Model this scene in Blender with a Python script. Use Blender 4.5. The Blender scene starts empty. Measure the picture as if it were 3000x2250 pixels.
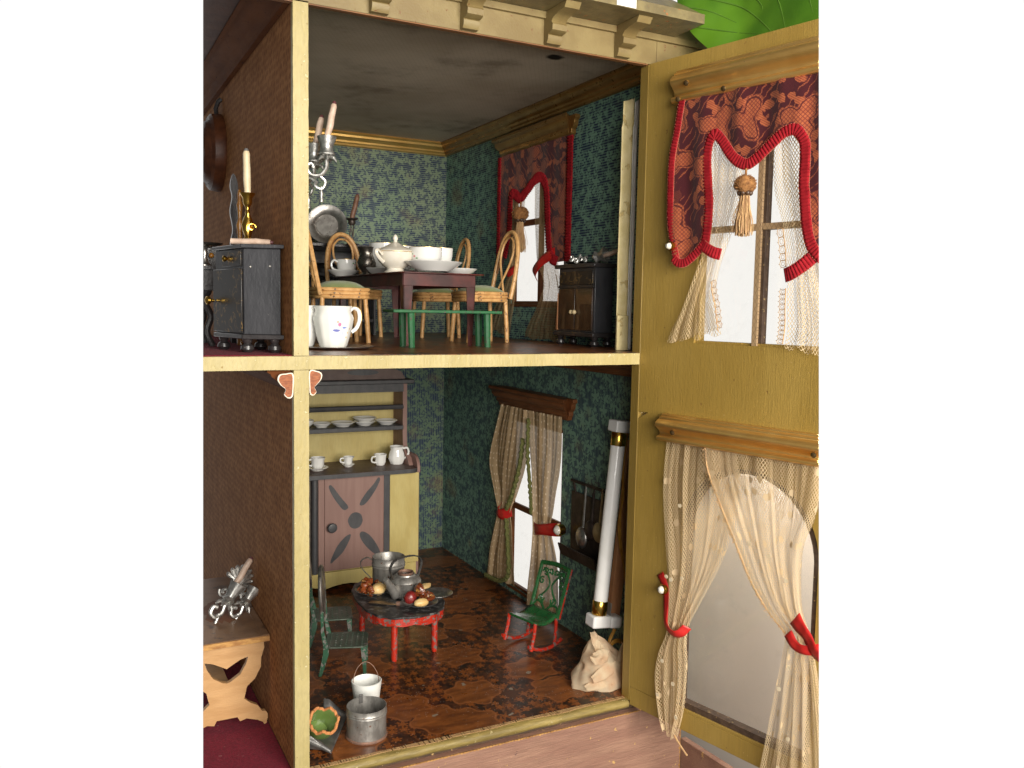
import bpy, bmesh, math, random
from math import sin, cos, pi, radians, sqrt, atan2
from mathutils import Vector, Matrix, noise as mnoise
random.seed(7)
S = 0.01                      # everything below is written in centimetres
scene = bpy.context.scene
col = scene.collection

# ------------------------------------------------------------------ camera
cam_data = bpy.data.cameras.new('camera')
cam = bpy.data.objects.new('camera', cam_data)
col.objects.link(cam)
cam_data.sensor_width = 36.0
cam_data.lens = 30.39
cam_data.clip_start = 0.01
cam_data.clip_end = 100
CAM = Vector((-24.39, -96.34, 5.726))
YAW, PITCH, ROLL = radians(27.455), radians(-5.008), radians(1.082)
fw = Vector((sin(YAW)*cos(PITCH), cos(YAW)*cos(PITCH), sin(PITCH)))
rt = fw.cross(Vector((0, 0, 1))).normalized()
up = rt.cross(fw)
rt, up = cos(ROLL)*rt + sin(ROLL)*up, -sin(ROLL)*rt + cos(ROLL)*up
m = Matrix((rt, up, -fw)).transposed().to_4x4()
m.translation = CAM*S
cam.matrix_world = m
scene.camera = cam

# ------------------------------------------------------------------ white studio and lamps
world = bpy.data.worlds.new('World')
scene.world = world
world.use_nodes = True
world.node_tree.nodes['Background'].inputs[0].default_value = (1, 0.97, 0.93, 1)
world.node_tree.nodes['Background'].inputs[1].default_value = 0.11

def softbox(name, loc, target, size, power, color=(1, 0.95, 0.86)):
    l = bpy.data.lights.new(name, 'AREA')
    l.shape = 'RECTANGLE'; l.size, l.size_y = size[0]*S, size[1]*S
    l.energy = power; l.color = color
    o = bpy.data.objects.new(name, l); col.objects.link(o)
    o.location = Vector(loc)*S
    o.rotation_euler = (Vector(target)-Vector(loc)).to_track_quat('-Z', 'Y').to_euler()
    return o
softbox('softbox_key', (36, -175, 24), (22, 20, -6), (60, 90), 41.0)
softbox('softbox_fill', (-34, -190, 22), (25, 0, -5), (80, 100), 31.0, (1, .96, .9))
softbox('softbox_top', (30, -95, 120), (25, 5, -10), (60, 60), 3.0, (1, .96, .88))
softbox('added_backdrop_light', (56.5, -15, -5), (63, -16, -22), (26, 3), 1.7, (1, .98, .95))  # added lamp hidden behind the open front, brightens the top of the backdrop sheet

scene.view_settings.view_transform = 'Standard'
scene.view_settings.look = 'None'
scene.view_settings.exposure = 0.0
scene.view_settings.gamma = 1.0
scene.render.resolution_x, scene.render.resolution_y = 1024, 768
try:
    scene.cycles.transparent_max_bounces = 24
    scene.cycles.max_bounces = 8
except Exception:
    pass

# ------------------------------------------------------------------ node helpers
def nd(nt, typ, ins=None, **props):
    n = nt.nodes.new(typ)
    for k, v in props.items(): setattr(n, k, v)
    for k, v in (ins or {}).items():
        if isinstance(v, bpy.types.NodeSocket): nt.links.new(v, n.inputs[k])
        elif isinstance(v, tuple) and len(v) == 3 and n.inputs[k].type == 'RGBA': n.inputs[k].default_value = v+(1,)
        else: n.inputs[k].default_value = v
    return n
def math_(nt, op, a, b=0.0, c=None, clamp=False):
    ins = {0: a, 1: b}
    if c is not None: ins[2] = c
    return nd(nt, 'ShaderNodeMath', ins, operation=op, use_clamp=clamp).outputs[0]
def mixc(nt, f, a, b):
    return nd(nt, 'ShaderNodeMix', {0: f, 6: a, 7: b}, data_type='RGBA').outputs[2]
def ramp(nt, f, lo, hi):
    return nd(nt, 'ShaderNodeMapRange', {0: f, 1: lo, 2: hi, 3: 0.0, 4: 1.0}, interpolation_type='SMOOTHSTEP').outputs[0]
def coords(nt, kind='Object', scale=(1, 1, 1)):
    t = nd(nt, 'ShaderNodeTexCoord').outputs[kind]
    k = 100.0 if kind == 'Object' else 1.0
    return nd(nt, 'ShaderNodeVectorMath', {0: t, 1: (scale[0]*k, scale[1]*k, scale[2]*k)}, operation='MULTIPLY').outputs[0]
def noise(nt, v, scale, detail=3.0, rough=0.55, dist=0.0, out=0):
    return nd(nt, 'ShaderNodeTexNoise', {'Vector': v, 'Scale': scale, 'Detail': detail, 'Roughness': rough, 'Distortion': dist}).outputs[out]
def new_mat(name):
    mt = bpy.data.materials.new(name); mt.use_nodes = True
    nt = mt.node_tree
    return mt, nt, nt.nodes['Principled BSDF']
def setb(nt, b, **kw):
    for k, v in kw.items():
        key = {'col': 'Base Color', 'rough': 'Roughness', 'metal': 'Metallic', 'coat': 'Coat Weight', 'spec': 'Specular IOR Level', 'normal': 'Normal', 'sheen': 'Sheen Weight', 'sss': 'Subsurface Weight', 'trans': 'Transmission Weight'}[k]
        if isinstance(v, bpy.types.NodeSocket): nt.links.new(v, b.inputs[key])
        elif isinstance(v, tuple): b.inputs[key].default_value = v+(1,)
        else: b.inputs[key].default_value = v
def bump(nt, h, strength=0.3, dist=0.05):
    return nd(nt, 'ShaderNodeBump', {'Height': h, 'Strength': strength, 'Distance': dist*S}).outputs[0]

def surf(name, c1, c2=None, nscale=0.6, stretch=(1, 1, 1), rough=0.5, metal=0.0, chip=None, chip2=None, bmp=(6, 0.15), coat=0.0, spec=0.5, rvar=0.12, lo=0.35, hi=0.65, detail=4, streak=None):
    """painted, bare or metal surface: two tones, chips of another colour, fine relief"""
    mt, nt, b = new_mat(name)
    v = coords(nt, 'Object', stretch)
    c = mixc(nt, ramp(nt, noise(nt, v, nscale, detail), lo, hi), c1, c2 or c1)
    h = noise(nt, v, bmp[0], 4)
    if streak:                                  # brush marks or grain: (stretch, strength)
        sn_ = noise(nt, coords(nt, 'Object', streak[0]), 1.0, 5, .6)
        c = mixc(nt, math_(nt, 'MULTIPLY', ramp(nt, sn_, .35, .7), streak[1]), c, tuple(k*.45 for k in c1))
        h = math_(nt, 'ADD', h, math_(nt, 'MULTIPLY', sn_, 1.5))
    r = math_(nt, 'ADD', rough-rvar/2, math_(nt, 'MULTIPLY', noise(nt, v, nscale*2.3, 3), rvar))
    for ch in (chip, chip2):
        if ch:
            cc, amt, sc = ch[:3]
            mk = ramp(nt, noise(nt, coords(nt, 'Object'), sc, 5, 0.65), .935-amt, .935-amt+0.03)
            c = mixc(nt, mk, c, cc)
            h = math_(nt, 'SUBTRACT', h, math_(nt, 'MULTIPLY', mk, 1.2))
    setb(nt, b, col=c, rough=r, metal=metal, coat=coat, spec=spec, normal=bump(nt, h, min(1.0, bmp[1]*1.6), 0.10))
    return mt

MAT = {}
MAT['edge'] = surf('pale straw paint', (.47, .385, .172), (.40, .32, .122), .2, (1, 1, .3), .5, chip=((.30, .17, .05), .275, 2.2), chip2=((.58, .51, .29), .31, 1.3), bmp=(3.5, .3), streak=((3, 3, .7), .25))
MAT['ochre'] = surf('ochre olive paint', (.39, .255, .058), (.335, .212, .042), .12, (1, 1, .4), .42, chip=((.5, .34, .12), .275, 3.5), chip2=((.22, .125, .03), .262, 1.1), bmp=(5, .2), streak=((9, 9, .3), .28))
MAT['frieze'] = surf('stained cream paint', (.255, .19, .075), (.20, .14, .052), .22, (1, 1, 1), .5, chip=((.18, .07, .025), .29, 1.4), bmp=(4, .2))
MAT['eave'] = surf('worn eave paint', (.24, .19, .085), (.16, .125, .06), .5, rough=.45, chip=((.35, .13, .04), .31, .9), bmp=(4, .3))
MAT['raw'] = surf('bare brown wood', (.17, .07, .025), (.26, .11, .035), .8, (.15, 1, 1), .6, bmp=(6, .3))
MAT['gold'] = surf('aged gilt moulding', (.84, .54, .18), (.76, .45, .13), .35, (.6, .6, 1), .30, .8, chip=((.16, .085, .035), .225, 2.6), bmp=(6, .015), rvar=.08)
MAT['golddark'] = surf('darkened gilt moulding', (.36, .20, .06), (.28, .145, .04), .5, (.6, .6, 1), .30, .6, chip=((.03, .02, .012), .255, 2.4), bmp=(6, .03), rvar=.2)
MAT['walnut'] = surf('dark walnut moulding', (.19, .068, .022), (.13, .043, .014), .6, (.2, .2, 1), .5, chip=((.03, .015, .01), .30, 1.8), bmp=(6, .1), spec=.3)
MAT['walnut_matte'] = surf('dull walnut moulding', (.17, .06, .02), (.12, .04, .013), .6, (.2, .2, 1), .7, chip=((.03, .015, .01), .30, 1.8), bmp=(6, .1), spec=.04)
MAT['plinth'] = surf('purple brown plinth board', (.37, .205, .138), (.285, .145, .10), .3, (.22, 1, 1.6), .6, chip=((.55, .33, .12), .285, .9), chip2=((.16, .085, .07), .25, .6), bmp=(5, .3), streak=((.5, 6, 9), .5))
MAT['chipwood'] = surf('splintered orange wood', (.56, .30, .09), (.33, .15, .045), 1.4, (.4, 1, 1), .75, bmp=(5, .6))
MAT['darkgap'] = surf('dark brown board', (.10, .055, .03), (.06, .035, .02), 1, (.3, 1, 1), .7, chip=((.4, .26, .1), .30, 1.5))  # dark brown in two random tones, lighter chips
MAT['flooredge'] = surf('scuffed olive floor edge', (.34, .25, .075), (.20, .145, .04), .9, (.25, 1, 1), .5, chip=((.45, .36, .17), .30, 1.2), bmp=(4, .3), streak=((.6, 5, 5), .5))
MAT['porcelain'] = surf('white porcelain', (.80, .79, .76), (.77, .76, .72), .4, rough=.12, rvar=.06, bmp=(2, .015), coat=.3)
MAT['cream_china'] = surf('cream glazed china', (.76, .71, .62), (.72, .66, .55), .5, rough=.14, rvar=.06, chip=((.35, .27, .18), .22, 3), bmp=(2, .02), coat=.3)
MAT['giltline'] = surf('gilt rim line', (.55, .36, .12), (.4, .25, .07), 1, rough=.3, metal=.7)
MAT['pewter'] = surf('dull pewter', (.48, .46, .43), (.30, .28, .26), .9, rough=.34, metal=.9, rvar=.25, bmp=(5, .08), chip=((.12, .1, .085), .3, 2))
MAT['darkpewter'] = surf('dark pewter', (.24, .22, .19), (.13, .115, .10), .8, rough=.3, metal=.9, rvar=.25, bmp=(4, .1))
MAT['tin'] = surf('tarnished tin', (.42, .40, .37), (.26, .245, .225), 1.2, (1, 1, .5), .42, .65, rvar=.25, bmp=(4, .12), chip=((.2, .1, .06), .3, 1.6))
MAT['rust'] = surf('rusty tin', (.28, .15, .10), (.2, .12, .09), 1.5, rough=.6, metal=.3, bmp=(5, .25))
MAT['silver'] = surf('polished silver', (.62, .61, .58), (.36, .35, .33), 1.8, rough=.38, metal=.85, rvar=.15, bmp=(5, .05))
MAT['brass'] = surf('shiny brass', (.75, .47, .10), (.55, .32, .05), .8, rough=.22, metal=1.0, rvar=.15, bmp=(5, .06))
MAT['wax'] = surf('ivory candle wax', (.72, .60, .40), (.66, .53, .33), .7, rough=.42, bmp=(1.4, .2))
MAT['oldwax'] = surf('old pinkish candle wax', (.62, .47, .37), (.5, .35, .26), .8, rough=.45, bmp=(1.2, .35))
MAT['wick'] = surf('burnt wick', (.10, .03, .035), (.15, .05, .05), 2, rough=.5)
MAT['greywick'] = surf('grey wick', (.16, .15, .14), (.1, .1, .1), 2, rough=.7)
MAT['black'] = surf('worn black lacquer', (.022, .02, .021), (.035, .03, .03), .6, rough=.34, rvar=.15, chip=((.14, .12, .11), .27, 2.4), bmp=(3, .15), coat=.25)
MAT['blackside'] = surf('black with sheen tone', (.028, .029, .033), (.042, .042, .047), .5, (1, 1, .4), .40, chip=((.3, .28, .26), .20, 2.2), bmp=(2.5, .2), coat=.3)  # lighter bluish black, sheen of the lit cabinet sides put into the colour
MAT['bentwood'] = surf('bent cane wood', (.64, .37, .145), (.50, .265, .09), 1.4, (1, 1, 1), .45, bmp=(7, .15), chip=((.22, .10, .03), .32, 1.2))
MAT['canedark'] = surf('cane seam', (.36, .17, .055), (.26, .115, .035), 2, rough=.6)
MAT['nail'] = surf('brown nail', (.14, .07, .045), (.2, .14, .11), 3, rough=.4, metal=.5)
MAT['mahogany'] = surf('grained mahogany tin', (.095, .014, .010), (.035, .006, .005), .55, (.6, .6, .6), .4, chip=((.42, .38, .34), .2, 3), bmp=(3, .05), spec=.35, detail=6)
MAT['greenpaint'] = surf('chipped green enamel', (.025, .125, .046), (.018, .095, .035), .8, rough=.5, chip=((.10, .07, .06), .33, 1.8), bmp=(2.5, .3), spec=.3)
MAT['darkgreen'] = surf('dark green enamel', (.028, .088, .048), (.02, .068, .037), .7, rough=.34, chip=((.15, .14, .125), .40, 1.3), bmp=(3, .2), coat=.2)
MAT['seatgreen'] = surf('rubbed dark green seat', (.062, .092, .066), (.10, .115, .09), .6, rough=.34, chip=((.2, .2, .18), .34, 1.3), bmp=(4, .2), metal=.3)
MAT['rockgreen'] = surf('rocker green enamel', (.02, .105, .03), (.013, .075, .022), .7, rough=.28, chip=((.06, .03, .02), .34, 1.4), bmp=(3, .15), coat=.4)
MAT['red'] = surf('chipped red enamel', (.48, .028, .012), (.38, .02, .009), .7, rough=.3, chip=((.16, .13, .115), .40, 1.6), bmp=(2.5, .3), coat=.3)
MAT['tabletop'] = surf('scratched black table top', (.022, .021, .022), (.05, .046, .044), .9, rough=.36, chip=((.13, .125, .12), .37, .9), bmp=(3, .2))
MAT['dustpan'] = surf('grey leadlike tin', (.19, .18, .17), (.12, .115, .11), .6, rough=.4, metal=.5, bmp=(3, .2))
MAT['mauve'] = surf('mauve dresser paint', (.25, .145, .118), (.22, .122, .10), .5, (2, 2, .15), .55, chip=((.5, .4, .35), .2, 3), bmp=(4, .15))
MAT['slate'] = surf('slate dresser paint', (.042, .042, .046), (.06, .058, .06), .8, (1, 1, .4), .45, chip=((.33, .15, .09), .25, 2.2), bmp=(4, .15))
MAT['browntop'] = surf('brown counter paint', (.115, .07, .055), (.09, .052, .042), .6, rough=.5, chip=((.3, .15, .09), .24, 2.5))
MAT['dresseryellow'] = surf('yellow dresser paint', (.52, .42, .155), (.46, .355, .115), .35, (1, 1, .4), .5, chip=((.22, .15, .05), .225, 2.2), bmp=(3, .15), streak=((6, 6, .4), .18))
MAT['tablewood'] = surf('tan fretwork wood', (.58, .335, .145), (.50, .275, .11), .4, (.5, 1, 2.2), .55, chip=((.3, .16, .07), .23, 2), bmp=(5, .15), streak=((.8, 5, 8), .15))
MAT['tabletopwood'] = surf('brown table board', (.23, .125, .06), (.17, .088, .042), .5, rough=.4, chip=((.10, .055, .03), .37, .35), bmp=(5, .1))
MAT['batten'] = surf('orange brown batten', (.42, .195, .085), (.36, .155, .065), .5, (2, 2, .2), .6, bmp=(5, .2))
MAT['terracotta'] = surf('reddish fret bracket', (.36, .115, .04), (.22, .06, .02), 1.8, (1, 1, 3), .6, bmp=(4, .4))
MAT['whiteedge'] = surf('whitish sawn edge', (.78, .70, .58), (.7, .6, .45), 1, rough=.6)
MAT['whiteplastic'] = surf('white plastic', (.76, .75, .73), (.72, .71, .69), .6, rough=.35, bmp=(3, .02))
MAT['tube'] = surf('frosted white tube', (.82, .80, .77), (.77, .75, .71), .4, rough=.25, bmp=(3, .01), coat=.5)
MAT['amberwire'] = surf('amber lamp cord', (.36, .18, .03), (.28, .13, .02), .8, rough=.25, coat=.5)
MAT['pearl'] = surf('pearl head', (.75, .72, .64), (.66, .62, .53), 1, rough=.2, coat=.5)
MAT['ivory'] = surf('ivory knob', (.62, .50, .30), (.58, .45, .25), 1, rough=.3)
MAT['amber'] = surf('amber turned wood', (.42, .19, .035), (.30, .12, .02), .8, rough=.3, coat=.4)
MAT['redribbon'] = surf('red satin ribbon', (.58, .022, .018), (.5, .016, .014), .6, rough=.42, bmp=(8, .1))
MAT['redpleat'] = surf('red grosgrain pleats', (.37, .015, .022), (.28, .010, .016), .9, rough=.85, bmp=(9, .25), spec=.15)
MAT['gimp'] = surf('pink gimp edge', (.48, .15, .09), (.4, .1, .06), 2, rough=.7)
MAT['tasselhead'] = surf('brown fuzzy pompon', (.33, .15, .045), (.22, .095, .03), 2.2, rough=.9, bmp=(4, .9))
MAT['tasseldark'] = surf('dark bead', (.05, .028, .018), (.08, .04, .02), 2, rough=.4)
MAT['fringe'] = surf('straw silk fringe', (.62, .40, .17), (.46, .25, .12), 1.6, (6, 6, .3), .5, bmp=(6, .4))
MAT['linen'] = surf('cream woven tape', (.62, .52, .28), (.54, .44, .21), .5, rough=.85, bmp=(9, .6), chip=((.48, .36, .15), .33, .4))
MAT['whitelinen'] = surf('white woven tape', (.72, .70, .66), (.64, .62, .58), .5, rough=.85, bmp=(9, .6))
MAT['cordbrown'] = surf('knife steel', (.16, .115, .075), (.3, .18, .08), .7, rough=.4, metal=.6)
MAT['knifehandle'] = surf('dark knife handle', (.055, .045, .04), (.08, .065, .055), 1, rough=.5)
MAT['chestnut'] = surf('glossy brown nut', (.23, .055, .014), (.10, .02, .008), .9, rough=.22, bmp=(2, .6), coat=.6, chip=((.5, .24, .06), .36, 1))
MAT['redonion'] = surf('red onion skin', (.24, .022, .018), (.16, .012, .012), 1.1, (3, 3, .5), .3, coat=.4)
MAT['bread'] = surf('pale bread roll', (.80, .58, .27), (.72, .46, .17), .8, rough=.4, bmp=(2, .3))
MAT['potgreen'] = surf('green glaze', (.16, .235, .065), (.12, .19, .045), .5, rough=.18, coat=.4, bmp=(2, .05))
MAT['clay'] = surf('broken orange clay', (.62, .26, .09), (.5, .19, .06), 2, rough=.85, bmp=(4, .5))
MAT['milkglass'] = surf('white milk glass', (.80, .80, .76), (.78, .77, .72), .4, rough=.25, bmp=(3, .01))
MAT['screw'] = surf('old brass screw', (.33, .22, .10), (.2, .13, .06), 3, rough=.35, metal=.9)
MAT['putty'] = surf('dark putty', (.055, .032, .02), (.09, .055, .035), 1.5, rough=.6, chip=((.36, .25, .1), .3, 2))
MAT['paper'] = surf('white paper label', (.85, .85, .84), (.82, .82, .81), .5, rough=.8)
MAT['backdrop'] = surf('warm grey backdrop paper', (.50, .45, .40), (.485, .435, .385), .05, rough=.9, bmp=(3, .02))
MAT['oldtable'] = surf('dark frame wood', (.085, .028, .011), (.05, .016, .007), .6, rough=.42, spec=.25)
MAT['gap_shade'] = surf('dark brown gap shade', (.05, .035, .025), (.08, .055, .04), 1, rough=.5)
MAT['scoop'] = surf('blackened iron', (.075, .055, .045), (.04, .03, .025), .6, rough=.45, metal=.5, bmp=(3, .2))
MAT['trim_olive'] = surf('crocheted olive braid', (.17, .17, .05), (.12, .13, .035), 2.5, rough=.9, bmp=(6, .8))

# ---- special procedural surfaces
def petals(nt, uv, cell, k, size, wob):
    """flower / leaf shapes scattered one per cell: returns signed distance (<0 inside), cell random value"""
    p = nd(nt, 'ShaderNodeVectorMath', {0: uv, 1: (1/cell, 1/cell, 0)}, operation='MULTIPLY').outputs[0]
    vo = nd(nt, 'ShaderNodeTexVoronoi', {'Vector': p, 'Scale': 1.0, 'Randomness': .75}, voronoi_dimensions='2D')
    d = nd(nt, 'ShaderNodeVectorMath', {0: p, 1: vo.outputs['Position']}, operation='SUBTRACT').outputs[0]
    sx = nd(nt, 'ShaderNodeSeparateXYZ', {0: d})
    rnd = nd(nt, 'ShaderNodeSeparateXYZ', {0: vo.outputs['Color']}).outputs[0]
    ang = math_(nt, 'ADD', math_(nt, 'ARCTAN2', sx.outputs[1], sx.outputs[0]), math_(nt, 'MULTIPLY', rnd, 6.28))
    lob = math_(nt, 'MULTIPLY_ADD', math_(nt, 'COSINE', math_(nt, 'MULTIPLY', ang, k)), wob, 1-wob)
    return math_(nt, 'SUBTRACT', vo.outputs['Distance'], math_(nt, 'MULTIPLY', lob, size)), rnd

def plane_uv(nt, a, b):
    v = nd(nt, 'ShaderNodeSeparateXYZ', {0: coords(nt)})
    return nd(nt, 'ShaderNodeCombineXYZ', {0: v.outputs[a], 1: v.outputs[b]}).outputs[0]

def wallpaper(name, a, b, hatch_axis, green, green2, navy):
    mt, nt, bs = new_mat(name)
    uv = plane_uv(nt, a, b)
    nz = noise(nt, uv, .9, 2, out=1)
    uvw = nd(nt, 'ShaderNodeVectorMath', {0: uv, 1: nd(nt, 'ShaderNodeVectorMath', {0: nz, 3: .9}, operation='SCALE').outputs[0]}, operation='ADD').outputs[0]
    leaf, r1 = petals(nt, uvw, 2.9, 5.0, .50, .28)
    leaf2, r2 = petals(nt, uvw, 1.6, 5.0, .34, .25)
    line = math_(nt, 'SUBTRACT', 1.0, ramp(nt, math_(nt, 'ABSOLUTE', leaf), .035, .08))
    line2 = math_(nt, 'MULTIPLY', math_(nt, 'SUBTRACT', 1.0, ramp(nt, math_(nt, 'ABSOLUTE', leaf2), .03, .08)), ramp(nt, r2, .45, .55))
    gap = math_(nt, 'MULTIPLY', ramp(nt, leaf, .02, .07), ramp(nt, noise(nt, uv, .8, 3), .42, .56))
    sx = nd(nt, 'ShaderNodeSeparateXYZ', {0: uv})
    st = math_(nt, 'SINE', math_(nt, 'MULTIPLY', sx.outputs[hatch_axis], 2*pi/.42))
    hatch = ramp(nt, st, -.5, .3)
    m = math_(nt, 'MULTIPLY', math_(nt, 'MAXIMUM', gap, math_(nt, 'MAXIMUM', line, line2)), math_(nt, 'MULTIPLY_ADD', hatch, .55, .45), clamp=True)
    g = mixc(nt, ramp(nt, noise(nt, uv, .06, 3), .3, .7), green, green2)
    g = mixc(nt, math_(nt, 'MULTIPLY', hatch, .22), g, (.035, .05, .03))
    c = mixc(nt, m, g, navy)
    # rubbed, warm stains
    c = mixc(nt, math_(nt, 'MULTIPLY', ramp(nt, noise(nt, uv, .11, 4), .56, .72), .35), c, (.22, .12, .04))
    setb(nt, bs, col=c, rough=.62, spec=.3, normal=bump(nt, st, .05, .02))
    return mt
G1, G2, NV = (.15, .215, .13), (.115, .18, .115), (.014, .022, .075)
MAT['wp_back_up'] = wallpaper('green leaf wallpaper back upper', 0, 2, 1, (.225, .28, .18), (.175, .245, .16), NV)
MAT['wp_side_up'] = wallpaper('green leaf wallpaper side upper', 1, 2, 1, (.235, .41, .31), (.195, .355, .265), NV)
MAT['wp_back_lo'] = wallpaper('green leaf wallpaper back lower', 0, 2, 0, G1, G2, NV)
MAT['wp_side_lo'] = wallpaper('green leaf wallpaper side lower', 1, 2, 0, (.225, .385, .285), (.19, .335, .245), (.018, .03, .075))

def brown_paper():
    mt, nt, bs = new_mat('brown dashed wallpaper')
    uv = plane_uv(nt, 1, 2)
    v = nd(nt, 'ShaderNodeVectorMath', {0: uv, 1: (1/.75, 1/.95, 0)}, operation='MULTIPLY').outputs[0]
    vo = nd(nt, 'ShaderNodeTexVoronoi', {'Vector': v, 'Scale': 1.0, 'Randomness': .45}, voronoi_dimensions='2D')
    d = nd(nt, 'ShaderNodeVectorMath', {0: v, 1: vo.outputs['Position']}, operation='SUBTRACT').outputs[0]
    s = nd(nt, 'ShaderNodeSeparateXYZ', {0: d})
    rr = math_(nt, 'ADD', math_(nt, 'POWER', math_(nt, 'MULTIPLY', s.outputs[0], 4.4), 2), math_(nt, 'POWER', math_(nt, 'MULTIPLY', math_(nt, 'ADD', s.outputs[1], math_(nt, 'MULTIPLY', s.outputs[0], 1.2)), 2.8), 2))
    dash = math_(nt, 'SUBTRACT', 1.0, ramp(nt, rr, .35, .8))
    c = mixc(nt, ramp(nt, noise(nt, uv, .35, 5), .3, .7), (.41, .19, .078), (.30, .132, .052))
    c = mixc(nt, math_(nt, 'MULTIPLY', dash, .9), c, (.06, .025, .015))
    c = mixc(nt, ramp(nt, noise(nt, uv, 1.1, 4), .72, .76), c, (.5, .26, .09))
    setb(nt, bs, col=c, rough=.8, spec=.04, normal=bump(nt, dash, -.25, .04))
    return mt
MAT['brownpaper'] = brown_paper()

def ceiling_paper():
    mt, nt, bs = new_mat('embossed net ceiling paper')
    uv = plane_uv(nt, 0, 1)
    s = nd(nt, 'ShaderNodeSeparateXYZ', {0: uv})
    a = math_(nt, 'SINE', math_(nt, 'MULTIPLY', math_(nt, 'ADD', s.outputs[0], math_(nt, 'MULTIPLY', s.outputs[1], .6)), 2*pi/.72))
    b = math_(nt, 'SINE', math_(nt, 'MULTIPLY', math_(nt, 'SUBTRACT', s.outputs[0], math_(nt, 'MULTIPLY', s.outputs[1], .6)), 2*pi/.72))
    ln = math_(nt, 'MAXIMUM', ramp(nt, a, .72, .95), ramp(nt, b, .72, .95))
    c = mixc(nt, ramp(nt, noise(nt, uv, .05, 4), .3, .7), (.56, .475, .375), (.41, .335, .25))
    c = mixc(nt, math_(nt, 'MULTIPLY', ln, .12), c, (.12, .09, .06))
    c = mixc(nt, math_(nt, 'MULTIPLY', ramp(nt, noise(nt, uv, .07, 6, .65), .48, .75), .75), c, (.16, .12, .08))
    for (x, y, rx, ry) in ((38.5, 8.5, 2.3, 2.0), (38.2, 13, 1.6, 1.4)):
        q = math_(nt, 'ADD', math_(nt, 'POWER', math_(nt, 'DIVIDE', math_(nt, 'SUBTRACT', s.outputs[0], x), rx), 2), math_(nt, 'POWER', math_(nt, 'DIVIDE', math_(nt, 'SUBTRACT', s.outputs[1], y), ry), 2))
        q = math_(nt, 'ADD', q, math_(nt, 'MULTIPLY', noise(nt, uv, .7, 3), 1.4))
        c = mixc(nt, math_(nt, 'SUBTRACT', 1.0, ramp(nt, q, .9, 1.8)), c, (.012, .009, .007))
    setb(nt, bs, col=c, rough=.75, spec=.2, normal=bump(nt, noise(nt, uv, .6, 5), .5, .2))
    return mt
MAT['ceil'] = ceiling_paper()
MAT['ceil_dark'] = surf('dark brown ceiling', (.12, .055, .035), (.085, .038, .025), .5, rough=.6, bmp=(2.5, .3))

def oilcloth():
    mt, nt, bs = new_mat('brown printed oilcloth')
    uv = plane_uv(nt, 0, 1)
    nz = noise(nt, uv, .35, 3, out=1)
    uvw = nd(nt, 'ShaderNodeVectorMath', {0: uv, 1: nd(nt, 'ShaderNodeVectorMath', {0: nz, 3: 1.0}, operation='SCALE').outputs[0]}, operation='ADD').outputs[0]
    med, rm = petals(nt, uvw, 11.0, 6.0, .40, .10)
    fl, rf = petals(nt, uvw, 1.7, 6.0, .45, .28)
    fl2, rf2 = petals(nt, uvw, .95, 3.0, .42, .35)
    grain = noise(nt, nd(nt, 'ShaderNodeVectorMath', {0: uvw, 1: (.55, 1.6, 1)}, operation='MULTIPLY').outputs[0], .55, 6, .65)
    wood = mixc(nt, ramp(nt, grain, .28, .72), (.095, .027, .007), (.26, .083, .019))
    dark = mixc(nt, ramp(nt, noise(nt, uv, .5, 3), .4, .6), (.022, .010, .006), (.07, .023, .009))
    fm = math_(nt, 'MULTIPLY', math_(nt, 'SUBTRACT', 1.0, ramp(nt, fl, -.03, .03)), ramp(nt, rf, .25, .3))
    fm2 = math_(nt, 'MULTIPLY', math_(nt, 'SUBTRACT', 1.0, ramp(nt, fl2, -.03, .03)), ramp(nt, rf2, .4, .45))
    fcol = mixc(nt, ramp(nt, math_(nt, 'ABSOLUTE', math_(nt, 'ADD', fl, .17)), .0, .07), (.05, .014, .004), (.30, .085, .015))
    c = mixc(nt, math_(nt, 'MULTIPLY', fm2, .75), dark, (.17, .05, .01))
    c = mixc(nt, math_(nt, 'MULTIPLY', fm, .9), c, fcol)
    ins = math_(nt, 'SUBTRACT', 1.0, ramp(nt, med, -.04, .0))
    c = mixc(nt, ins, c, wood)
    ring = math_(nt, 'SUBTRACT', 1.0, ramp(nt, math_(nt, 'ABSOLUTE', math_(nt, 'ADD', med, .03)), .008, .02))
    c = mixc(nt, math_(nt, 'MULTIPLY', ring, .6), c, (.30, .10, .03))
    c = mixc(nt, ramp(nt, noise(nt, uv, .16, 4), .55, .75), c, mixc(nt, .5, c, (.10, .035, .012)))
    c = mixc(nt, ramp(nt, noise(nt, uv, .45, 2, .4), .735, .75), c, (.24, .20, .15))
    # crumbs and dust
    vo = nd(nt, 'ShaderNodeTexVoronoi', {'Vector': uv, 'Scale': 1.9, 'Randomness': 1.0}, voronoi_dimensions='2D')
    rr = nd(nt, 'ShaderNodeSeparateXYZ', {0: vo.outputs['Color']}).outputs[1]
    sp = math_(nt, 'MULTIPLY', math_(nt, 'SUBTRACT', 1.0, ramp(nt, vo.outputs['Distance'], .05, .11)), math_(nt, 'MULTIPLY', ramp(nt, rr, .72, .76), ramp(nt, noise(nt, uv, .12, 2), .4, .6)))
    c = mixc(nt, sp, c, (.62, .58, .52))
    r = math_(nt, 'MULTIPLY_ADD', noise(nt, uv, .5, 4), .25, .2)
    setb(nt, bs, col=c, rough=r, spec=.45, normal=bump(nt, noise(nt, uv, .8, 4), .12, .05))
    return mt
MAT['oilcloth'] = oilcloth()

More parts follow.
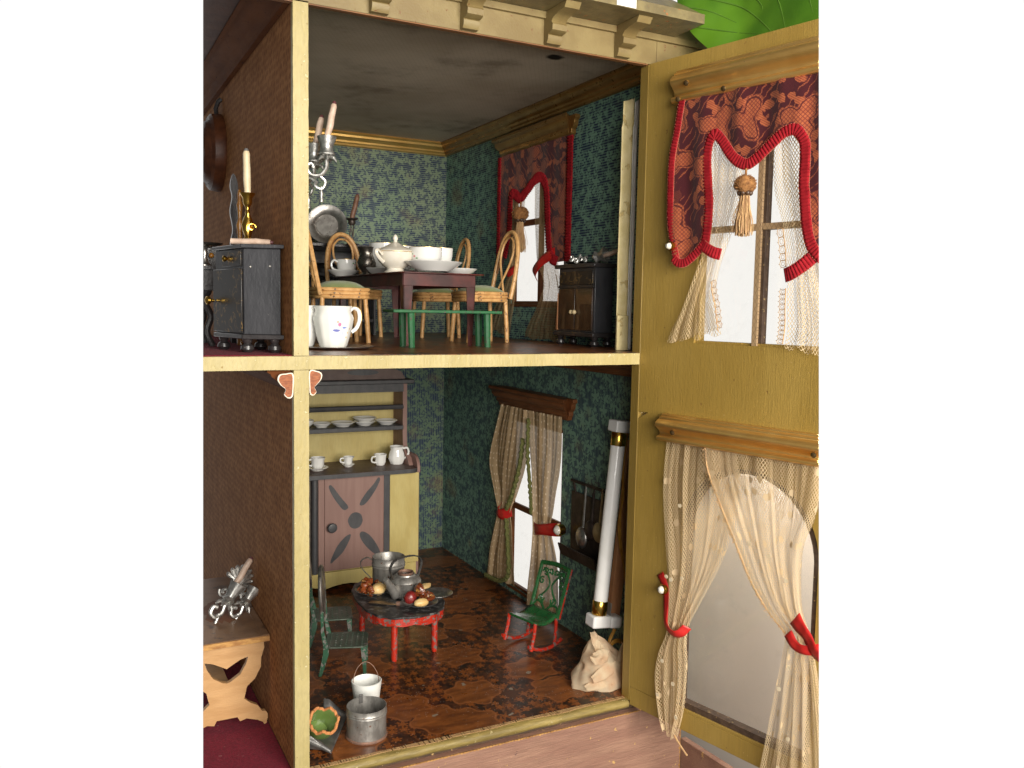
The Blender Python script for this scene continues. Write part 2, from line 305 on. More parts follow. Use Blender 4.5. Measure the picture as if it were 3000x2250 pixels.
def carpet():
    mt, nt, bs = new_mat('crimson felt carpet')
    v = coords(nt)
    c = mixc(nt, ramp(nt, noise(nt, v, 2.5, 6, .7), .3, .7), (.24, .013, .032), (.14, .008, .02))
    c = mixc(nt, ramp(nt, noise(nt, nd(nt, 'ShaderNodeVectorMath', {0: v, 1: (1, 2.2, 1)}, operation='MULTIPLY').outputs[0], 1.1, 5), .68, .74), c, (.3, .12, .12))
    setb(nt, bs, col=c, rough=.95, sheen=.05, spec=.1, normal=bump(nt, noise(nt, v, 5, 6, .8), .9, .15))
    return mt
MAT['carpet'] = carpet()

def brocade():
    mt, nt, bs = new_mat('maroon and salmon brocade')
    uv = coords(nt, 'UV')
    nz = noise(nt, uv, .5, 2, out=1)
    uvw = nd(nt, 'ShaderNodeVectorMath', {0: uv, 1: nd(nt, 'ShaderNodeVectorMath', {0: nz, 3: 1.6}, operation='SCALE').outputs[0]}, operation='ADD').outputs[0]
    big, rb = petals(nt, uvw, 5.6, 3.0, .55, .28)
    sm, rs = petals(nt, uvw, 2.3, 2.0, .50, .40)
    s = nd(nt, 'ShaderNodeSeparateXYZ', {0: uv})
    a = math_(nt, 'SINE', math_(nt, 'MULTIPLY', math_(nt, 'ADD', s.outputs[0], s.outputs[1]), 2*pi/.5))
    b = math_(nt, 'SINE', math_(nt, 'MULTIPLY', math_(nt, 'SUBTRACT', s.outputs[0], s.outputs[1]), 2*pi/.5))
    sc = math_(nt, 'MAXIMUM', ramp(nt, a, .62, .9), ramp(nt, b, .62, .9))
    rib = ramp(nt, math_(nt, 'SINE', math_(nt, 'MULTIPLY', math_(nt, 'ADD', s.outputs[0], math_(nt, 'MULTIPLY', s.outputs[1], 1.7)), 2*pi/.45)), .3, .8)
    inb = math_(nt, 'SUBTRACT', 1.0, ramp(nt, big, -.03, .02))
    ins = math_(nt, 'MULTIPLY', math_(nt, 'SUBTRACT', 1.0, ramp(nt, sm, -.03, .02)), ramp(nt, rs, .3, .34))
    edge = math_(nt, 'SUBTRACT', 1.0, ramp(nt, math_(nt, 'ABSOLUTE', math_(nt, 'ADD', big, .07)), .01, .03))
    salm = mixc(nt, ramp(nt, noise(nt, uv, 1.5, 3), .3, .7), (.43, .115, .042), (.34, .08, .03))
    dk = (.060, .006, .010)
    A = mixc(nt, math_(nt, 'MULTIPLY', sc, .85), salm, (.14, .02, .02))
    A = mixc(nt, math_(nt, 'MULTIPLY', edge, .9), A, dk)
    B = mixc(nt, math_(nt, 'MULTIPLY', rib, .7), salm, (.13, .02, .02))
    vein = ramp(nt, math_(nt, 'SINE', math_(nt, 'MULTIPLY', math_(nt, 'SUBTRACT', nd(nt, 'ShaderNodeSeparateXYZ', {0: uvw}).outputs[0], math_(nt, 'MULTIPLY', nd(nt, 'ShaderNodeSeparateXYZ', {0: uvw}).outputs[1], .8)), 2*pi/1.1)), .78, .95)
    c = mixc(nt, math_(nt, 'MULTIPLY', vein, math_(nt, 'MULTIPLY', ramp(nt, noise(nt, uv, .4, 2), .45, .5), .7)), dk, B)
    c = mixc(nt, ins, c, B)
    c = mixc(nt, inb, c, A)
    hh = math_(nt, 'ADD', math_(nt, 'MULTIPLY', inb, 1.0), math_(nt, 'MULTIPLY', ins, .7))
    hh = math_(nt, 'SUBTRACT', hh, math_(nt, 'MULTIPLY', sc, .4))
    setb(nt, bs, col=c, rough=.72, sheen=.15, spec=.25, normal=bump(nt, hh, .35, .06))
    return mt
MAT['brocade'] = brocade()

def net(name, cell, w, colr, dots=0.0, dotcell=3.2):
    mt, nt, bs = new_mat(name)
    uv = coords(nt, 'UV')
    s = nd(nt, 'ShaderNodeSeparateXYZ', {0: uv})
    def tri(sock):
        f = math_(nt, 'FRACT', math_(nt, 'DIVIDE', sock, cell))
        return math_(nt, 'ABSOLUTE', math_(nt, 'SUBTRACT', f, .5))
    a = tri(math_(nt, 'ADD', s.outputs[0], math_(nt, 'MULTIPLY', s.outputs[1], .62)))
    b = tri(math_(nt, 'SUBTRACT', s.outputs[0], math_(nt, 'MULTIPLY', s.outputs[1], .62)))
    ln = math_(nt, 'GREATER_THAN', math_(nt, 'MAXIMUM', a, b), .5-w)
    if dots:
        vo = nd(nt, 'ShaderNodeTexVoronoi', {'Vector': uv, 'Scale': 1/dotcell, 'Randomness': .9}, voronoi_dimensions='2D')
        ln = math_(nt, 'MAXIMUM', ln, math_(nt, 'LESS_THAN', vo.outputs['Distance'], dots))
    c = mixc(nt, noise(nt, uv, .25, 3), colr, tuple(k*.82 for k in colr))
    df = nd(nt, 'ShaderNodeBsdfDiffuse', {0: c}).outputs[0]
    tl = nd(nt, 'ShaderNodeBsdfTranslucent', {0: c}).outputs[0]
    cl = nd(nt, 'ShaderNodeMixShader', {0: .3, 1: df, 2: tl}).outputs[0]
    tr = nd(nt, 'ShaderNodeBsdfTransparent').outputs[0]
    o = nd(nt, 'ShaderNodeMixShader', {0: ln, 1: tr, 2: cl}).outputs[0]
    nt.links.new(o, nt.nodes['Material Output'].inputs[0])
    return mt
MAT['net_up'] = net('cream tulle net', .38, .105, (.80, .62, .37))
MAT['net_lo'] = net('ecru dotted tulle net', .36, .115, (.78, .60, .37), .10, 4.2)
MAT['net_in'] = net('tan tulle net', .34, .17, (.52, .36, .19))

def muslin():
    mt, nt, bs = new_mat('dotted beige muslin')
    uv = coords(nt, 'UV')
    v = nd(nt, 'ShaderNodeVectorMath', {0: uv, 1: (1/1.35, 1/1.35, 0)}, operation='MULTIPLY').outputs[0]
    vo = nd(nt, 'ShaderNodeTexVoronoi', {'Vector': v, 'Scale': 1.0, 'Randomness': .35}, voronoi_dimensions='2D')
    dot = math_(nt, 'SUBTRACT', 1.0, ramp(nt, vo.outputs['Distance'], .12, .18))
    c = mixc(nt, noise(nt, uv, .4, 3), (.56, .40, .23), (.47, .33, .19))
    c = mixc(nt, dot, c, (.78, .62, .42))
    df = nd(nt, 'ShaderNodeBsdfDiffuse', {0: c}).outputs[0]
    tl = nd(nt, 'ShaderNodeBsdfTranslucent', {0: c}).outputs[0]
    cl = nd(nt, 'ShaderNodeMixShader', {0: .16, 1: df, 2: tl}).outputs[0]
    tr = nd(nt, 'ShaderNodeBsdfTransparent').outputs[0]
    f = math_(nt, 'MAXIMUM', .93, dot)
    o = nd(nt, 'ShaderNodeMixShader', {0: f, 1: tr, 2: cl}).outputs[0]
    nt.links.new(o, nt.nodes['Material Output'].inputs[0])
    return mt
MAT['muslin'] = muslin()

def gauze():
    mt, nt, bs = new_mat('pale peach gauze')
    v = coords(nt)
    c = mixc(nt, ramp(nt, noise(nt, v, .45, 4), .35, .65), (.80, .66, .46), (.74, .52, .34))
    df = nd(nt, 'ShaderNodeBsdfDiffuse', {0: c}).outputs[0]
    tl = nd(nt, 'ShaderNodeBsdfTranslucent', {0: c}).outputs[0]
    cl = nd(nt, 'ShaderNodeMixShader', {0: .35, 1: df, 2: tl}).outputs[0]
    tr = nd(nt, 'ShaderNodeBsdfTransparent').outputs[0]
    o = nd(nt, 'ShaderNodeMixShader', {0: .78, 1: tr, 2: cl}).outputs[0]
    nt.links.new(o, nt.nodes['Material Output'].inputs[0])
    return mt
MAT['gauze'] = gauze()

def glass():
    mt, nt, bs = new_mat('old window glass')
    tr = nd(nt, 'ShaderNodeBsdfTransparent', {0: (.975, .965, .945)}).outputs[0]
    gl = nd(nt, 'ShaderNodeBsdfGlossy', {0: (1, 1, 1), 'Roughness': .04}).outputs[0]
    du = nd(nt, 'ShaderNodeBsdfDiffuse', {0: (.7, .66, .58)}).outputs[0]
    fc = nd(nt, 'ShaderNodeLayerWeight', {0: .5}).outputs['Facing']
    fr = math_(nt, 'MULTIPLY_ADD', math_(nt, 'POWER', fc, 5.0), .5, .03)
    a = nd(nt, 'ShaderNodeMixShader', {0: math_(nt, 'MULTIPLY', ramp(nt, noise(nt, coords(nt), .5, 5), .5, .95), .08), 1: tr, 2: du}).outputs[0]
    o = nd(nt, 'ShaderNodeMixShader', {0: fr, 1: a, 2: gl}).outputs[0]
    nt.links.new(o, nt.nodes['Material Output'].inputs[0])
    return mt
MAT['glass'] = glass()

def tapestry():
    mt, nt, bs = new_mat('green woven seat cover')
    v = coords(nt)
    s = nd(nt, 'ShaderNodeSeparateXYZ', {0: v})
    a = math_(nt, 'SINE', math_(nt, 'MULTIPLY', s.outputs[0], 2*pi/.30))
    b = math_(nt, 'SINE', math_(nt, 'MULTIPLY', s.outputs[1], 2*pi/.24))
    w = math_(nt, 'MULTIPLY_ADD', math_(nt, 'MULTIPLY', a, b), .5, .5)
    c = mixc(nt, ramp(nt, noise(nt, v, .7, 3), .3, .7), (.19, .235, .07), (.13, .18, .05))
    c = mixc(nt, math_(nt, 'MULTIPLY', w, .6), c, (.30, .32, .12))
    setb(nt, bs, col=c, rough=.9, spec=.1, sheen=.3, normal=bump(nt, w, .7, .06))
    return mt
MAT['tapestry'] = tapestry()

def gilt_panel():
    mt, nt, bs = new_mat('black panel with gilt scrolls')
    v = coords(nt)
    nz = noise(nt, v, .5, 2, out=1)
    vw = nd(nt, 'ShaderNodeVectorMath', {0: v, 1: nd(nt, 'ShaderNodeVectorMath', {0: nz, 3: 2.2}, operation='SCALE').outputs[0]}, operation='ADD').outputs[0]
    n1 = noise(nt, vw, .75, 1)
    ln = math_(nt, 'SUBTRACT', 1.0, ramp(nt, math_(nt, 'ABSOLUTE', math_(nt, 'SUBTRACT', n1, .5)), .008, .03))
    msk = ramp(nt, noise(nt, v, .45, 2), .42, .5)
    c = mixc(nt, math_(nt, 'MULTIPLY', math_(nt, 'MULTIPLY', ln, msk), .65), (.016, .013, .011), (.26, .155, .045))
    setb(nt, bs, col=c, rough=.32, coat=.3)
    return mt
MAT['giltpanel'] = gilt_panel()

def leafmat():
    mt, nt, bs = new_mat('green leaf blade')
    v = coords(nt)
    c = mixc(nt, ramp(nt, noise(nt, v, .10, 5), .3, .7), (.12, .28, .012), (.055, .165, .006))
    df = nd(nt, 'ShaderNodeBsdfDiffuse', {0: c}).outputs[0]
    tl = nd(nt, 'ShaderNodeBsdfTranslucent', {0: c}).outputs[0]
    gl = nd(nt, 'ShaderNodeBsdfGlossy', {0: (1, 1, 1), 'Roughness': .35}).outputs[0]
    a = nd(nt, 'ShaderNodeMixShader', {0: .35, 1: df, 2: tl}).outputs[0]
    o = nd(nt, 'ShaderNodeMixShader', {0: .06, 1: a, 2: gl}).outputs[0]
    nt.links.new(o, nt.nodes['Material Output'].inputs[0])
    return mt
MAT['leaf'] = leafmat()
MAT['leafvein'] = surf('pale leaf vein', (.075, .17, .012), (.06, .14, .01), .5, rough=.5)

def painted_china(name, base, spots):
    """white china with little painted ellipses: (centre, radii, colour) in the pot's own space, cm"""
    mt, nt, bs = new_mat(name)
    v = coords(nt); c = base
    for (p, r, k) in spots:
        d = nd(nt, 'ShaderNodeVectorMath', {0: v, 1: tuple(p)}, operation='SUBTRACT').outputs[0]
        d = nd(nt, 'ShaderNodeVectorMath', {0: d, 1: tuple(1/q for q in r)}, operation='MULTIPLY').outputs[0]
        ln = nd(nt, 'ShaderNodeVectorMath', {0: d}, operation='LENGTH').outputs['Value']
        ln = math_(nt, 'ADD', ln, math_(nt, 'MULTIPLY', noise(nt, v, 2.2, 3), .8))
        c = mixc(nt, math_(nt, 'MULTIPLY', math_(nt, 'SUBTRACT', 1.0, ramp(nt, ln, .9, 1.4)), .85), c, k)
    setb(nt, bs, col=c, rough=.13, coat=.3)
    return mt

def lightwall():
    mt, nt, bs = new_mat('added glowing white wall')
    e = nd(nt, 'ShaderNodeEmission', {0: (1, .995, .985), 1: 1.03}).outputs[0]
    nt.links.new(e, nt.nodes['Material Output'].inputs[0])
    return mt
MAT['lightwall'] = lightwall()

# ------------------------------------------------------------------ mesh helpers
class MB:
    def __init__(s): s.v = []; s.f = []; s.uv = {}; s.M = Matrix.Identity(4)
    def at(s, loc=(0, 0, 0), rz=0, ry=0, rx=0, sc=1):
        s.M = Matrix.Translation(Vector(loc)) @ Matrix.Rotation(rz, 4, 'Z') @ Matrix.Rotation(ry, 4, 'Y') @ Matrix.Rotation(rx, 4, 'X') @ Matrix.Scale(sc, 4)
        return s
    def axes(s, o, x, y, z):
        m = Matrix((Vector(x), Vector(y), Vector(z))).transposed().to_4x4(); m.translation = Vector(o); s.M = m; return s
    def p(s, co, uv=None):
        s.v.append(s.M @ Vector(co))
        if uv is not None: s.uv[len(s.v)-1] = uv
        return len(s.v)-1
    def box(s, a, b):
        x0, y0, z0 = a; x1, y1, z1 = b
        i = [s.p(c) for c in ((x0, y0, z0), (x1, y0, z0), (x1, y1, z0), (x0, y1, z0), (x0, y0, z1), (x1, y0, z1), (x1, y1, z1), (x0, y1, z1))]
        for q in ((0, 3, 2, 1), (4, 5, 6, 7), (0, 1, 5, 4), (1, 2, 6, 5), (2, 3, 7, 6), (3, 0, 4, 7)): s.f.append([i[k] for k in q])
        return s
    def prism(s, poly, t0, t1, plane='xz'):
        """polygon in a plane, extruded along the third axis from t0 to t1"""
        n = len(poly); A = []; B = []
        for (a, b) in poly:
            f = {'xz': lambda t: (a, t, b), 'xy': lambda t: (a, b, t), 'yz': lambda t: (t, a, b)}[plane]
            A.append(s.p(f(t0))); B.append(s.p(f(t1)))
        s.f.append(A); s.f.append(B[::-1])
        for k in range(n): s.f.append([A[k], B[k], B[(k+1) % n], A[(k+1) % n]])
        return s
    def ring(s, outer, inner, t0, t1, plane='xz'):
        """frame between two outlines with equal point counts, extruded"""
        n = len(outer); L = []
        for (poly, t) in ((outer, t0), (inner, t0), (inner, t1), (outer, t1)):
            r = []
            for (a, b) in poly:
                r.append(s.p({'xz': (a, t, b), 'xy': (a, b, t), 'yz': (t, a, b)}[plane]))
            L.append(r)
        for j in range(4):
            P, Q = L[j], L[(j+1) % 4]
            for k in range(n): s.f.append([P[k], Q[k], Q[(k+1) % n], P[(k+1) % n]])
        return s
    def lathe(s, prof, n=24, a0=0.0, a1=2*pi, fn=None):
        """profile of (radius, z); fn(angle, r, z) may bend the radius"""
        closed = abs(a1-a0-2*pi) < 1e-6; R = []; cnt = n if closed else n+1
        for (r, z) in prof:
            if r < 1e-6: R.append([s.p((0, 0, z))]); continue
            row = []
            for k in range(cnt):
                a = a0+(a1-a0)*k/n; rr = fn(a, r, z) if fn else r
                row.append(s.p((rr*cos(a), rr*sin(a), z)))
            R.append(row)
        for j in range(len(R)-1):
            P, Q = R[j], R[j+1]
            for k in range(n):
                k2 = (k+1) % cnt
                if len(P) == 1 and len(Q) == 1: continue
                if len(P) == 1: s.f.append([P[0], Q[k2], Q[k]])
                elif len(Q) == 1: s.f.append([P[k], P[k2], Q[0]])
                else: s.f.append([P[k], P[k2], Q[k2], Q[k]])
        return s
    def tube(s, pts, r, n=8, closed=False, flat=1.0, cap=True, upv=None):
        pts = [Vector(p) for p in pts]; N = len(pts); rows = []
        rad = r if isinstance(r, (list, tuple)) else [r]*N
        prev = None
        for i, p in enumerate(pts):
            if closed: t = pts[(i+1) % N]-pts[i-1]
            else: t = pts[min(i+1, N-1)]-pts[max(i-1, 0)]
            t.normalize()
            if upv is not None:
                u = Vector(upv)-t*t.dot(Vector(upv))
            else:
                u = (prev-t*t.dot(prev)) if prev is not None else t.orthogonal()
            if u.length < 1e-6: u = t.orthogonal()
            u.normalize(); prev = u; w = t.cross(u)
            rows.append([s.p(p+(u*cos(2*pi*k/n)*flat+w*sin(2*pi*k/n))*rad[i]) for k in range(n)])
        for i in range(N if closed else N-1):
            P, Q = rows[i], rows[(i+1) % N]
            for k in range(n): s.f.append([P[k], P[(k+1) % n], Q[(k+1) % n], Q[k]])
        if cap and not closed:
            s.f.append(rows[0][::-1]); s.f.append(rows[-1])
        return s
    def grid(s, nu, nv, fn, uvs=None, wrap=False):
        ids = []
        for j in range(nv+1):
            row = []
            for i in range(nu+(0 if wrap else 1)):
                u, v = i/nu, j/nv
                row.append(s.p(fn(u, v), uvs(u, v) if uvs else None))
            ids.append(row)
        for j in range(nv):
            for i in range(nu):
                k = (i+1) % nu if wrap else i+1
                s.f.append([ids[j][i], ids[j][k], ids[j+1][k], ids[j+1][i]])
        return s
    def blob(s, c, r, nu=14, nv=9, jit=0.0, seed=0, fn=None):
        r = r if isinstance(r, tuple) else (r, r, r); c = Vector(c)
        def q(u, v):
            a = 2*pi*u; b = pi*(v-.5)
            d = Vector((cos(a)*cos(b), sin(a)*cos(b), sin(b)))
            k = 1+jit*mnoise.noise(d*1.7+Vector((seed*3.1, seed*1.7, seed)))*2
            if fn: k *= fn(d)
            return c+Vector((d.x*r[0]*k, d.y*r[1]*k, d.z*r[2]*k))
        return s.grid(nu, nv, q, wrap=True)

CUTL = (CAM, Vector((-0.99074163, 0.13525973, 0.01165424)))    # the model stops here on the left ...
CUTR = (CAM, Vector((0.6831738, -0.72874597, 0.04693471)))     # ... and here on the right
def obj(name, mb, mat, parent=None, bevel=0, smooth=True, clip=None, wmat=None, seg=2, solid=0, auto=40):
    me = bpy.data.meshes.new(name)
    bm = bmesh.new()
    vs = [bm.verts.new(v) for v in mb.v]
    uvl = bm.loops.layers.uv.new('UVMap') if mb.uv else None
    for f in mb.f:
        try: bf = bm.faces.new([vs[i] for i in f])
        except ValueError: continue
        if uvl:
            for lp, i in zip(bf.loops, f): lp[uvl].uv = mb.uv.get(i, (0, 0))
    bmesh.ops.remove_doubles(bm, verts=bm.verts, dist=1e-4)
    if clip:
        inv = (wmat or Matrix.Identity(4)).inverted()
        for (pc, nc) in clip:
            pl = inv @ pc; nl = (inv.to_3x3() @ nc).normalized()
            r = bmesh.ops.bisect_plane(bm, geom=bm.verts[:]+bm.edges[:]+bm.faces[:], plane_co=pl, plane_no=nl, clear_outer=True)
            ed = [e for e in r['geom_cut'] if isinstance(e, bmesh.types.BMEdge) and e.is_boundary]
            if ed and not uvl:
                try: bmesh.ops.holes_fill(bm, edges=ed, sides=0)
                except Exception: pass
    bmesh.ops.recalc_face_normals(bm, faces=bm.faces)
    bm.transform(Matrix.Scale(S, 4))
    for f in bm.faces: f.smooth = smooth
    bm.to_mesh(me); bm.free()
    if smooth and auto:
        try: me.set_sharp_from_angle(angle=radians(auto))
        except Exception: pass
    me.materials.append(MAT[mat] if isinstance(mat, str) else mat)
    o = bpy.data.objects.new(name, me); col.objects.link(o)
    if parent is not None: o.parent = parent
    if solid:
        md = o.modifiers.new('thickness', 'SOLIDIFY'); md.thickness = solid*S; md.offset = 0
    if bevel and not (clip and clip[0] is CUTL):
        md = o.modifiers.new('bevel', 'BEVEL'); md.width = bevel*S; md.segments = seg; md.limit_method = 'ANGLE'; md.angle_limit = radians(35)
    return o
def thing(name, label, cat, loc=(0, 0, 0), rz=0, group=None, rx=0, ry=0):
    o = bpy.data.objects.new(name, None); col.objects.link(o)
    o.empty_display_size = .01
    o.location = Vector(loc)*S; o.rotation_euler = (rx, ry, rz)
    return tag(o, label, cat, group)
def tag(o, label, cat, group=None):
    o['label'] = label; o['category'] = cat
    if group: o['group'] = group
    return o
def dup(root, loc, rz, label, sc=None):
    def cp(o, par):
        c = o.copy(); col.objects.link(c); c.parent = par
        for ch in [x for x in o.children]: cp(ch, c)
        return c
    r = cp(root, None); r.location = Vector(loc)*S; r.rotation_euler = (0, 0, rz); r['label'] = label
    if sc: r.scale = (sc, sc, sc)
    return r
def arc(cx, cy, r, a0, a1, n, ry=None):
    return [(cx+r*cos(radians(a0+(a1-a0)*k/n)), cy+(ry or r)*sin(radians(a0+(a1-a0)*k/n))) for k in range(n+1)]
def bez(pts, n=24):
    """smooth path through points (Catmull-Rom)"""
    P = [Vector(p) for p in pts]; out = []
    P = [P[0]*2-P[1]]+P+[P[-1]*2-P[-2]]
    seg = len(P)-3
    for k in range(n+1):
        t = k/n*seg; i = min(int(t), seg-1); t -= i
        a, b, c, d = P[i:i+4]
        out.append(.5*((2*b)+(c-a)*t+(2*a-5*b+4*c-d)*t*t+(3*b-a-3*c+d)*t**3))
    return out

# ------------------------------------------------------------------ the dollhouse
ZC, ZL, ZF = 41.2, -1.62, -48.9       # upper ceiling, underside of middle floor, lower floor
XR, YB, PW = 51.3, 82.5, 1.76         # right wall, back wall, partition thickness
house = thing('dollhouse', 'open wooden dollhouse with straw yellow edges and ochre hinged front', 'dollhouse', (0, 0, 0))
def hp(name, mb, mat, **k): return obj(name, mb, mat, house, **k)
CL = [CUTL]

# partition: straw yellow front edge, brown papered left face, green papered right face
pe = MB()
for (z0, z1) in ((0.0, 38.35), (ZF-2.6, ZL)):
    n = 26
    def edge(u, v, z0=z0, z1=z1):
        z = z0+(z1-z0)*v
        a = 2*pi*u
        bowl = .045*mnoise.noise(Vector((z*.7, 1, 0)))
        x = -PW/2+(PW/2)*max(-1, min(1, 1.35*cos(a)))+(bowl if cos(a) < 0 else -bowl)
        return (x, .45*max(-1, min(1, 1.5*sin(a)))+.45, z)
    pe.grid(16, 60, edge, wrap=True)
hp('partition_edge', pe, 'edge', auto=50)
pb = MB().box((-PW+.06, .5, ZF), (-.253, YB, ZC))
hp('partition_wall', pb, 'brownpaper', clip=CL)
hp('partition_wall', MB().box((-.25, .5, ZF), (-.06, YB, ZC)), 'wp_side_up', clip=CL)
hp('corner_strip', MB().box((-.05, 78.6, ZF), (.3, YB-.05, ZC-.02)), 'wp_side_up', clip=CL)

# middle floor: a board with a straw coloured front edge
fl = MB()
def slab(u, v):
    x = -14+(45.15+14)*u; a = 2*pi*v
    w = .05*mnoise.noise(Vector((x*.3, 5, 0)))
    return (x, .55-.55*max(-1, min(1, 1.6*cos(a))), -.81+.79*max(-1, min(1, 1.35*sin(a)))+w*.6)
fl.grid(110, 16, slab)
hp('floor_edge', fl, 'edge', clip=CL, auto=50)
hp('floor_board', MB().box((-14, .9, ZL+.02), (XR, YB, -.12)), 'raw', clip=CL)
hp('floor_covering', MB().box((.0, .35, -.115), (XR-.05, YB, .02)), 'oilcloth')
hp('carpet', MB().box((-14, .6, -.11), (-PW-.02, YB, .06)), 'carpet', clip=CL)

# lower floor
hp('floor_covering', MB().box((0.0, 1.1, ZF-.25), (XR, YB, ZF)), 'oilcloth')
fe = MB()
for k in range(130):                                   # frayed front hem of the oilcloth
    x = .3+k*.345+random.uniform(-.1, .1)
    d = .75+.55*mnoise.noise(Vector((x*.16, 2, 0)))
    fe.box((x-.18, d-.1, ZF-.02), (x+.18, 1.3, ZF+.035))
    if random.random() < .7:
        a = random.uniform(-.6, .6); L = random.uniform(.1, .5)
        fe.tube([(x, d, ZF+.02), (x+a*L, d-L, ZF+random.uniform(-.05, .08))], .018, 4)
o = hp('frayed_hem', fe, 'fringe'); o['kind'] = 'stuff'
lip = MB()
def lipf(u, v):
    x = -.0+45.2*u; a = pi*v
    w = .06*mnoise.noise(Vector((x*.35, 9, 0)))
    return (x, .95-1.05*sin(a)**.7+w, ZF-.7+.66*cos(a)+w*.5)
lip.grid(110, 10, lipf)
hp('floor_edge', lip, 'flooredge', auto=60)
hp('carpet', MB().box((-14, .6, ZF-.3), (-PW-.02, YB, ZF+.02)), 'carpet', clip=CL)
hp('base_board', MB().box((-14, .9, ZF-2.0), (XR+1.2, YB, ZF-.31)), 'darkgap', clip=CL)
pl = MB()
pl.box((-14, -.25, -75), (54.4, .85, -50.75))
hp('plinth', pl, 'plinth', bevel=.12, clip=CL)
ch = MB()
for k in range(120):                                   # splintered upper edge of the plinth
    x = -.2+k*.455
    w = .10+.12*abs(mnoise.noise(Vector((x*.5, 3, 0))))+.06*random.random()
    ch.prism([(x-.26, -50.74), (x-.2, -50.74-w), (x+.1, -50.75-w*random.uniform(.4, 1.3)), (x+.26, -50.74)], -.29, -.1)
o = hp('splintered_edge', ch, 'chipwood'); o['kind'] = 'stuff'
cv = MB()                                              # splintered corner
for k in range(34):
    z = -52-k*.66; w = .12+.35*random.random()
    cv.prism([(54.45, z+.35), (54.45-w, z), (54.45, z-.38)], -.29, .1)
o = hp('splintered_edge', cv, 'chipwood'); o['kind'] = 'stuff'
wg = MB().axes((54.6, 0, 0), (cos(radians(-87)), sin(radians(-87)), 0), (-sin(radians(-87)), cos(radians(-87)), 0), (0, 0, 1))
wg.box((0, 0, -75), (24, 1.0, -56.6))
hp('plinth_wing', wg, 'plinth', bevel=.12, clip=[CUTR])

# back and right walls, papered; the right wall has a window opening in each room
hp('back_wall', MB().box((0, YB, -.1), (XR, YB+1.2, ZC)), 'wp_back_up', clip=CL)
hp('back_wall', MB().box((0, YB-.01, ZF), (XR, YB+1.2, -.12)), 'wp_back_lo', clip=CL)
UW = (31.0, 50.5, 6.6, 31.5)          # upper window: y0,y1,z0,z1
LW = (30.0, 49.5, -47.6, -15.0)
def wall_with_hole(W, z0, z1):
    m = MB(); y0, y1, a, b = W
    m.box((XR, 1.9, z0), (XR+1.2, y0, z1)); m.box((XR, y1, z0), (XR+1.2, YB, z1))
    m.box((XR, y0, z0), (XR+1.2, y1, a)); m.box((XR, y0, b), (XR+1.2, y1, z1))
    return m
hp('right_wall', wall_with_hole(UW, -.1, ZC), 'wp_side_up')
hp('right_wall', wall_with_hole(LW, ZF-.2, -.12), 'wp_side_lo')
for W, zm in ((UW, 21.4), (LW, -31.9)):
    y0, y1, a, b = W
    wn = MB().ring([(y0-.0, a), (y1, a), (y1, b), (y0, b)], [(y0+.6, a+.5), (y1-.6, a+.5), (y1-.6, b-.6), (y0+.6, b-.6)], XR+.25, XR+1.0, 'yz')
    w_ = hp('window', wn, 'walnut', bevel=.06)
    ym = (y0+y1)/2-.6
    obj('muntin', MB().box((XR+.3, ym-.55, a+.5), (XR+.95, ym+.55, b-.6)), 'walnut', w_, bevel=.08)
    for (p0, p1) in ((y0+.6, ym-.55), (ym+.55, y1-.6)):
        obj('muntin', MB().box((XR+.35, p0, zm-.55), (XR+.9, p1, zm+.55)), 'walnut', w_, bevel=.08)
        for (q0, q1) in ((a+.5, zm-.55), (zm+.55, b-.6)):
            obj('pane', MB().box((XR+.62, p0, q0), (XR+.66, p1, q1)), 'glass', w_)
    obj('sill', MB().box((XR-.15, y0-.3, a-.55), (XR+.25, y1+.3, a-.02)), 'walnut', w_, bevel=.06)

# ceilings
hp('ceiling', MB().box((0, .6, ZC), (XR, YB, ZC+.8)), 'ceil', clip=CL)
hp('ceiling', MB().box((-14, .6, ZC), (-PW, YB, ZC+.8)), 'ceil_dark', clip=CL)

# cornices: moulded profile swept along a wall
PROF = [(0, 0), (2.35, 0), (2.45, -.35), (2.05, -.6), (1.95, -1.0), (1.45, -1.45), (1.15, -1.6), (1.05, -1.95), (.75, -2.15), (.62, -2.5), (0, -2.65)]
def sweep(prof, a, b, out, z, mitre=(0, 0)):
    """sweep profile (distance from wall, drop) from a to b (xy); 'out' points away from the wall"""
    m = MB(); a = Vector((a[0], a[1], 0)); b = Vector((b[0], b[1], 0)); d = (b-a).normalized(); o_ = Vector((out[0], out[1], 0))
    A = [m.p(a+o_*p+d*p*mitre[0]+Vector((0, 0, z+q))) for p, q in prof]
    B = [m.p(b+o_*p-d*p*mitre[1]+Vector((0, 0, z+q))) for p, q in prof]
    n = len(prof)
    for k in range(n): m.f.append([A[k], B[k], B[(k+1) % n], A[(k+1) % n]])
    m.f.append(A[::-1]); m.f.append(B)
    return m
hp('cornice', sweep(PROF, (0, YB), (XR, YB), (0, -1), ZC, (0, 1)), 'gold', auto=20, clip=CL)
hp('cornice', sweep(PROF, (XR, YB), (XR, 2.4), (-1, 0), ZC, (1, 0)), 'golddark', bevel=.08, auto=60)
hp('cornice', sweep(PROF, (XR, YB), (XR, 2.4), (-1, 0), ZL, (0, 0)), 'walnut', bevel=.08, auto=60)
PRW = [(0, 0), (3.3, 0), (3.4, -.3), (2.9, -.6), (2.8, -.9), (2.1, -1.5), (1.4, -1.75), (1.3, -2.0), (.8, -2.3), (.6, -2.9), (0, -3.0)]
hp('cornice', sweep(PRW, (-PW, 70), (-PW, .9), (-1, 0), ZC, (0, 0)), 'walnut_matte', bevel=.08, auto=60, clip=CL)
hp('cornice', sweep([(p*.8, q*.8) for p, q in PRW], (-PW, 70), (-PW, .9), (-1, 0), ZL, (0, 0)), 'walnut_matte', bevel=.08, auto=60, clip=CL)

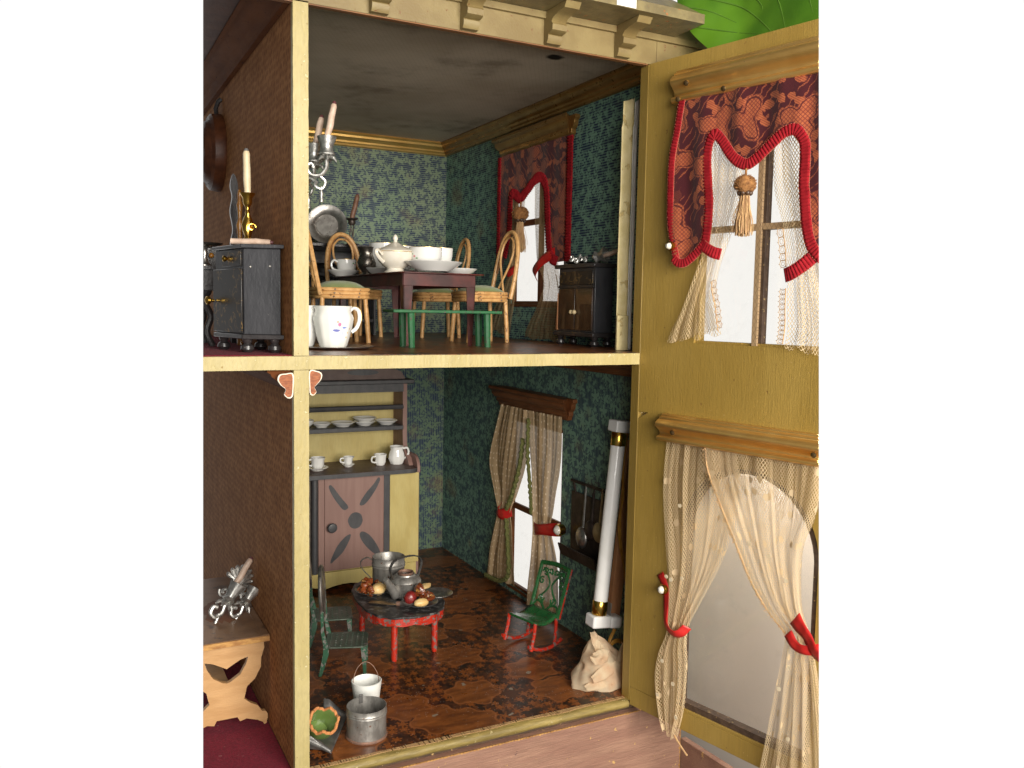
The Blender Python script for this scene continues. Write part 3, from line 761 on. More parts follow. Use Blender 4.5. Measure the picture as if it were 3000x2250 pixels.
# front frame: jamb on the right, frieze and eave on top
hp('jamb', MB().box((45.2, .02, ZF-.2), (XR+1.2, 1.9, 38.2)), 'ochre', bevel=.12)
hp('frieze', MB().box((-14, .0, 38.22), (60.4, .9, 43.6)), 'frieze', bevel=.08, clip=CL)
hp('frieze_underside', MB().box((-14, .12, 38.1), (45.1, .95, 38.21)), 'raw', clip=CL)
hp('frieze_moulding', MB().box((-14, -.5, 41.3), (60.4, -.01, 42.1)), 'frieze', bevel=.15, clip=CL)
ev = MB().box((-14, -6.6, 42.13), (48.8, 8, 43.3))
hp('eave', ev, 'eave', bevel=.2, clip=CL)
hp('roof_board', MB().prism([(-6.4, 43.32), (8, 43.32), (8, 52), (3.5, 49)], -14, 48.8, 'yz'), 'eave', bevel=.2, clip=CL)
hp('end_board', MB().box((46.3, -.12, 38.3), (60.3, -.005, 41.28)), 'frieze', bevel=.05)
BR = [(0, 38.25), (-.75, 38.3), (-1.05, 38.7), (-1.1, 39.2), (-.95, 39.35), (-1.7, 39.42), (-2.1, 39.6), (-2.15, 40.25), (-2.0, 40.4), (-1.85, 40.6), (-2.3, 41.0), (-3.4, 41.25), (-4.9, 41.4), (-5.4, 42.1), (-.51, 42.1), (-.51, 41.3), (-.01, 41.3), (-.01, 38.25)]
for x in (-3.0, 7.8, 18.9, 30.2, 40.6):
    if x < 0: continue
    m = MB().prism([(y-.005, z) for y, z in BR], x-1.02, x+1.02, 'yz')
    hp('bracket', m, 'frieze', bevel=.1)
# fretwork corner brackets under the middle floor
def rounded(poly, n=5):
    P = [Vector((a, b, 0)) for a, b in poly]; out = []
    for i in range(len(P)):
        a, b, c, d = P[i-1], P[i], P[(i+1) % len(P)], P[(i+2) % len(P)]
        for k in range(n):
            t = k/n
            q = .5*((2*b)+(c-a)*t+(2*a-5*b+4*c-d)*t*t+(3*b-a-3*c+d)*t**3)
            out.append((q.x, q.y))
    return out
for poly in ([(.03, -1.75), (.8, -1.72), (1.38, -2.0), (1.38, -2.6), (.95, -3.15), (.58, -3.6), (.8, -4.1), (.45, -4.48), (.1, -4.3), (.03, -3.6)],
             [(-1.80, -2.05), (-2.6, -1.98), (-3.3, -2.1), (-3.5, -2.65), (-3.15, -3.25), (-2.62, -3.75), (-2.78, -4.3), (-2.4, -4.7), (-1.95, -4.6), (-1.80, -3.9)]):
    pr = rounded(poly)
    b_ = hp('corner_bracket', MB().prism(pr, .02, .42), 'terracotta')
    cx = sum(a for a, _ in pr)/len(pr); cz = sum(b for _, b in pr)/len(pr)
    inn = [(cx+(a-cx)*.86, cz+(b-cz)*.93) for a, b in pr]
    obj('sawn_edge', MB().ring([(cx+(a-cx)*1.02, cz+(b-cz)*1.01) for a, b in pr], inn, -.03, .3), 'whiteedge', b_)
hp('paper_label', MB().box((35.4, -6.68, 42.2), (38.2, -6.62, 43.4)), 'paper')

# hinged front, swung open: local x runs from the hinge to the free edge, local y points into the picture's left
TH = radians(12.16)
DOOR_M = Matrix((Vector((sin(TH), -cos(TH), 0)), Vector((-cos(TH), -sin(TH), 0)), Vector((0, 0, 1)))).transposed().to_4x4()
DOOR_M.translation = Vector((45.25, -.05, 0))
def D(mb): mb.M = DOOR_M.copy(); return mb
def dpt(s, n, z): return DOOR_M @ Vector((s, n, z))
RC = [CUTR]
door = MB(); D(door)
DB, DT, DE, TK = -49.6, 38.2, 36.0, -1.7
UWD = (9.0, 26.9, 1.75, 30.5)
AC, AR, AS, AB = 18.0, 9.9, -22.5, -46.6       # arch centre, radius, spring line, sill
door.box((0, TK, DB), (UWD[0], 0, DT)) if False else None
# upper half: frame round the rectangular window
door.ring([(0, -8), (DE, -8), (DE, DT), (0, DT)], [(UWD[0], UWD[2]), (UWD[1], UWD[2]), (UWD[1], UWD[3]), (UWD[0], UWD[3])], TK, 0)
# lower half: frame round the arched window
inn = [(AC-AR, AB)]+[(AC-AR*cos(pi*k/24), AS+AR*.93*sin(pi*k/24)) for k in range(25)]+[(AC+AR, AB)]
n_ = len(inn)
out = []
for k, (a, b) in enumerate(inn):
    if k == 0: out.append((0, DB+2.65))
    elif k == n_-1: out.append((DE, DB+2.65))
    else:
        t = (k-1)/(n_-3)
        per = (-8-(-22.5))
        L1, L2 = per, DE
        q = t*(2*L1+L2)
        out.append((0, AS+q) if q < L1 else ((q-L1, -8) if q < L1+L2 else (DE, -8-(q-L1-L2))))
door.ring(out, inn, TK, 0)
dr = hp('door', door, 'ochre', clip=RC, auto=30)
obj('bottom_rail', D(MB()).box((0.02, TK-.01, DB), (DE, .02, DB+2.6)), 'ochre', dr, bevel=.06, clip=RC)
def dp(name, mb, mat, **k): return obj(name, mb, mat, dr, clip=RC, **k)
# rebate and panes of the upper window
vm, hm = 17.95, 15.9
rb = D(MB()).ring([(UWD[0]-.02, UWD[2]-.02), (UWD[1]+.02, UWD[2]-.02), (UWD[1]+.02, UWD[3]+.02), (UWD[0]-.02, UWD[3]+.02)], [(UWD[0]+.35, UWD[2]+.3), (UWD[1]-.35, UWD[2]+.3), (UWD[1]-.35, UWD[3]-.3), (UWD[0]+.35, UWD[3]-.3)], TK+.1, -.35)
dp('rebate', rb, 'ochre')
MAT['lattice'] = surf('papered muntin', (.40, .265, .14), (.34, .215, .105), .6, rough=.6, bmp=(4, .1))
def lattice():
    mt = MAT['lattice']; nt = mt.node_tree; b = nt.nodes['Principled BSDF']
    v = nd(nt, 'ShaderNodeSeparateXYZ', {0: coords(nt)})
    def ln(sgn):
        q = math_(nt, 'MULTIPLY_ADD', v.outputs[1], sgn*1.6, v.outputs[2])
        q = math_(nt, 'ABSOLUTE', math_(nt, 'SUBTRACT', math_(nt, 'FRACT', math_(nt, 'DIVIDE', q, .95)), .5))
        return math_(nt, 'GREATER_THAN', q, .46)
    c = mixc(nt, math_(nt, 'MULTIPLY', math_(nt, 'MAXIMUM', ln(1), ln(-1)), .7), (.40, .265, .14), (.07, .04, .02))
    setb(nt, b, col=c)
lattice()
dp('muntin', D(MB()).box((vm-.38, -1.1, UWD[2]-.3), (vm+.38, -.05, UWD[3])), 'lattice', bevel=.04)
dp('muntin', D(MB()).box((vm+.385, -1.3, UWD[2]+.3), (vm+.85, -.35, UWD[3])), 'putty', bevel=.04)
for (s0, s1) in ((UWD[0], vm-.39), (vm+.39, UWD[1])):
    dp('muntin', D(MB()).box((s0, -1.1, hm-.38), (s1, -.1, hm+.38)), 'lattice', bevel=.04)
for (s0, s1) in ((UWD[0]+.35, vm-.39), (vm+.86, UWD[1]-.35)):
    for (z0, z1) in ((UWD[2]+.3, hm-.39), (hm+.39, UWD[3]-.3)):
        dp('pane', D(MB()).box((s0, -.98, z0), (s1, -.93, z1)), 'glass')
# putty line and pane of the arched window
ci = [(AC+(a-AC)*.925, (b if b > AB else AB+.8)+(-.6 if b > AS else 0)) for a, b in inn]
dp('putty_line', D(MB()).ring([(a, b) for a, b in inn], ci, TK+.2, -.3), 'putty')
dp('pane', D(MB()).prism([(AC+(a-AC)*.95, b+(-.3 if b > AS else (.5 if b <= AB else 0))) for a, b in inn], -1.15, -1.1), 'glass')
# curved sheet of backdrop paper standing behind the open front
bd = D(MB())
bd.grid(24, 30, lambda u, v: (-26+88*u, -15-6*(1-v)**3, -84+78*v))
bk = obj('backdrop_sheet', bd, 'backdrop', clip=RC); bk['kind'] = 'structure'
lw = MB()
for (a, b) in ((-560, -340), (560, -340), (560, 340), (-560, 340)):
    lw.p(CAM+fw*430+rt*a+up*b)
lw.f.append([0, 1, 2, 3])
bk = obj('white_glow_wall', lw, 'lightwall'); bk['kind'] = 'structure'  # added emissive wall, its own glow gives the white surround and windows

# ------------------------------------------------------------------ upper right room: chairs round the table
def bentwood_chair(label, loc, rz):
    """faces local +x, back at -x"""
    t = thing('bentwood_chair', label, 'chair', loc, rz, 'bentwood chairs round the dining table')
    sx, sy = 4.1, 3.6
    out = []
    for k in range(48):
        a = 2*pi*k/48; e = .62
        out.append((sx*math.copysign(abs(cos(a))**e, cos(a)), sy*math.copysign(abs(sin(a))**e, sin(a))*(1-.08*cos(a)*-1)))
    for i, z in enumerate((6.95, 7.5, 8.05)):
        pts = [(a*(1+.012*(i-1)), b*(1+.012*(i-1)), z) for a, b in out]
        obj('seat_band', MB().tube(pts, .30, 8, closed=True), 'bentwood', t)
    obj('seat_base', MB().prism([(a*.97, b*.97) for a, b in out], 6.8, 8.0, 'xy'), 'canedark', t)
    cu = MB()
    def cush(u, v):
        k = min(int(u*48), 47); a, b = out[k]
        r = (1-v)
        return (a*.985*r, b*.985*r, 8.05+1.35*(1-r**2.8)+.05*mnoise.noise(Vector((a*r*2, b*r*2, 3))))
    cu.grid(48, 9, cush, wrap=True)
    obj('seat_cushion', cu, 'tapestry', t)
    for (x, y, dx, dy) in ((3.2, -2.75, .5, -.25), (3.2, 2.75, .5, .25), (-3.3, -2.6, -.35, -.15), (-3.3, 2.6, -.35, .15)):
        obj('leg', MB().tube([(x, y, 7.0), (x+dx*.5, y+dy*.5, 3.5), (x+dx, y+dy, .05)], [.34, .38, .36], 10), 'bentwood', t)
    # outer hoop rises from the rear corners, leaning back
    def lean(z): return -3.75-.235*(z-7.0)+.005*(z-7)**2
    H = []
    for k in range(41):
        a = pi*k/40
        yy = -3.35*cos(a)*(1+.12*sin(a)); zz = 7.2+11.2*sin(a)**.62
        H.append((lean(zz), yy, zz))
    obj('back_hoop', MB().tube(H, .36, 8), 'bentwood', t)
    H2 = [(lean(z)-.02, y*.86+.02, z*.985) for (x, y, z) in H[3:-3]]
    obj('back_hoop', MB().tube(H2, .2, 6), 'canedark', t)
    # inner looped rods crossing low on the back
    for sg in (-1, 1):
        L = bez([(lean(7.3)+.25, sg*-1.6, 7.4), (lean(10)+.2, sg*.2, 10.6), (lean(13)+.2, sg*1.75, 13.6), (lean(15.8)+.15, sg*1.85, 15.9), (lean(17.0)+.15, sg*.9, 17.2), (lean(17.3)+.15, 0, 17.45)], 26)
        obj('back_loop', MB().tube(L, .19, 7), 'bentwood', t)
    for (x, y) in ((-1.9, -1), (1.9, -1), (-1.9, 1), (1.9, 1)):
        nb = MB()
        for i, z in enumerate((6.97, 7.5, 8.03)):
            nb.blob((x+.1*i, y*3.83, z), (.14, .07, .14), 8, 6)
        obj('nail', nb, 'nail', t)
    return t
chair = bentwood_chair('bentwood chair with green seat, left of the dining table behind the white jug', (13.0, 33.2, 0), 0)
dup(chair, (36.9, 33.6, 0), pi+.06, 'bentwood chair with green seat right of the dining table, nearest the black cabinet')
dup(chair, (23.3, 58.0, 0), -pi/2+.18, 'bentwood chair behind the far end of the dining table, before the pewter plate', 1.03)
dup(chair, (37.4, 54.0, 0), pi-.05, 'bentwood chair on the far right of the dining table, half hidden by the front chair')

TZ = 10.7
tb = thing('dining_table', 'dark mahogany painted tin table set with white china', 'table', (0, 0, 0))
def rrect(x0, y0, x1, y1, r, n=5):
    P = []
    for (cx, cy, a) in ((x1-r, y1-r, 0), (x0+r, y1-r, 90), (x0+r, y0+r, 180), (x1-r, y0+r, 270)):
        P += arc(cx, cy, r, a, a+90, n)
    return P
obj('table_top', MB().prism(rrect(18.6, 21.4, 32.1, 56.5, .9), TZ-.2, TZ, 'xy'), 'mahogany', tb, bevel=.06)
ap = MB()
ap.box((19.2, 22.0, 8.7), (30.6, 22.25, TZ-.2)); ap.box((19.2, 55.0, 8.7), (30.6, 55.25, TZ-.2))
ap.box((19.2, 22.25, 8.7), (19.45, 55.0, TZ-.2)); ap.box((30.35, 22.25, 8.7), (30.6, 55.0, TZ-.2))
obj('apron', ap, 'mahogany', tb, bevel=.05)
for (x, y, sx, sy) in ((19.2, 22.0, 1, 1), (30.6, 22.0, -1, 1), (19.2, 55.25, 1, -1), (30.6, 55.25, -1, -1)):
    lg = MB()
    for (ux, uy) in ((1.45, .16), (.16, 1.45)):
        A = [lg.p((x+sx*a, y+sy*b, 8.7)) for a, b in ((0, 0), (ux, 0), (ux, uy), (0, uy))]
        dx = .25
        B = [lg.p((x+sx*(a*.5+dx), y+sy*(b*.5+dx), .02)) for a, b in ((0, 0), (ux, 0), (ux, uy), (0, uy))]
        lg.f += [A, B[::-1]]+[[A[k], B[k], B[(k+1) % 4], A[(k+1) % 4]] for k in range(4)]
    obj('leg', lg, 'mahogany', tb)

st = thing('bench', 'small chipped green metal bench in front of the dining table', 'bench', (0, 0, 0))
obj('seat', MB().box((15.6, 16.0, 4.85), (32.2, 20.6, 5.28)), 'greenpaint', st, bevel=.1)
for (x, y) in ((18.5, 17.0), (30.3, 17.2), (18.3, 19.9), (30.2, 20.0)):
    obj('leg', MB().tube([(x, y, 4.85), (x+.05, y-.05, 2.5), (x+.1, y-.1, .3), (x+.1, y-.1, .02)], [.56, .52, .45, .5], 8), 'greenpaint', st)
    obj('foot_chip', MB().tube([(x+.1, y-.1, .32), (x+.1, y-.1, .0)], [.43, .46], 8), 'rust', st)

# ---- china and pewter on the table
FL_PINK, FL_GREEN, FL_BLUE = (.62, .16, .18), (.10, .30, .10), (.03, .06, .38)
def cup(label, loc, r, h, rz, spots, saucer=None, mat=None, foot=True, sl=None, group=None, name='teacup'):
    t = thing(name, label, 'cup', loc, rz, group)
    m = mat or painted_china('china '+label[:18], (.80, .79, .76), spots)
    prof = [(0, .08), (r*.5, .08), (r*.52, 0), (r*.62, 0), (r*.64, .15), (r*.86, h*.28), (r*.97, h*.6), (r*1.0, h), (r*.965, h), (r*.93, h*.6), (r*.8, h*.26), (0, h*.16)]
    obj('bowl', MB().lathe(prof, 32), m, t)
    obj('gilt_rim', MB().lathe([(r*1.005, h-.04), (r*1.005, h+.02), (r*.96, h+.02), (r*.96, h-.04)], 32), 'giltline', t)
    hd = bez([(r*.94, 0, h*.82), (r*1.35, 0, h*.92), (r*1.62, 0, h*.66), (r*1.45, 0, h*.35), (r*.86, 0, h*.24)], 18)
    obj('handle', MB().tube(hd, .055*r+.08, 8), 'porcelain', t)
    return t
def saucer(label, loc, r, h, mat='porcelain', group=None, name='saucer', cat='saucer'):
    prof = [(0, .1), (r*.45, .1), (r*.47, 0), (r*.55, 0), (r*.58, .12), (r*.8, h*.5), (r*1.0, h), (r*.985, h+.06), (r*.78, h*.62), (r*.55, .24), (0, .2)]
    o = obj(name, MB().at((0, 0, 0)).lathe(prof, 40), mat)
    o.location = Vector(loc)*S
    return tag(o, label, cat, group)
ft = [((1.6, -1.2, 2.2), (.35, .6, .3), FL_PINK), ((1.2, -1.5, 2.45), (.4, .6, .22), FL_GREEN), ((1.9, -.6, 2.6), (.3, .6, .2), FL_GREEN)]
saucer('small white saucer at the left edge of the dining table', (19.2, 52.0, TZ), 2.75, 1.0)
cup('small white teacup with pink flower sprig on the left saucer', (19.8, 52.3, TZ+.35), 1.75, 2.6, pi+.15, [((-.9, 1.35, 1.7), (.22, .5, .2), FL_PINK), ((-.55, 1.5, 1.9), (.26, .5, .16), FL_GREEN), ((-1.1, 1.3, 2.05), (.18, .5, .16), FL_GREEN)])
saucer('large white saucer under the front right cup', (25.9, 27.3, TZ+.42), 4.5, 1.35)
saucer('white saucer at the right end of the dining table', (31.2, 29.6, TZ), 2.9, 1.0)
cup('white teacup with leafy flower sprigs on the large saucer', (25.2, 28.6, TZ+1.0), 2.55, 3.0, 2.4, [((1.0, 2.1, 1.6), (.25, .8, .25), FL_PINK), ((1.9, 1.5, 2.1), (.3, .8, .25), FL_GREEN), ((2.0, 1.6, 1.7), (.25, .8, .2), FL_GREEN), ((.6, 2.3, 1.3), (.3, .8, .18), FL_GREEN), ((1.3, 2.0, 1.95), (.15, .8, .15), FL_GREEN)])
cup('white teacup with gilt handle turned to the front, far right on the table', (29.6, 33.6, TZ+1.2), 2.1, 3.2, -pi/2-.35, [])
cup('white cup standing behind the tureen on the left', (23.6, 43.2, TZ+1.2), 2.5, 4.2, .6, [])
cup('white cup standing behind the tureen on the right', (27.3, 45.0, TZ+1.2), 2.35, 4.0, 2.8, [])
saucer('white saucer under the left cup behind the tureen', (23.6, 43.2, TZ), 3.6, 1.2)
saucer('white saucer under the right cup behind the tureen', (28.2, 47.2, TZ), 3.4, 1.2)

tu = thing('tureen', 'cream china sugar tureen with pointed lid and two handles', 'tureen', (21.0, 30.6, TZ), .45)
obj('bowl', MB().lathe([(0, 0), (1.7, 0), (1.75, .18), (1.35, .45), (1.25, .75), (1.9, 1.15), (2.6, 1.9), (2.85, 2.7), (2.9, 3.15), (2.6, 3.2), (0, 3.0)], 36), 'cream_china', tu)
ld = obj('lid', MB().lathe([(0, 3.1), (2.95, 3.15), (3.0, 3.4), (2.7, 3.62), (1.7, 4.0), (.85, 4.45), (.4, 4.75), (0, 4.8)], 36), 'cream_china', tu)
obj('knob', MB().lathe([(0, 4.7), (.34, 4.75), (.28, 5.0), (.42, 5.25), (.36, 5.55), (.18, 5.85), (0, 6.0)], 16), 'cream_china', ld)
obj('rim_line', MB().lathe([(2.86, 3.16), (3.03, 3.24), (3.03, 3.3), (2.86, 3.3)], 36), 'giltline', tu)
for sg in (-1, 1):
    obj('handle', MB().tube(bez([(sg*2.5, 0, 1.6), (sg*3.25, 0, 2.1), (sg*3.9, 0, 2.75), (sg*4.0, 0, 3.2), (sg*3.6, 0, 3.35), (sg*2.8, 0, 2.75)], 20), .27, 8, flat=.7), 'cream_china', tu)
cr = thing('creamer', 'dark pewter cream jug beside the tureen', 'jug', (20.7, 43.5, TZ), .25)
def lip(a, r, z): return r*(1+.22*max(0, cos(a-pi))**6*max(0, (z-3)/2))
obj('body', MB().lathe([(0, 0), (1.1, 0), (1.15, .15), (.8, .45), (.95, .75), (1.5, 1.4), (1.65, 2.1), (1.4, 2.9), (1.15, 3.5), (1.25, 4.1), (1.5, 4.7), (1.42, 4.7), (1.1, 4.0), (1.05, 3.4), (0, 1.5)], 30, fn=lip), 'darkpewter', cr)
obj('handle', MB().tube(bez([(1.25, 0, 4.3), (1.5, 0, 5.3), (2.0, 0, 5.5), (2.35, 0, 4.6), (2.0, 0, 3.2), (1.55, 0, 2.0)], 20), .2, 8, flat=.6), 'darkpewter', cr)

# ---- jugs on the tray in the front left corner
ty = obj('tray', MB().lathe([(0, .12), (4.6, .12), (5.3, .32), (5.35, .38), (5.25, .42), (4.5, .26), (0, .24)], 48), 'pewter')
ty.location = Vector((7.0, 15.2, 0))*S
tag(ty, 'round pewter tray on the floor under the white jugs', 'tray')
ink = [((-.35, -2.4, 3.55), (.26, 1.2, .5), (.62, .22, .12)), ((-.12, -2.4, 3.0), (.33, 1.2, .36), (.7, .08, .28)), ((-.45, -2.4, 2.2), (.62, 1.2, .24), (.04, .07, .42)), ((.6, -2.4, 2.55), (.5, 1.2, .18), (.10, .2, .6)), ((.35, -2.4, 1.7), (.10, 1.2, .6), (.3, .42, .75)), ((1.2, -2.1, 1.9), (.16, 1.2, .16), (.72, .5, .25)), ((1.0, -2.1, 1.3), (.16, 1.2, .16), (.72, .5, .25)), ((1.5, -1.9, 2.4), (.14, 1.2, .14), (.7, .45, .2))]
jm = painted_china('painted jug china', (.81, .79, .74), ink)
def jug(label, loc, rz, mt):
    t = thing('jug', label, 'jug', loc, rz, 'white china jugs')
    def fac(a, r, z): return r*(1-.03*abs(sin(a*6))**.5*(1 if z < 4.2 else 0))
    obj('body', MB().lathe([(0, 0), (1.72, 0), (1.82, .2), (2.15, 1.3), (2.52, 2.9), (2.66, 3.7), (2.55, 4.15), (2.3, 4.5), (2.28, 4.75), (2.46, 5.3), (2.36, 5.33), (2.15, 4.7), (2.4, 3.6), (1.7, .4), (0, .35)], 48, fn=fac), mt, t)
    obj('handle', MB().tube(bez([(2.2, 0, 4.5), (2.9, 0, 5.05), (3.55, 0, 4.7), (3.7, 0, 3.6), (3.3, 0, 2.5), (2.55, 0, 1.9)], 22), .26, 8, flat=.75), 'porcelain', t)
    obj('gilt_line', MB().tube(bez([(2.4, 0, 4.85), (2.95, 0, 5.3), (3.75, 0, 4.9), (3.95, 0, 3.6), (3.5, 0, 2.4)], 18), .09, 6), 'giltline', t)
    return t
jug('faceted white jug painted with a dragonfly, on the pewter tray', (6.7, 14.2, .28), .12, jm)
jug('white jug half hidden behind the yellow partition edge', (3.2, 17.2, .28), 2.5, MAT['porcelain'])

# ---- sconce on the partition
def spiral(c, r0, turns, plane, n=22, sg=1, ph=0.0):
    P = []
    for k in range(n+1):
        t = k/n; a = ph+sg*turns*2*pi*t; r = r0*(1-.8*t)
        q = (r*cos(a), r*sin(a))
        P.append(Vector(c)+Vector(plane[0])*q[0]+Vector(plane[1])*q[1])
    return P
def candle_cup(mb, c, sc=1.0, ax=None):
    return mb
def sconce_parts(t, arms, r=.24):
    for (x, z, dy) in arms:
        cupm = MB().at((x, dy, z))
        cupm.lathe([(0, -.2), (.35, -.2), (.45, .1), (.95, .3), (1.0, .45), (.75, .9), (.8, 1.4), (1.15, 2.3), (1.2, 2.5), (1.0, 2.5), (.9, 2.0), (0, 1.9)], 20, fn=lambda a, r, z: r*(1+.08*cos(6*a)*(1 if z < .6 else 0)))
        obj('candle_cup', cupm, 'silver', t)
        pet = MB()
        for k in range(7):
            a = 2*pi*k/7
            pet.tube([(x+.5*cos(a), dy+.5*sin(a), z), (x+1.0*cos(a), dy+1.0*sin(a), z-.15), (x+1.25*cos(a), dy+1.25*sin(a), z-.5)], [.26, .22, .05], 6)
        obj('drip_leaves', pet, 'silver', t)
        obj('arm', MB().tube(bez([(x, dy, z-.2), (x-.1, dy, z-1.4), (x-.9, dy*.8, z-2.3), (x-2.0, dy*.5, z-2.2), (x-2.4, dy*.4, z-1.3), (x-1.9, dy*.5, z-.9), (x-1.6, dy*.6, z-1.4)], 30), [r*1.1-.004*k*r for k in range(31)], 8), 'silver', t)
        obj('scroll', MB().tube(bez([(x-.9, dy*.8, z-2.3), (x-.2, dy, z-3.0), (x-.6, dy, z-3.9), (x-1.4, dy*.7, z-3.6), (x-1.3, dy*.7, z-3.0)], 24), r*.8, 7), 'silver', t)
        obj('pendant', MB().at((x-.7, dy, z-5.6)).lathe([(0, 0), (.32, .05), (.28, .5), (.2, .7), (.3, 1.1), (.16, 1.4), (.2, 1.9), (0, 2.0)], 10), 'silver', t)
sc = thing('wall_sconce', 'ornate silver wall sconce on the partition, holding two leaning candles', 'sconce', (.9, 12.3, 24.0))
sconce_parts(sc, [(4.3, 0, -.6), (3.4, -.6, 2.2)])
obj('back_plate', MB().at((-.55, .8, -1.5)).blob((0, 0, 0), (.35, 1.1, 3.4), 16, 12, fn=lambda d: 1+.15*cos(8*atan2(d.z, d.y))), 'silver', sc)
obj('stem', MB().tube(bez([(-.6, .8, -2), (.8, .6, -3.0), (2.4, .5, -2.5), (3.3, .3, -3.2)], 18), .26, 8), 'silver', sc)
def candle(label, a, b, r, mat='oldwax', wick='wick', wob=.1, top=.12, group=None):
    a, b = Vector(a), Vector(b); d = b-a; L = d.length; q = d.to_track_quat('Z', 'Y')
    t = thing('candle', label, 'candle', a, 0, group); t.rotation_euler = q.to_euler()
    n = 16; P = []; R_ = []
    for k in range(n+1):
        z = L*(1-top*.55)*k/n
        P.append((wob*mnoise.noise(Vector((z*.7, 1, r*9))), wob*mnoise.noise(Vector((z*.7, 5, r*9))), z)); R_.append(r*(1+.12*mnoise.noise(Vector((z*1.1, 9, r*4))))*(1 if k < n else .7))
    obj('wax', MB().tube(P, R_, 14), mat, t)
    e = Vector(P[-1])
    obj('wick', MB().tube([e-Vector((0, 0, .1)), e+Vector((0, 0, L*top*.3)), e+Vector((.02, 0, L*top*.6))], [r*.62, r*.62, r*.4], 10), wick, t)
    return t
candle('long leaning old candle in the front cup of the silver sconce', (5.2, 11.6, 26.1), (6.2, 11.9, 30.9), .42)
candle('shorter candle behind it in the silver sconce', (4.4, 14.3, 25.4), (5.3, 14.5, 29.6), .42)

# ---- sideboard at the back with plate and candlestick
sb = thing('sideboard', 'black shelved sideboard against the back wall of the upper room', 'sideboard', (0, 0, 0))
obj('top', MB().box((14.5, 66.0, 16.7), (30.3, 81.8, 17.3)), 'black', sb, bevel=.08)
for z in (13.6, 11.2): obj('shelf', MB().box((15.2, 67.0, z), (29.6, 81.6, z+.6)), 'black', sb, bevel=.06)
obj('side_panel', MB().box((14.8, 66.8, 0.02), (15.19, 81.6, 16.69)), 'black', sb)
obj('side_panel', MB().box((29.61, 66.8, 0.02), (30.0, 81.6, 16.69)), 'black', sb)
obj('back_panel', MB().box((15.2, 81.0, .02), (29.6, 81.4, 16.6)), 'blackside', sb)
obj('lower_shelf', MB().box((15.2, 67, 2.5), (29.6, 80.9, 3.1)), 'black', sb, bevel=.06)
pt = obj('pewter_plate', MB().lathe([(0, 0), (2.1, 0), (2.25, .06), (2.9, .55), (3.55, .75), (3.85, .8), (3.85, .95), (3.5, .9), (2.85, .72), (2.2, .25), (2.1, .12), (2.05, .18), (0, .16)], 56), 'pewter')
pt.location = Vector((21.6, 71.4, 21.1))*S; pt.rotation_euler = (radians(78), 0, radians(-18))
tag(pt, 'round pewter plate leaning upright on the black sideboard', 'plate')
ck = thing('candlestick', 'blackened candlestick with openwork stem on the sideboard', 'candlestick', (27.4, 74.2, 17.3))
obj('base', MB().lathe([(0, 0), (1.7, 0), (1.75, .2), (1.3, .6), (.7, .9), (0, 1.0)], 24), 'scoop', ck)
for k in range(3):
    a = 2*pi*k/3
    obj('stem_rod', MB().tube([(.35*cos(a), .35*sin(a), .8), (.42*cos(a+1), .42*sin(a+1), 2.6), (.35*cos(a+2), .35*sin(a+2), 4.5)], .12, 6), 'scoop', ck)
obj('cup', MB().lathe([(0, 4.4), (.5, 4.4), (.75, 4.8), (.7, 5.3), (1.3, 5.6), (1.25, 5.75), (.6, 5.6), (0, 5.5)], 20), 'scoop', ck)
MAT['brownwax'] = surf('brown candle stub', (.20, .10, .06), (.13, .06, .035), 1, rough=.5)
candle('brown leaning candle in the blackened candlestick', (27.4, 74.2, 22.8), (28.7, 74.5, 27.9), .5, 'brownwax', 'wick', .08, .08)

# ---- small black cabinet by the right wall
cb = thing('black_cabinet', 'small black cabinet with two doors by the right wall', 'cabinet', (0, 0, 0))
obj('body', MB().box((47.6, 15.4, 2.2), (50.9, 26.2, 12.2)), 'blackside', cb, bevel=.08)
obj('top', MB().box((47.0, 14.8, 12.2), (51.1, 26.8, 12.85)), 'black', cb, bevel=.1)
obj('base', MB().box((47.0, 14.8, 1.5), (51.1, 26.8, 2.2)), 'black', cb, bevel=.12)
obj('drawer', MB().box((47.42, 15.9, 9.6), (47.6, 25.7, 11.7)), 'giltpanel', cb, bevel=.05)
obj('rail', MB().box((47.38, 15.5, 9.1), (47.6, 26.1, 9.5)), 'black', cb, bevel=.05)
MAT['doorbrown'] = surf('brown door panel', (.055, .026, .012), (.03, .016, .009), .5, rough=.3, coat=.4)  # brown in two random tones
for (y0, y1, dy) in ((15.8, 20.7, 1), (20.95, 25.9, -1)):
    d_ = obj('door', MB().box((47.36, y0, 2.5), (47.6, y1, 9.0)), 'doorbrown', cb, bevel=.06)
    obj('knob', MB().blob((47.0, y1-.35 if dy > 0 else y0+.35, 5.3), .36, 14, 10), 'ivory', d_)
obj('door_edge', MB().prism([(26.05, 2.4), (26.5, 2.4), (26.05, 8.3)], 47.3, 47.6, 'yz'), 'batten', cb)
for (x, y) in ((47.9, 15.7), (47.9, 25.8), (50.3, 15.7), (50.3, 25.8)):
    obj('foot', MB().at((x, y, .02)).lathe([(0, 0), (.45, 0), (.75, .35), (.7, .75), (.4, 1.0), (.55, 1.2), (.6, 1.5), (0, 1.5)], 16), 'black', cb)
sn = thing('candle_holder', 'broken silver candle holder lying on the small black cabinet', 'candle holder', (48.8, 17.6, 13.75), 0)
hax = Vector((.42, -.88, .2)).normalized(); hu = hax.cross(Vector((0, 0, 1))).normalized()
hm_ = MB().axes((0, 0, 0), hu, hax.cross(hu), hax)
hm_.lathe([(0, -.2), (.35, -.2), (.45, .1), (.9, .3), (.6, .7), (.7, 1.2), (1.1, 1.8), (1.18, 2.1), (.9, 2.1), (.8, 1.7), (0, 1.6)], 20, fn=lambda a, r, z: r*(1+.1*cos(5*a)))
obj('cup', hm_, 'silver', sn)
sv = MB()
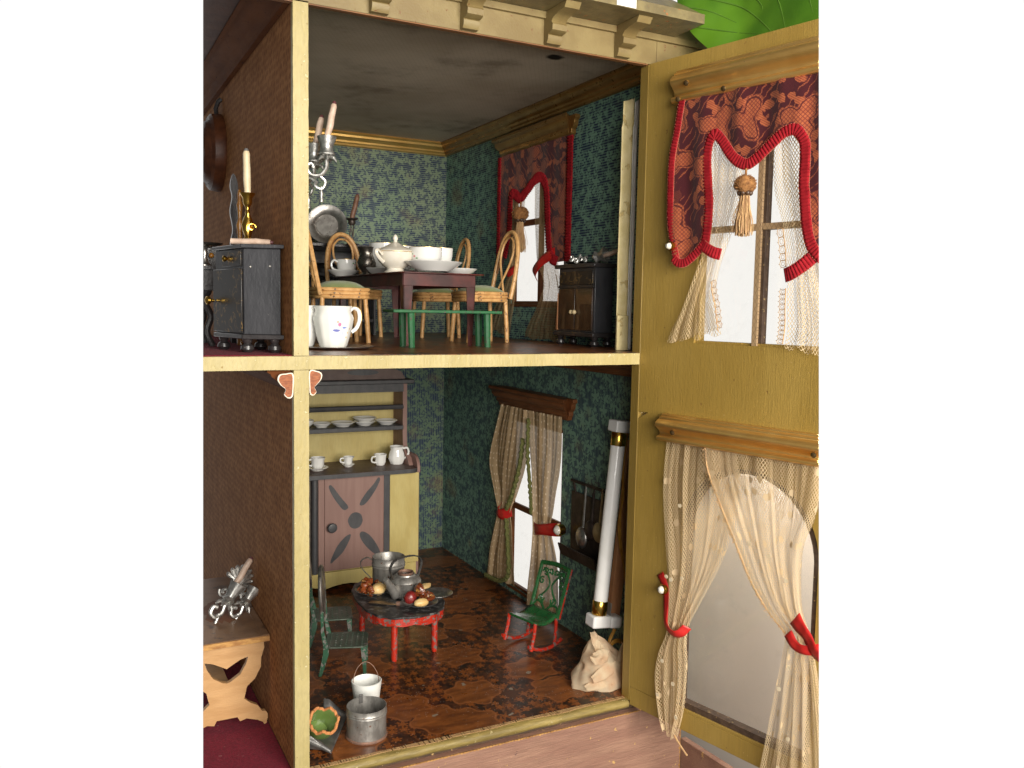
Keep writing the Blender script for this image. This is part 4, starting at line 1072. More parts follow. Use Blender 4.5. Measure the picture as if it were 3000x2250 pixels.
for k in range(4):
    sv.tube(spiral((-.9-.5*k, 1.2+.55*k, -.3+.25*(k % 2)), .55, 1.2, ((.5, -.3, .6), (-.1, .5, .8)), 16, 1, k), .15, 6)
obj('scroll', sv, 'silver', sn)
candle('thin old candle sticking out of the broken silver holder', (49.3, 16.6, 13.85), (52.0, 11.9, 15.0) if False else (50.4, 13.1, 14.75), .34, 'oldwax', 'wick', .12)
bt = obj('button', MB().blob((0, 0, 0), (.42, .55, .55), 14, 10), 'pearl'); bt.location = Vector((47.9, 21.4, 13.4))*S
tag(bt, 'pearl button on the edge of the small black cabinet', 'button')
pd = obj('dark_dish', MB().lathe([(0, .02), (1.9, .02), (2.4, .4), (2.3, .45), (1.8, .15), (0, .14)], 30), 'darkpewter'); pd.location = Vector((49.4, 23.0, 12.87))*S
tag(pd, 'flat dark dish on the back of the small black cabinet', 'dish')

# ---- woven strip standing by the jamb
sp = thing('woven_strip', 'tall cream woven tape with a white strip behind, standing by the jamb', 'fabric strip', (0, 0, 0))
def stripf(x0, x1, y0, ph):
    def f(u, v):
        z = .05+34.6*v
        w = .22*sin(z*.33+ph)+.10*sin(z*.9)
        return (x0+(x1-x0)*u+w*.4+(.2 if v > .9 else 0), y0+.25*sin(u*pi)+w*.3-.03*z*.1, z+(.6*u if v == 1 else 0))
    return f
obj('tape', MB().grid(6, 60, stripf(45.35, 47.15, 6.2, 0)), 'linen', sp, solid=.12)
obj('back_tape', MB().grid(4, 60, stripf(47.1, 47.8, 5.9, 1.2)), 'whitelinen', sp, solid=.12)
obj('folded_foot', MB().box((45.2, 5.6, .05), (47.1, 6.0, 5.0)), 'linen', sp, bevel=.1)

# ------------------------------------------------------------------ upper left room
cl = thing('lacquer_cabinet', 'tall black cabinet with gilt scroll door beside the partition', 'cabinet', (0, 0, 0))
pl0, pl1, pl2, pl3 = (-5.9, 6.5), (-2.1, 4.7), (-2.1, 13.2), (-7.75, 14.6)
def off(d):
    c = (-4.2, 14)
    return [(x+math.copysign(d, x-c[0]), y+math.copysign(d, y-c[1])) for x, y in (pl0, pl1, pl2, pl3)]
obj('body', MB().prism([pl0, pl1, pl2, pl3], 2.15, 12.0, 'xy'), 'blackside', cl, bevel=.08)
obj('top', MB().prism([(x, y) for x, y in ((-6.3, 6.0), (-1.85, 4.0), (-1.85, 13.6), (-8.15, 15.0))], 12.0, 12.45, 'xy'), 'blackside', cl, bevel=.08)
obj('base', MB().prism([(-6.2, 6.1), (-1.87, 4.15), (-1.87, 13.5), (-8.05, 14.9)], 1.6, 2.15, 'xy'), 'black', cl, bevel=.08)
def along(t, d=0.0):
    a, b = Vector((pl0[0], pl0[1], 0)), Vector((pl3[0], pl3[1], 0)); dr_ = (b-a).normalized(); nn = Vector((-dr_.y, dr_.x, 0))
    return a+(b-a)*t+nn*d
gd = MB()
A0, A1 = along(.02, .06), along(1.0, .16)
ndir = (A1-A0).normalized(); nno = Vector((-ndir.y, ndir.x, 0))
gd.axes(A0, ndir, nno, (0, 0, 1)).box((0, 0, 2.3), ((A1-A0).length, .18, 9.7))
dg = obj('door', gd, 'giltpanel', cl, bevel=.05)
obj('knob', MB().axes(A1+Vector((-.15, -.6, 6.0)), (0, 0, 1), ndir, nno).lathe([(0, 0), (.18, 0), (.2, .35), (.5, .6), (.5, .9), (.2, 1.1), (0, 1.15)], 14), 'brass', dg)
gw = MB().axes(along(.05, .05), ndir, nno, (0, 0, 1)).box((0, 0, 9.95), (5.2, .15, 11.8))
dw = obj('drawer', gw, 'giltpanel', cl, bevel=.05)
obj('knob', MB().axes(along(.5, .2)+Vector((0, 0, 10.9)), (0, 0, 1), ndir, nno).lathe([(0, 0), (.15, 0), (.35, .3), (.35, .5), (0, .7)], 12), 'brass', dw)
for (x, y) in ((-5.5, 6.7), (-2.65, 5.4), (-7.0, 13.6), (-2.8, 12.6)):
    obj('foot', MB().at((x, y, .07)).lathe([(0, 0), (.5, 0), (.78, .35), (.72, .75), (.4, 1.0), (.55, 1.25), (.6, 1.53), (0, 1.53)], 16), 'black', cl)
for (x, z) in ((-5.2, 9.9), (-3.2, 10.0)):
    obj('dowel_end', MB().blob((x, 6.15-.474*(x+5.2), z), (.16, .08, .14), 8, 6), 'tin', cl)
bs_ = thing('brass_candlestick', 'gilt brass candlestick with twisted stem on the black cabinet', 'candlestick', (-4.75, 10.0, 12.45))
obj('base', MB().lathe([(0, 0), (1.0, 0), (1.05, .15), (.8, .35), (.45, .8), (.3, 1.2), (0, 1.2)], 20, fn=lambda a, r, z: r*(1+.06*cos(4*a))), 'brass', bs_)
obj('stem', MB().lathe([(0, 1.1), (.4, 1.15), (.62, 1.9), (.66, 2.5), (.5, 3.1), (.28, 3.7), (.34, 3.95), (.22, 4.2), (.3, 4.6), (.34, 4.7), (0, 4.7)], 18, fn=lambda a, r, z: r*(1+.12*cos(2*a+z*2.4))), 'brass', bs_)
obj('scroll', MB().tube(spiral((.35, -.55, 2.2), .5, 1.3, ((1, 0, 0), (0, 0, 1)), 20), .12, 6), 'brass', bs_)
obj('cup', MB().lathe([(0, 4.6), (.35, 4.7), (.52, 5.0), (.55, 5.6), (.85, 6.05), (.9, 6.2), (.45, 6.2), (0, 6.1)], 20), 'brass', bs_)
candle('slim ivory candle standing in the brass candlestick', (-4.75, 10.0, 18.4), (-4.85, 10.0, 23.8), .42, 'wax', 'greywick', .03, .1)
candle('fat pinkish candle lying across the top of the black cabinet', (-6.9, 8.6, 12.86), (-2.6, 6.2, 12.82), .36, 'oldwax', 'wick', .1, .1)

# carved dark frame and turned post behind the cabinet
kp = thing('carved_chair_back', 'black carved upright behind the brass candlestick', 'chair', (-2.75, 31, 0))
obj('upright', MB().prism(rounded([(-.5, .07), (.4, .07), (.45, 9), (.25, 12), (.55, 14), (.2, 16), (.6, 18.5), (.3, 20.5), (.55, 22), (.2, 23.4), (-.2, 23.6), (-.5, 22), (-.25, 20.5), (-.55, 18.5), (-.2, 16), (-.55, 14), (-.25, 12), (-.5, 9)]), -.3, .3), 'black', kp)
obj('seat', MB().box((-3.8, -3, 9.2), (.6, 3, 9.8)), 'black', kp, bevel=.1, clip=CL, wmat=Matrix.Translation((-2.75, 31, 0)))
for y in (-2.6, 2.6): obj('leg', MB().tube([(.1, y, 9.2), (.1, y, .07)], .4, 8), 'black', kp)
ps = obj('turned_post', MB().lathe([(0, 0), (.5, 0), (.5, 1), (.3, 1.5), (.35, 8), (.3, 12.5), (.5, 13.5), (.28, 14.2), (.3, 15.2), (.5, 16), (.24, 16.8), (.3, 18), (.44, 18.7), (.22, 19.3), (.3, 20), (.2, 20.6), (0, 20.9)], 16), 'amber')
ps.location = Vector((-3.1, 24.5, .07))*S
tag(ps, 'amber turned wooden post just behind the brass candlestick', 'post')

# round framed picture high on the partition
rf = thing('round_frame', 'dark wooden round picture frame hanging on the brown wall', 'picture frame', (-PW+.02, 48.5, 29.2))
fr_ = MB().axes((0, 0, 0), (0, 1, 0), (0, 0, 1), (-1, 0, 0))
obj('moulding', fr_.lathe([(3.3, 0), (5.9, 0), (6.0, .4), (5.8, 1.6), (5.3, 2.0), (4.9, 1.8), (4.6, 2.5), (4.0, 2.9), (3.5, 2.6), (3.3, 1.6)], 48), 'oldtable', rf, clip=CL, wmat=Matrix.Translation((-PW, 48.5, 29.2)))
obj('backing', MB().axes((0, 0, 0), (0, 1, 0), (0, 0, 1), (-1, 0, 0)).lathe([(0, .1), (3.4, .1), (3.4, .4), (0, .4)], 40), 'black', rf)
obj('hook', MB().tube([(-.6, -.5, 5.8), (-.8, -1.0, 6.6), (-.5, -1.6, 7.6), (-.05, -1.8, 8.0)], .35, 8), 'black', rf)

# black furniture at the left end of the upper room
bl = thing('black_table', 'black lacquer side table partly cut off at the left', 'table', (0, 0, 0))
obj('top', MB().box((-14, 20, 9.95), (-5.2, 33, 10.4)), 'black', bl, bevel=.08, clip=CL)
obj('apron', MB().box((-13.5, 20.8, 7.9), (-6.2, 32, 9.94)), 'black', bl, bevel=.06, clip=CL)
obj('lower_shelf', MB().box((-14, 20.3, 7.3), (-6.0, 32, 7.85)), 'black', bl, bevel=.06, clip=CL)
for (x, y) in ((-7.7, 21.3), (-7.2, 31)):
    obj('leg', MB().tube(bez([(x, y, 7.5), (x-.5, y, 6), (x+.3, y, 4), (x-.2, y, 2), (x+.5, y, .1)], 16), [.5, .62, .55]+[.42]*14, 8), 'black', bl, clip=CL)
wb = thing('stepped_shelf', 'small black stepped shelf with amber knob on the side table', 'shelf', (0, 0, 0))
obj('case', MB().box((-7.5, 24, 10.42), (-5.3, 29, 12.6)), 'black', wb, bevel=.06, clip=CL)
obj('lid', MB().prism([(-7.9, 12.61), (-5.0, 12.61), (-5.3, 13.0), (-7.7, 13.0)], 23.4, 29.5, 'xz'), 'black', wb, bevel=.05, clip=CL)
obj('knob', MB().blob((-6.9, 23.7, 11.9), .36, 12, 9), 'amber', wb)
dh = thing('compote', 'dark pewter footed dish at the left edge of the upper room', 'dish', (-8.0, 21.9, 10.42))
obj('dish', MB().lathe([(0, 2.5), (1.4, 2.55), (2.2, 2.8), (2.3, 2.95), (1.5, 2.85), (0, 2.75)], 28), 'darkpewter', dh, clip=CL, wmat=Matrix.Translation((-8.0, 21.9, 10.42)))
obj('stem', MB().lathe([(0, 0), (.9, 0), (.9, .15), (.5, .5), (.32, 1.2), (.45, 1.6), (.3, 2.1), (.6, 2.5), (0, 2.5)], 18), 'pewter', dh, clip=CL, wmat=Matrix.Translation((-8.0, 21.9, 10.42)))

# ------------------------------------------------------------------ lower right room: dresser
ds = thing('dresser', 'painted kitchen dresser, yellow with mauve door and slate shelves', 'dresser', (0, 0, 0))
FY = 62.0
obj('carcass', MB().box((6, FY+.5, -46.5), (37.1, 81.5, -26.75)), 'dresseryellow', ds, bevel=.06)
obj('stile', MB().box((31.5, FY, -45.0), (37.5, FY+.48, -26.75)), 'dresseryellow', ds, bevel=.05)
obj('side_panel', MB().prism([(FY+.5, -48.85), (81.5, -48.85), (81.5, -23.7)]+arc(FY+2.6, -26.4, 2.7, 90, 180, 9)[0:]+[(FY-.1, -27.0), (FY+.5, -27.0)], 37.12, 37.75, 'yz'), 'mauve', ds, bevel=.06)
sk = [(6, -45.02), (37.0, -45.02), (37.0, -48.85), (35.6, -48.85)]
for k in range(41):
    t = k/40; x = 35.6-29.6*t
    sk.append((x, -48.3+.75*(abs(sin(t*pi*3.5)))**.8-(.5 if t > .97 else 0)))
sk.append((6, -48.85))
obj('skirt', MB().prism(sk, FY-.02, FY+.48), 'dresseryellow', ds)
obj('door_post', MB().box((30.25, FY-.06, -44.9), (31.45, FY+.48, -26.75)), 'slate', ds, bevel=.05)
dd = obj('door', MB().box((18.55, FY-.12, -44.75), (30.2, FY+.45, -26.9)), 'mauve', ds, bevel=.05)
obj('door_batten', MB().box((17.35, FY-.12, -44.75), (18.5, FY+.45, -26.9)), 'mauve', ds, bevel=.05)
obj('shadow_gap', MB().box((6, FY+.3, -44.9), (17.3, FY+.48, -26.75)), 'gap_shade', ds)  # dark board standing in for the shade of the open gap
obj('rod', MB().tube([(16.6, FY-.25, -26.9), (16.6, FY-.25, -44.9)], .62, 12), 'slate', ds)
obj('knob', MB().axes((19.75, FY-.12, -36.2), (1, 0, 0), (0, 0, 1), (0, -1, 0)).lathe([(0, 0), (.5, 0), (.45, .4), (.85, .7), (.95, 1.0), (.8, 1.25), (0, 1.4)], 20), 'slate', dd)
def petal(pts): return MB().prism(rounded(pts, 4), FY-.15, FY-.10)
for pts in ([(19.3, -28.5), (19.9, -28.3), (21.6, -30.6), (23.0, -32.4), (22.9, -33.0), (22.1, -33.1), (20.9, -31.6), (19.9, -30.0)],
            [(29.0, -27.4), (29.4, -27.6), (29.2, -28.4), (28.2, -30.2), (26.6, -32.2), (25.6, -32.6), (25.4, -32.0), (26.6, -30.2), (28.0, -28.7)],
            [(23.3, -38.0), (23.6, -38.2), (23.2, -39.4), (22.0, -41.4), (20.4, -42.8), (19.7, -43.3), (19.8, -42.4), (21.0, -40.0), (22.4, -38.5)],
            [(25.4, -38.0), (26.0, -37.7), (27.3, -38.5), (28.7, -40.4), (29.5, -42.2), (29.1, -42.7), (27.9, -42.0), (26.4, -40.4), (25.5, -38.9)]):
    obj('painted_petal', petal(pts), 'slate', dd)
obj('painted_disc', MB().prism([(24.5+1.45*cos(2*pi*k/28)*(1+.03*sin(5*k)), -35.4+1.6*sin(2*pi*k/28)) for k in range(28)], FY-.15, FY-.10), 'slate', dd)
ct = [(6, 60.6)]+[(a, b) for a, b in arc(35.3, 62.4, 1.8, -90, 0, 8)]+[(37.1, 74.5), (6, 74.5)]
obj('counter', MB().prism(ct, -26.5, -25.9, 'xy'), 'browntop', ds, bevel=.08)
ce = [(6, 60.55)]+[(a, b) for a, b in arc(35.3, 62.4, 1.86, -90, 0, 8)]
ci_ = [(6, 61.2)]+[(a, b) for a, b in arc(35.2, 62.6, 1.3, -90, 0, 8)]
cm = MB()
for i in range(len(ce)-1):
    q = [ce[i], ce[i+1], ci_[i+1], ci_[i]]
    cm.prism(q, -26.74, -25.94, 'xy')
obj('counter_edge', cm, 'slate', ds)
HB = 73.6
obj('back_panel', MB().box((6, HB, -25.9), (36.3, HB+.6, -9.8)), 'dresseryellow', ds)
obj('hutch_side', MB().prism([(HB, -25.9), (HB, -9.8), (68.0, -9.8), (67.9, -20)]+[(y, z) for y, z in ((67.7, -22.2), (66.8, -23.6), (65.0, -24.6), (64.2, -25.9))], 36.2, 37.1, 'yz'), 'mauve', ds)
obj('shelf', MB().box((6, 67.4, -19.1), (36.18, HB-.02, -18.25)), 'slate', ds, bevel=.08)
obj('plate_rail', MB().tube([(6, 67.9, -14.5), (36.18, 67.9, -14.5)], .5, 8), 'slate', ds)
obj('crown', MB().box((6, 66.6, -9.75), (38.2, HB+.6, -8.9)), 'slate', ds, bevel=.15)
obj('front_board', MB().box((6, 67.5, -11.4), (36.18, 68.0, -9.77)), 'slate', ds)
obj('pediment', MB().prism([(6, -8.88), (36.9, -8.88), (36.0, -7.4), (33.0, -6.4), (27, -4.6), (20, -3.6), (6, -3.5)], 68.5, 69.2), 'browntop', ds)
for (x, z, w, h) in ((20, -5.9, 3.6, 1.1), (28, -7.5, 3.2, .55), (13, -7.2, 3.0, .6)):
    obj('painted_petal', MB().prism([(x+w*cos(2*pi*k/24), z+h*sin(2*pi*k/24)) for k in range(24)], 68.46, 68.51), 'slate', ds)
# crockery on the dresser
SZ = -18.24
for i, (x, y, r, z, lab) in enumerate(((20.2, 70.3, 1.9, SZ, 'white doll plate lying leftmost on the dresser shelf'), (24.4, 70.2, 2.4, SZ, 'white doll plate in the middle of the dresser shelf'), (28.95, 70.4, 2.2, SZ, 'lower of two stacked white plates on the dresser shelf'), (28.95, 70.3, 2.4, SZ+.75, 'upper of two stacked white plates on the dresser shelf'), (33.6, 70.5, 2.3, SZ, 'white doll plate at the right end of the dresser shelf'))):
    saucer(lab, (x, y, z), r, .8, 'porcelain', 'white plates on the dresser', 'plate', 'plate')
bo = obj('bowl', MB().lathe([(0, .1), (.7, 0), (.8, .1), (1.5, .7), (1.75, 1.5), (1.65, 1.5), (1.35, .8), (0, .3)], 28), 'porcelain'); bo.location = Vector((17.0, 70.6, SZ))*S
tag(bo, 'white bowl on the dresser shelf beside the yellow partition', 'bowl')
CZ = -25.89
saucer('white saucer under the left cup on the dresser counter', (18.2, 66.0, CZ), 2.15, .55)
def fcup(label, loc, r, h, rz, name='cup', cat='cup', n=9, spout=0):
    t = thing(name, label, cat, loc, rz)
    def fn(a, rr, z): return rr*(1-.045*abs(sin(a*n/2)))*(1+spout*max(0, cos(a-pi))**5*max(0, z/h-.5))
    obj('bowl', MB().lathe([(0, 0), (r*.62, 0), (r*.7, h*.08), (r*.84, h*.3), (r*.86, h*.7), (r*1.0, h), (r*.93, h), (r*.78, h*.7), (r*.7, h*.2), (0, h*.15)], 40, fn=fn), 'porcelain', t)
    obj('handle', MB().tube(bez([(r*.85, 0, h*.82), (r*1.45, 0, h*.78), (r*1.5, 0, h*.4), (r*.8, 0, h*.25)], 14), .17*min(1, r), 7), 'porcelain', t)
    return t
fcup('fluted white cup on its saucer, left on the dresser counter', (18.3, 66.0, CZ+.35), 1.45, 2.1, pi)
saucer('tiny white saucer under the small pitcher on the dresser', (24.7, 67.3, CZ), 1.25, .5)
fcup('tiny white pitcher with spout in the middle of the dresser counter', (24.7, 67.4, CZ+.4), 1.0, 1.6, pi, 'pitcher', 'pitcher', 6, .6)
fcup('fluted white cup without saucer beside the white jug on the dresser', (31.1, 66.8, CZ), 1.35, 2.2, pi+.3)
jg = thing('milk_jug', 'white faceted milk jug at the right end of the dresser counter', 'jug', (34.6, 67.0, CZ))
obj('body', MB().lathe([(0, 0), (1.25, 0), (1.35, .2), (1.75, 1.1), (1.6, 2.1), (1.3, 2.9), (1.35, 3.3), (1.5, 3.55), (1.38, 3.55), (1.15, 2.9), (0, .5)], 40, fn=lambda a, r, z: r*(1-.05*abs(sin(a*4)))), 'porcelain', jg)
obj('handle', MB().tube(bez([(1.2, -.5, 3.1), (1.95, -.8, 3.2), (2.2, -.9, 2.2), (1.6, -.7, 1.1)], 16), .22, 8), 'porcelain', jg)

# ------------------------------------------------------------------ red and black table with food
rt_ = thing('red_table', 'low chipped table with black top and scalloped red skirt', 'table', (22.7, 33.2, ZF), radians(-4))
def sup(k, n, rx, ry, e=.75):
    a = 2*pi*k/n
    return (rx*math.copysign(abs(cos(a))**e, cos(a)), ry*math.copysign(abs(sin(a))**e, sin(a)))
TT = 7.9
N_ = 96
top = [(x*(1+.012*cos(k*2*pi/N_*16)), y*(1+.012*cos(k*2*pi/N_*16))) for k, (x, y) in ((k, sup(k, N_, 6.7, 10.2)) for k in range(N_))]
obj('top', MB().prism(top, TT-.35, TT, 'xy'), 'tabletop', rt_, bevel=.1)
skm = MB()
for k in range(N_):
    x0, y0 = top[k]; x1, y1 = top[(k+1) % N_]
    d0 = 1.25+.35*abs(sin(k*pi/6)); d1 = 1.25+.35*abs(sin((k+1)*pi/6))
    if (k//12) % 2 == 0: d0 += .12; d1 += .12
    a = [skm.p((x0*.985, y0*.985, TT-.36)), skm.p((x1*.985, y1*.985, TT-.36)), skm.p((x1*.985, y1*.985, TT-d1)), skm.p((x0*.985, y0*.985, TT-d0))]
    b = [skm.p((x0*.94, y0*.95, TT-.36)), skm.p((x1*.94, y1*.95, TT-.36)), skm.p((x1*.94, y1*.95, TT-d1)), skm.p((x0*.94, y0*.95, TT-d0))]
    skm.f += [a, b[::-1], [a[3], a[2], b[2], b[3]]]
obj('skirt', skm, 'red', rt_)
for (x, y) in ((-2.5, -7.2), (4.5, -5.6), (-4.3, 6.2), (3.6, 6.8)):
    obj('leg', MB().tube([(x, y, TT-.5), (x, y, 3.2), (x, y, .5), (x, y, .03)], [.52, .52, .5, .36], 12), 'red', rt_)
RZ = ZF+TT+.02
def R2(x, y, z=0.0): return (x, y, RZ+z)
def flatplate(label, loc, r, mat='darkpewter'):
    return saucer(label, loc, r, .55, mat, None, 'plate', 'plate')
MAT['darkplate'] = surf('dark grey tin plate', (.10, .105, .11), (.16, .16, .16), .8, rough=.32, metal=.6, bmp=(4, .1))
flatplate('dark tin plate with nuts at the back of the red table', R2(19.6, 36.2), 3.0, 'darkplate')
flatplate('dark tin plate with nuts at the front of the red table', R2(24.4, 27.6), 2.9, 'darkplate')
flatplate('empty pewter plate at the right of the red table', R2(28.4, 30.2, .02), 2.55, 'pewter')
def nut(label, c, r, mat='chestnut', seed=1, cat='nut', name='nut', jit=.16, group=None):
    o = obj(name, MB().blob((0, 0, 0), r, 18, 12, jit, seed), mat); o.location = Vector(c)*S
    o.rotation_euler = (0, 0, seed*.7)
    return tag(o, label, cat, group)
nut('cluster-shaped walnut at the left of the rear plate', R2(18.0, 35.6, 1.05), (1.0, .95, .9), seed=1, jit=.3)
nut('brown walnut in front on the rear plate', R2(18.5, 34.3, .85), (.9, .8, .75), seed=2, jit=.3)
nut('brown walnut on top of the rear plate pile', R2(18.6, 36.0, 1.9), (.8, .8, .7), seed=3, jit=.3)
nut('dark nut at the right of the rear plate by the kettle spout', R2(21.3, 37.2, 1.0), (.95, .9, .95), seed=4, jit=.25)
nut('pale yellow bread roll on the rear plate', R2(19.9, 34.3, 1.1), (1.3, 1.05, .95), 'bread', 5, 'bread roll', 'bread_roll', .06)
nut('dark red onion at the left of the front plate', R2(22.9, 27.9, 1.15), (1.1, 1.0, 1.1), 'redonion', 6, 'onion', 'onion', .08)
nut('shiny orange brown nut on top of the front plate', R2(24.7, 28.6, 1.9), (1.15, .85, .9), seed=7, jit=.25)
nut('reddish brown nut at the right of the front plate', R2(25.6, 27.6, 1.15), (1.0, .9, .9), seed=8, jit=.22)
nut('pale cream bread roll in front of the front plate', R2(24.0, 26.0, .85), (1.2, .75, .65), 'bread', 9, 'bread roll', 'bread_roll', .05)
nut('long pale roll behind the kettle near the empty plate', R2(27.7, 33.8, .5), (1.75, .75, .55), 'bread', 10, 'bread roll', 'bread_roll', .08)
# kettle
kt = thing('kettle', 'dull tin kettle with arched strap handle on the red table', 'kettle', R2(24.0, 33.0), radians(8))
obj('body', MB().lathe([(0, 0), (2.4, 0), (2.55, .12), (2.6, .4), (2.5, .45), (2.5, 2.3), (2.58, 2.4), (2.5, 2.55), (2.2, 3.0), (1.6, 3.3), (1.55, 3.5), (1.3, 3.5), (1.25, 3.2), (0, 3.1)], 40), 'tin', kt)
obj('neck', MB().lathe([(1.0, 3.35), (1.2, 3.4), (1.25, 3.75), (1.3, 3.85), (1.15, 3.85), (1.05, 3.5)], 28), 'rust', kt)
obj('spout', MB().tube([(-2.0, -.7, .6), (-3.0, -1.0, 1.8), (-4.0, -1.35, 3.2), (-4.4, -1.5, 3.7)], [1.0, .72, .48, .45], 14), 'tin', kt)
obj('handle', MB().tube(bez([(-2.2, 0, 2.8), (-2.8, 0, 4.6), (-2.0, 0, 5.9), (0, 0, 6.3), (2.0, 0, 6.1), (2.9, 0, 5.0), (2.3, 0, 2.9)], 28), .42, 8, flat=.25, upv=(1, 0, .3)), 'dustpan', kt)
mg = thing('tin_mug', 'tall tin measuring mug with curled handle behind the kettle', 'mug', R2(22.9, 38.2), radians(-12))
obj('body', MB().lathe([(0, 0), (2.6, 0), (2.65, .2), (2.65, 3.4), (2.8, 3.6), (2.65, 3.8), (2.8, 4.0), (2.65, 4.2), (2.7, 5.1), (2.62, 5.15), (2.5, 5.0), (2.5, .3), (0, .25)], 40), 'tin', mg)
obj('handle', MB().tube(bez([(-2.6, 0, 4.6), (-3.6, 0, 5.1), (-4.6, 0, 4.4), (-4.3, 0, 3.2), (-3.2, 0, 1.9), (-2.65, 0, 1.3)], 22), .36, 8, flat=.22, upv=(1, 0, .2)), 'tin', mg)
kn = thing('knife', 'table knife with dark round handle lying at the table front', 'knife', R2(20.0, 29.6, .15), radians(-38))
obj('blade', MB().prism([(-3.2, -.45), (-3.0, .35), (-2.6, .45), (1.4, .4), (1.4, -.45), (-2.6, -.55)], 0, .08, 'xy'), 'cordbrown', kn, bevel=.02)
obj('ferrule', MB().tube([(1.3, 0, .1), (1.9, 0, .15)], .36, 12), 'rust', kn)
obj('handle', MB().tube([(1.9, 0, .18), (3.6, 0, .2), (5.2, 0, .22), (5.3, 0, .22)], [.38, .44, .48, .44], 14), 'knifehandle', kn)

# ------------------------------------------------------------------ green metal chairs
def green_chair(label, loc, rz):
    t = thing('metal_chair', label, 'chair', loc, rz, 'green metal kitchen chairs')
    sy = 3.1
    P = rrect(-3.0, -sy, 3.3, sy, 1.1, 6)
    obj('seat', MB().prism(P, 4.25, 4.5, 'xy'), 'seatgreen', t, bevel=.1)
    dm = MB()
    for i in range(7):
        for j in range(7):
            x = -2.2+i*.78; y = -2.5+j*.82+(.41 if i % 2 else 0)
            if abs(y) < 2.75 and abs(x) < 2.8: dm.lathe([(.22, 0), (.16, .08), (.08, .10), (0, .05)], 6) if False else dm.at((x, y, 4.5)).lathe([(.2, -.02), (.14, .06), (.06, .08), (0, .08)], 8)
    o_ = obj('stud', dm, 'seatgreen', t); o_['kind'] = 'stuff'
    for sg in (-1, 1):
        obj('leg', MB().prism([(2.3, 4.25), (3.15, 4.25), (3.2, .02), (2.75, .02)], sg*2.75-.16, sg*2.75+.16), 'darkgreen', t, bevel=.05)
        bp = [(-2.4, 4.5), (-2.55, 5.2), (-3.0, 6.6), (-3.1, 9.8), (-3.5, 9.8), (-3.45, 6.4), (-3.2, 4.6), (-3.0, 3.6), (-3.6, .02), (-4.1, .02), (-3.6, 3.2), (-2.9, 4.3)]
        bp = [(-3.5, 9.8), (-3.08, 9.8), (-2.98, 6.8), (-2.3, 4.3), (-2.3, 3.3), (-3.3, .02), (-3.8, .02), (-3.15, 3.4), (-3.1, 4.6), (-3.45, 6.6)]
        obj('leg', MB().prism(bp, sg*2.75-.17, sg*2.75+.17), 'darkgreen', t, bevel=.05)
    ov = [(-3.5-.06*z, 3.15*cos(2*pi*k/36), 12.0+3.7*sin(2*pi*k/36)) for k in range(36) for z in (3.7*sin(2*pi*k/36),)]
    obj('back_rim', MB().tube(ov, .26, 8, closed=True), 'pewter', t)
    ov2 = [(-3.45-.06*z, 2.35*cos(2*pi*k/32), 12.0+2.9*sin(2*pi*k/32)) for k in range(32) for z in (2.9*sin(2*pi*k/32),)]
    obj('back_rim', MB().tube(ov2, .16, 8, closed=True), 'pewter', t)
    bp_ = MB()
    def bpf(u, v):
        a = 2*pi*u; r = v
        z = 2.8*sin(a)*r
        return (-3.4-.06*z+.25*(1-r*r), 2.25*cos(a)*r, 12.0+z)
    bp_.grid(28, 5, bpf, wrap=True)
    obj('back_plate', bp_, 'pewter', t)
    return t
gc = green_chair('dark green metal chair with studded seat, nearest the white pail', (12.3, 27.0, ZF), radians(-20))
dup(gc, (13.4, 38.8, ZF), radians(-14), 'dark green metal chair with studded seat, further back beside the dresser')

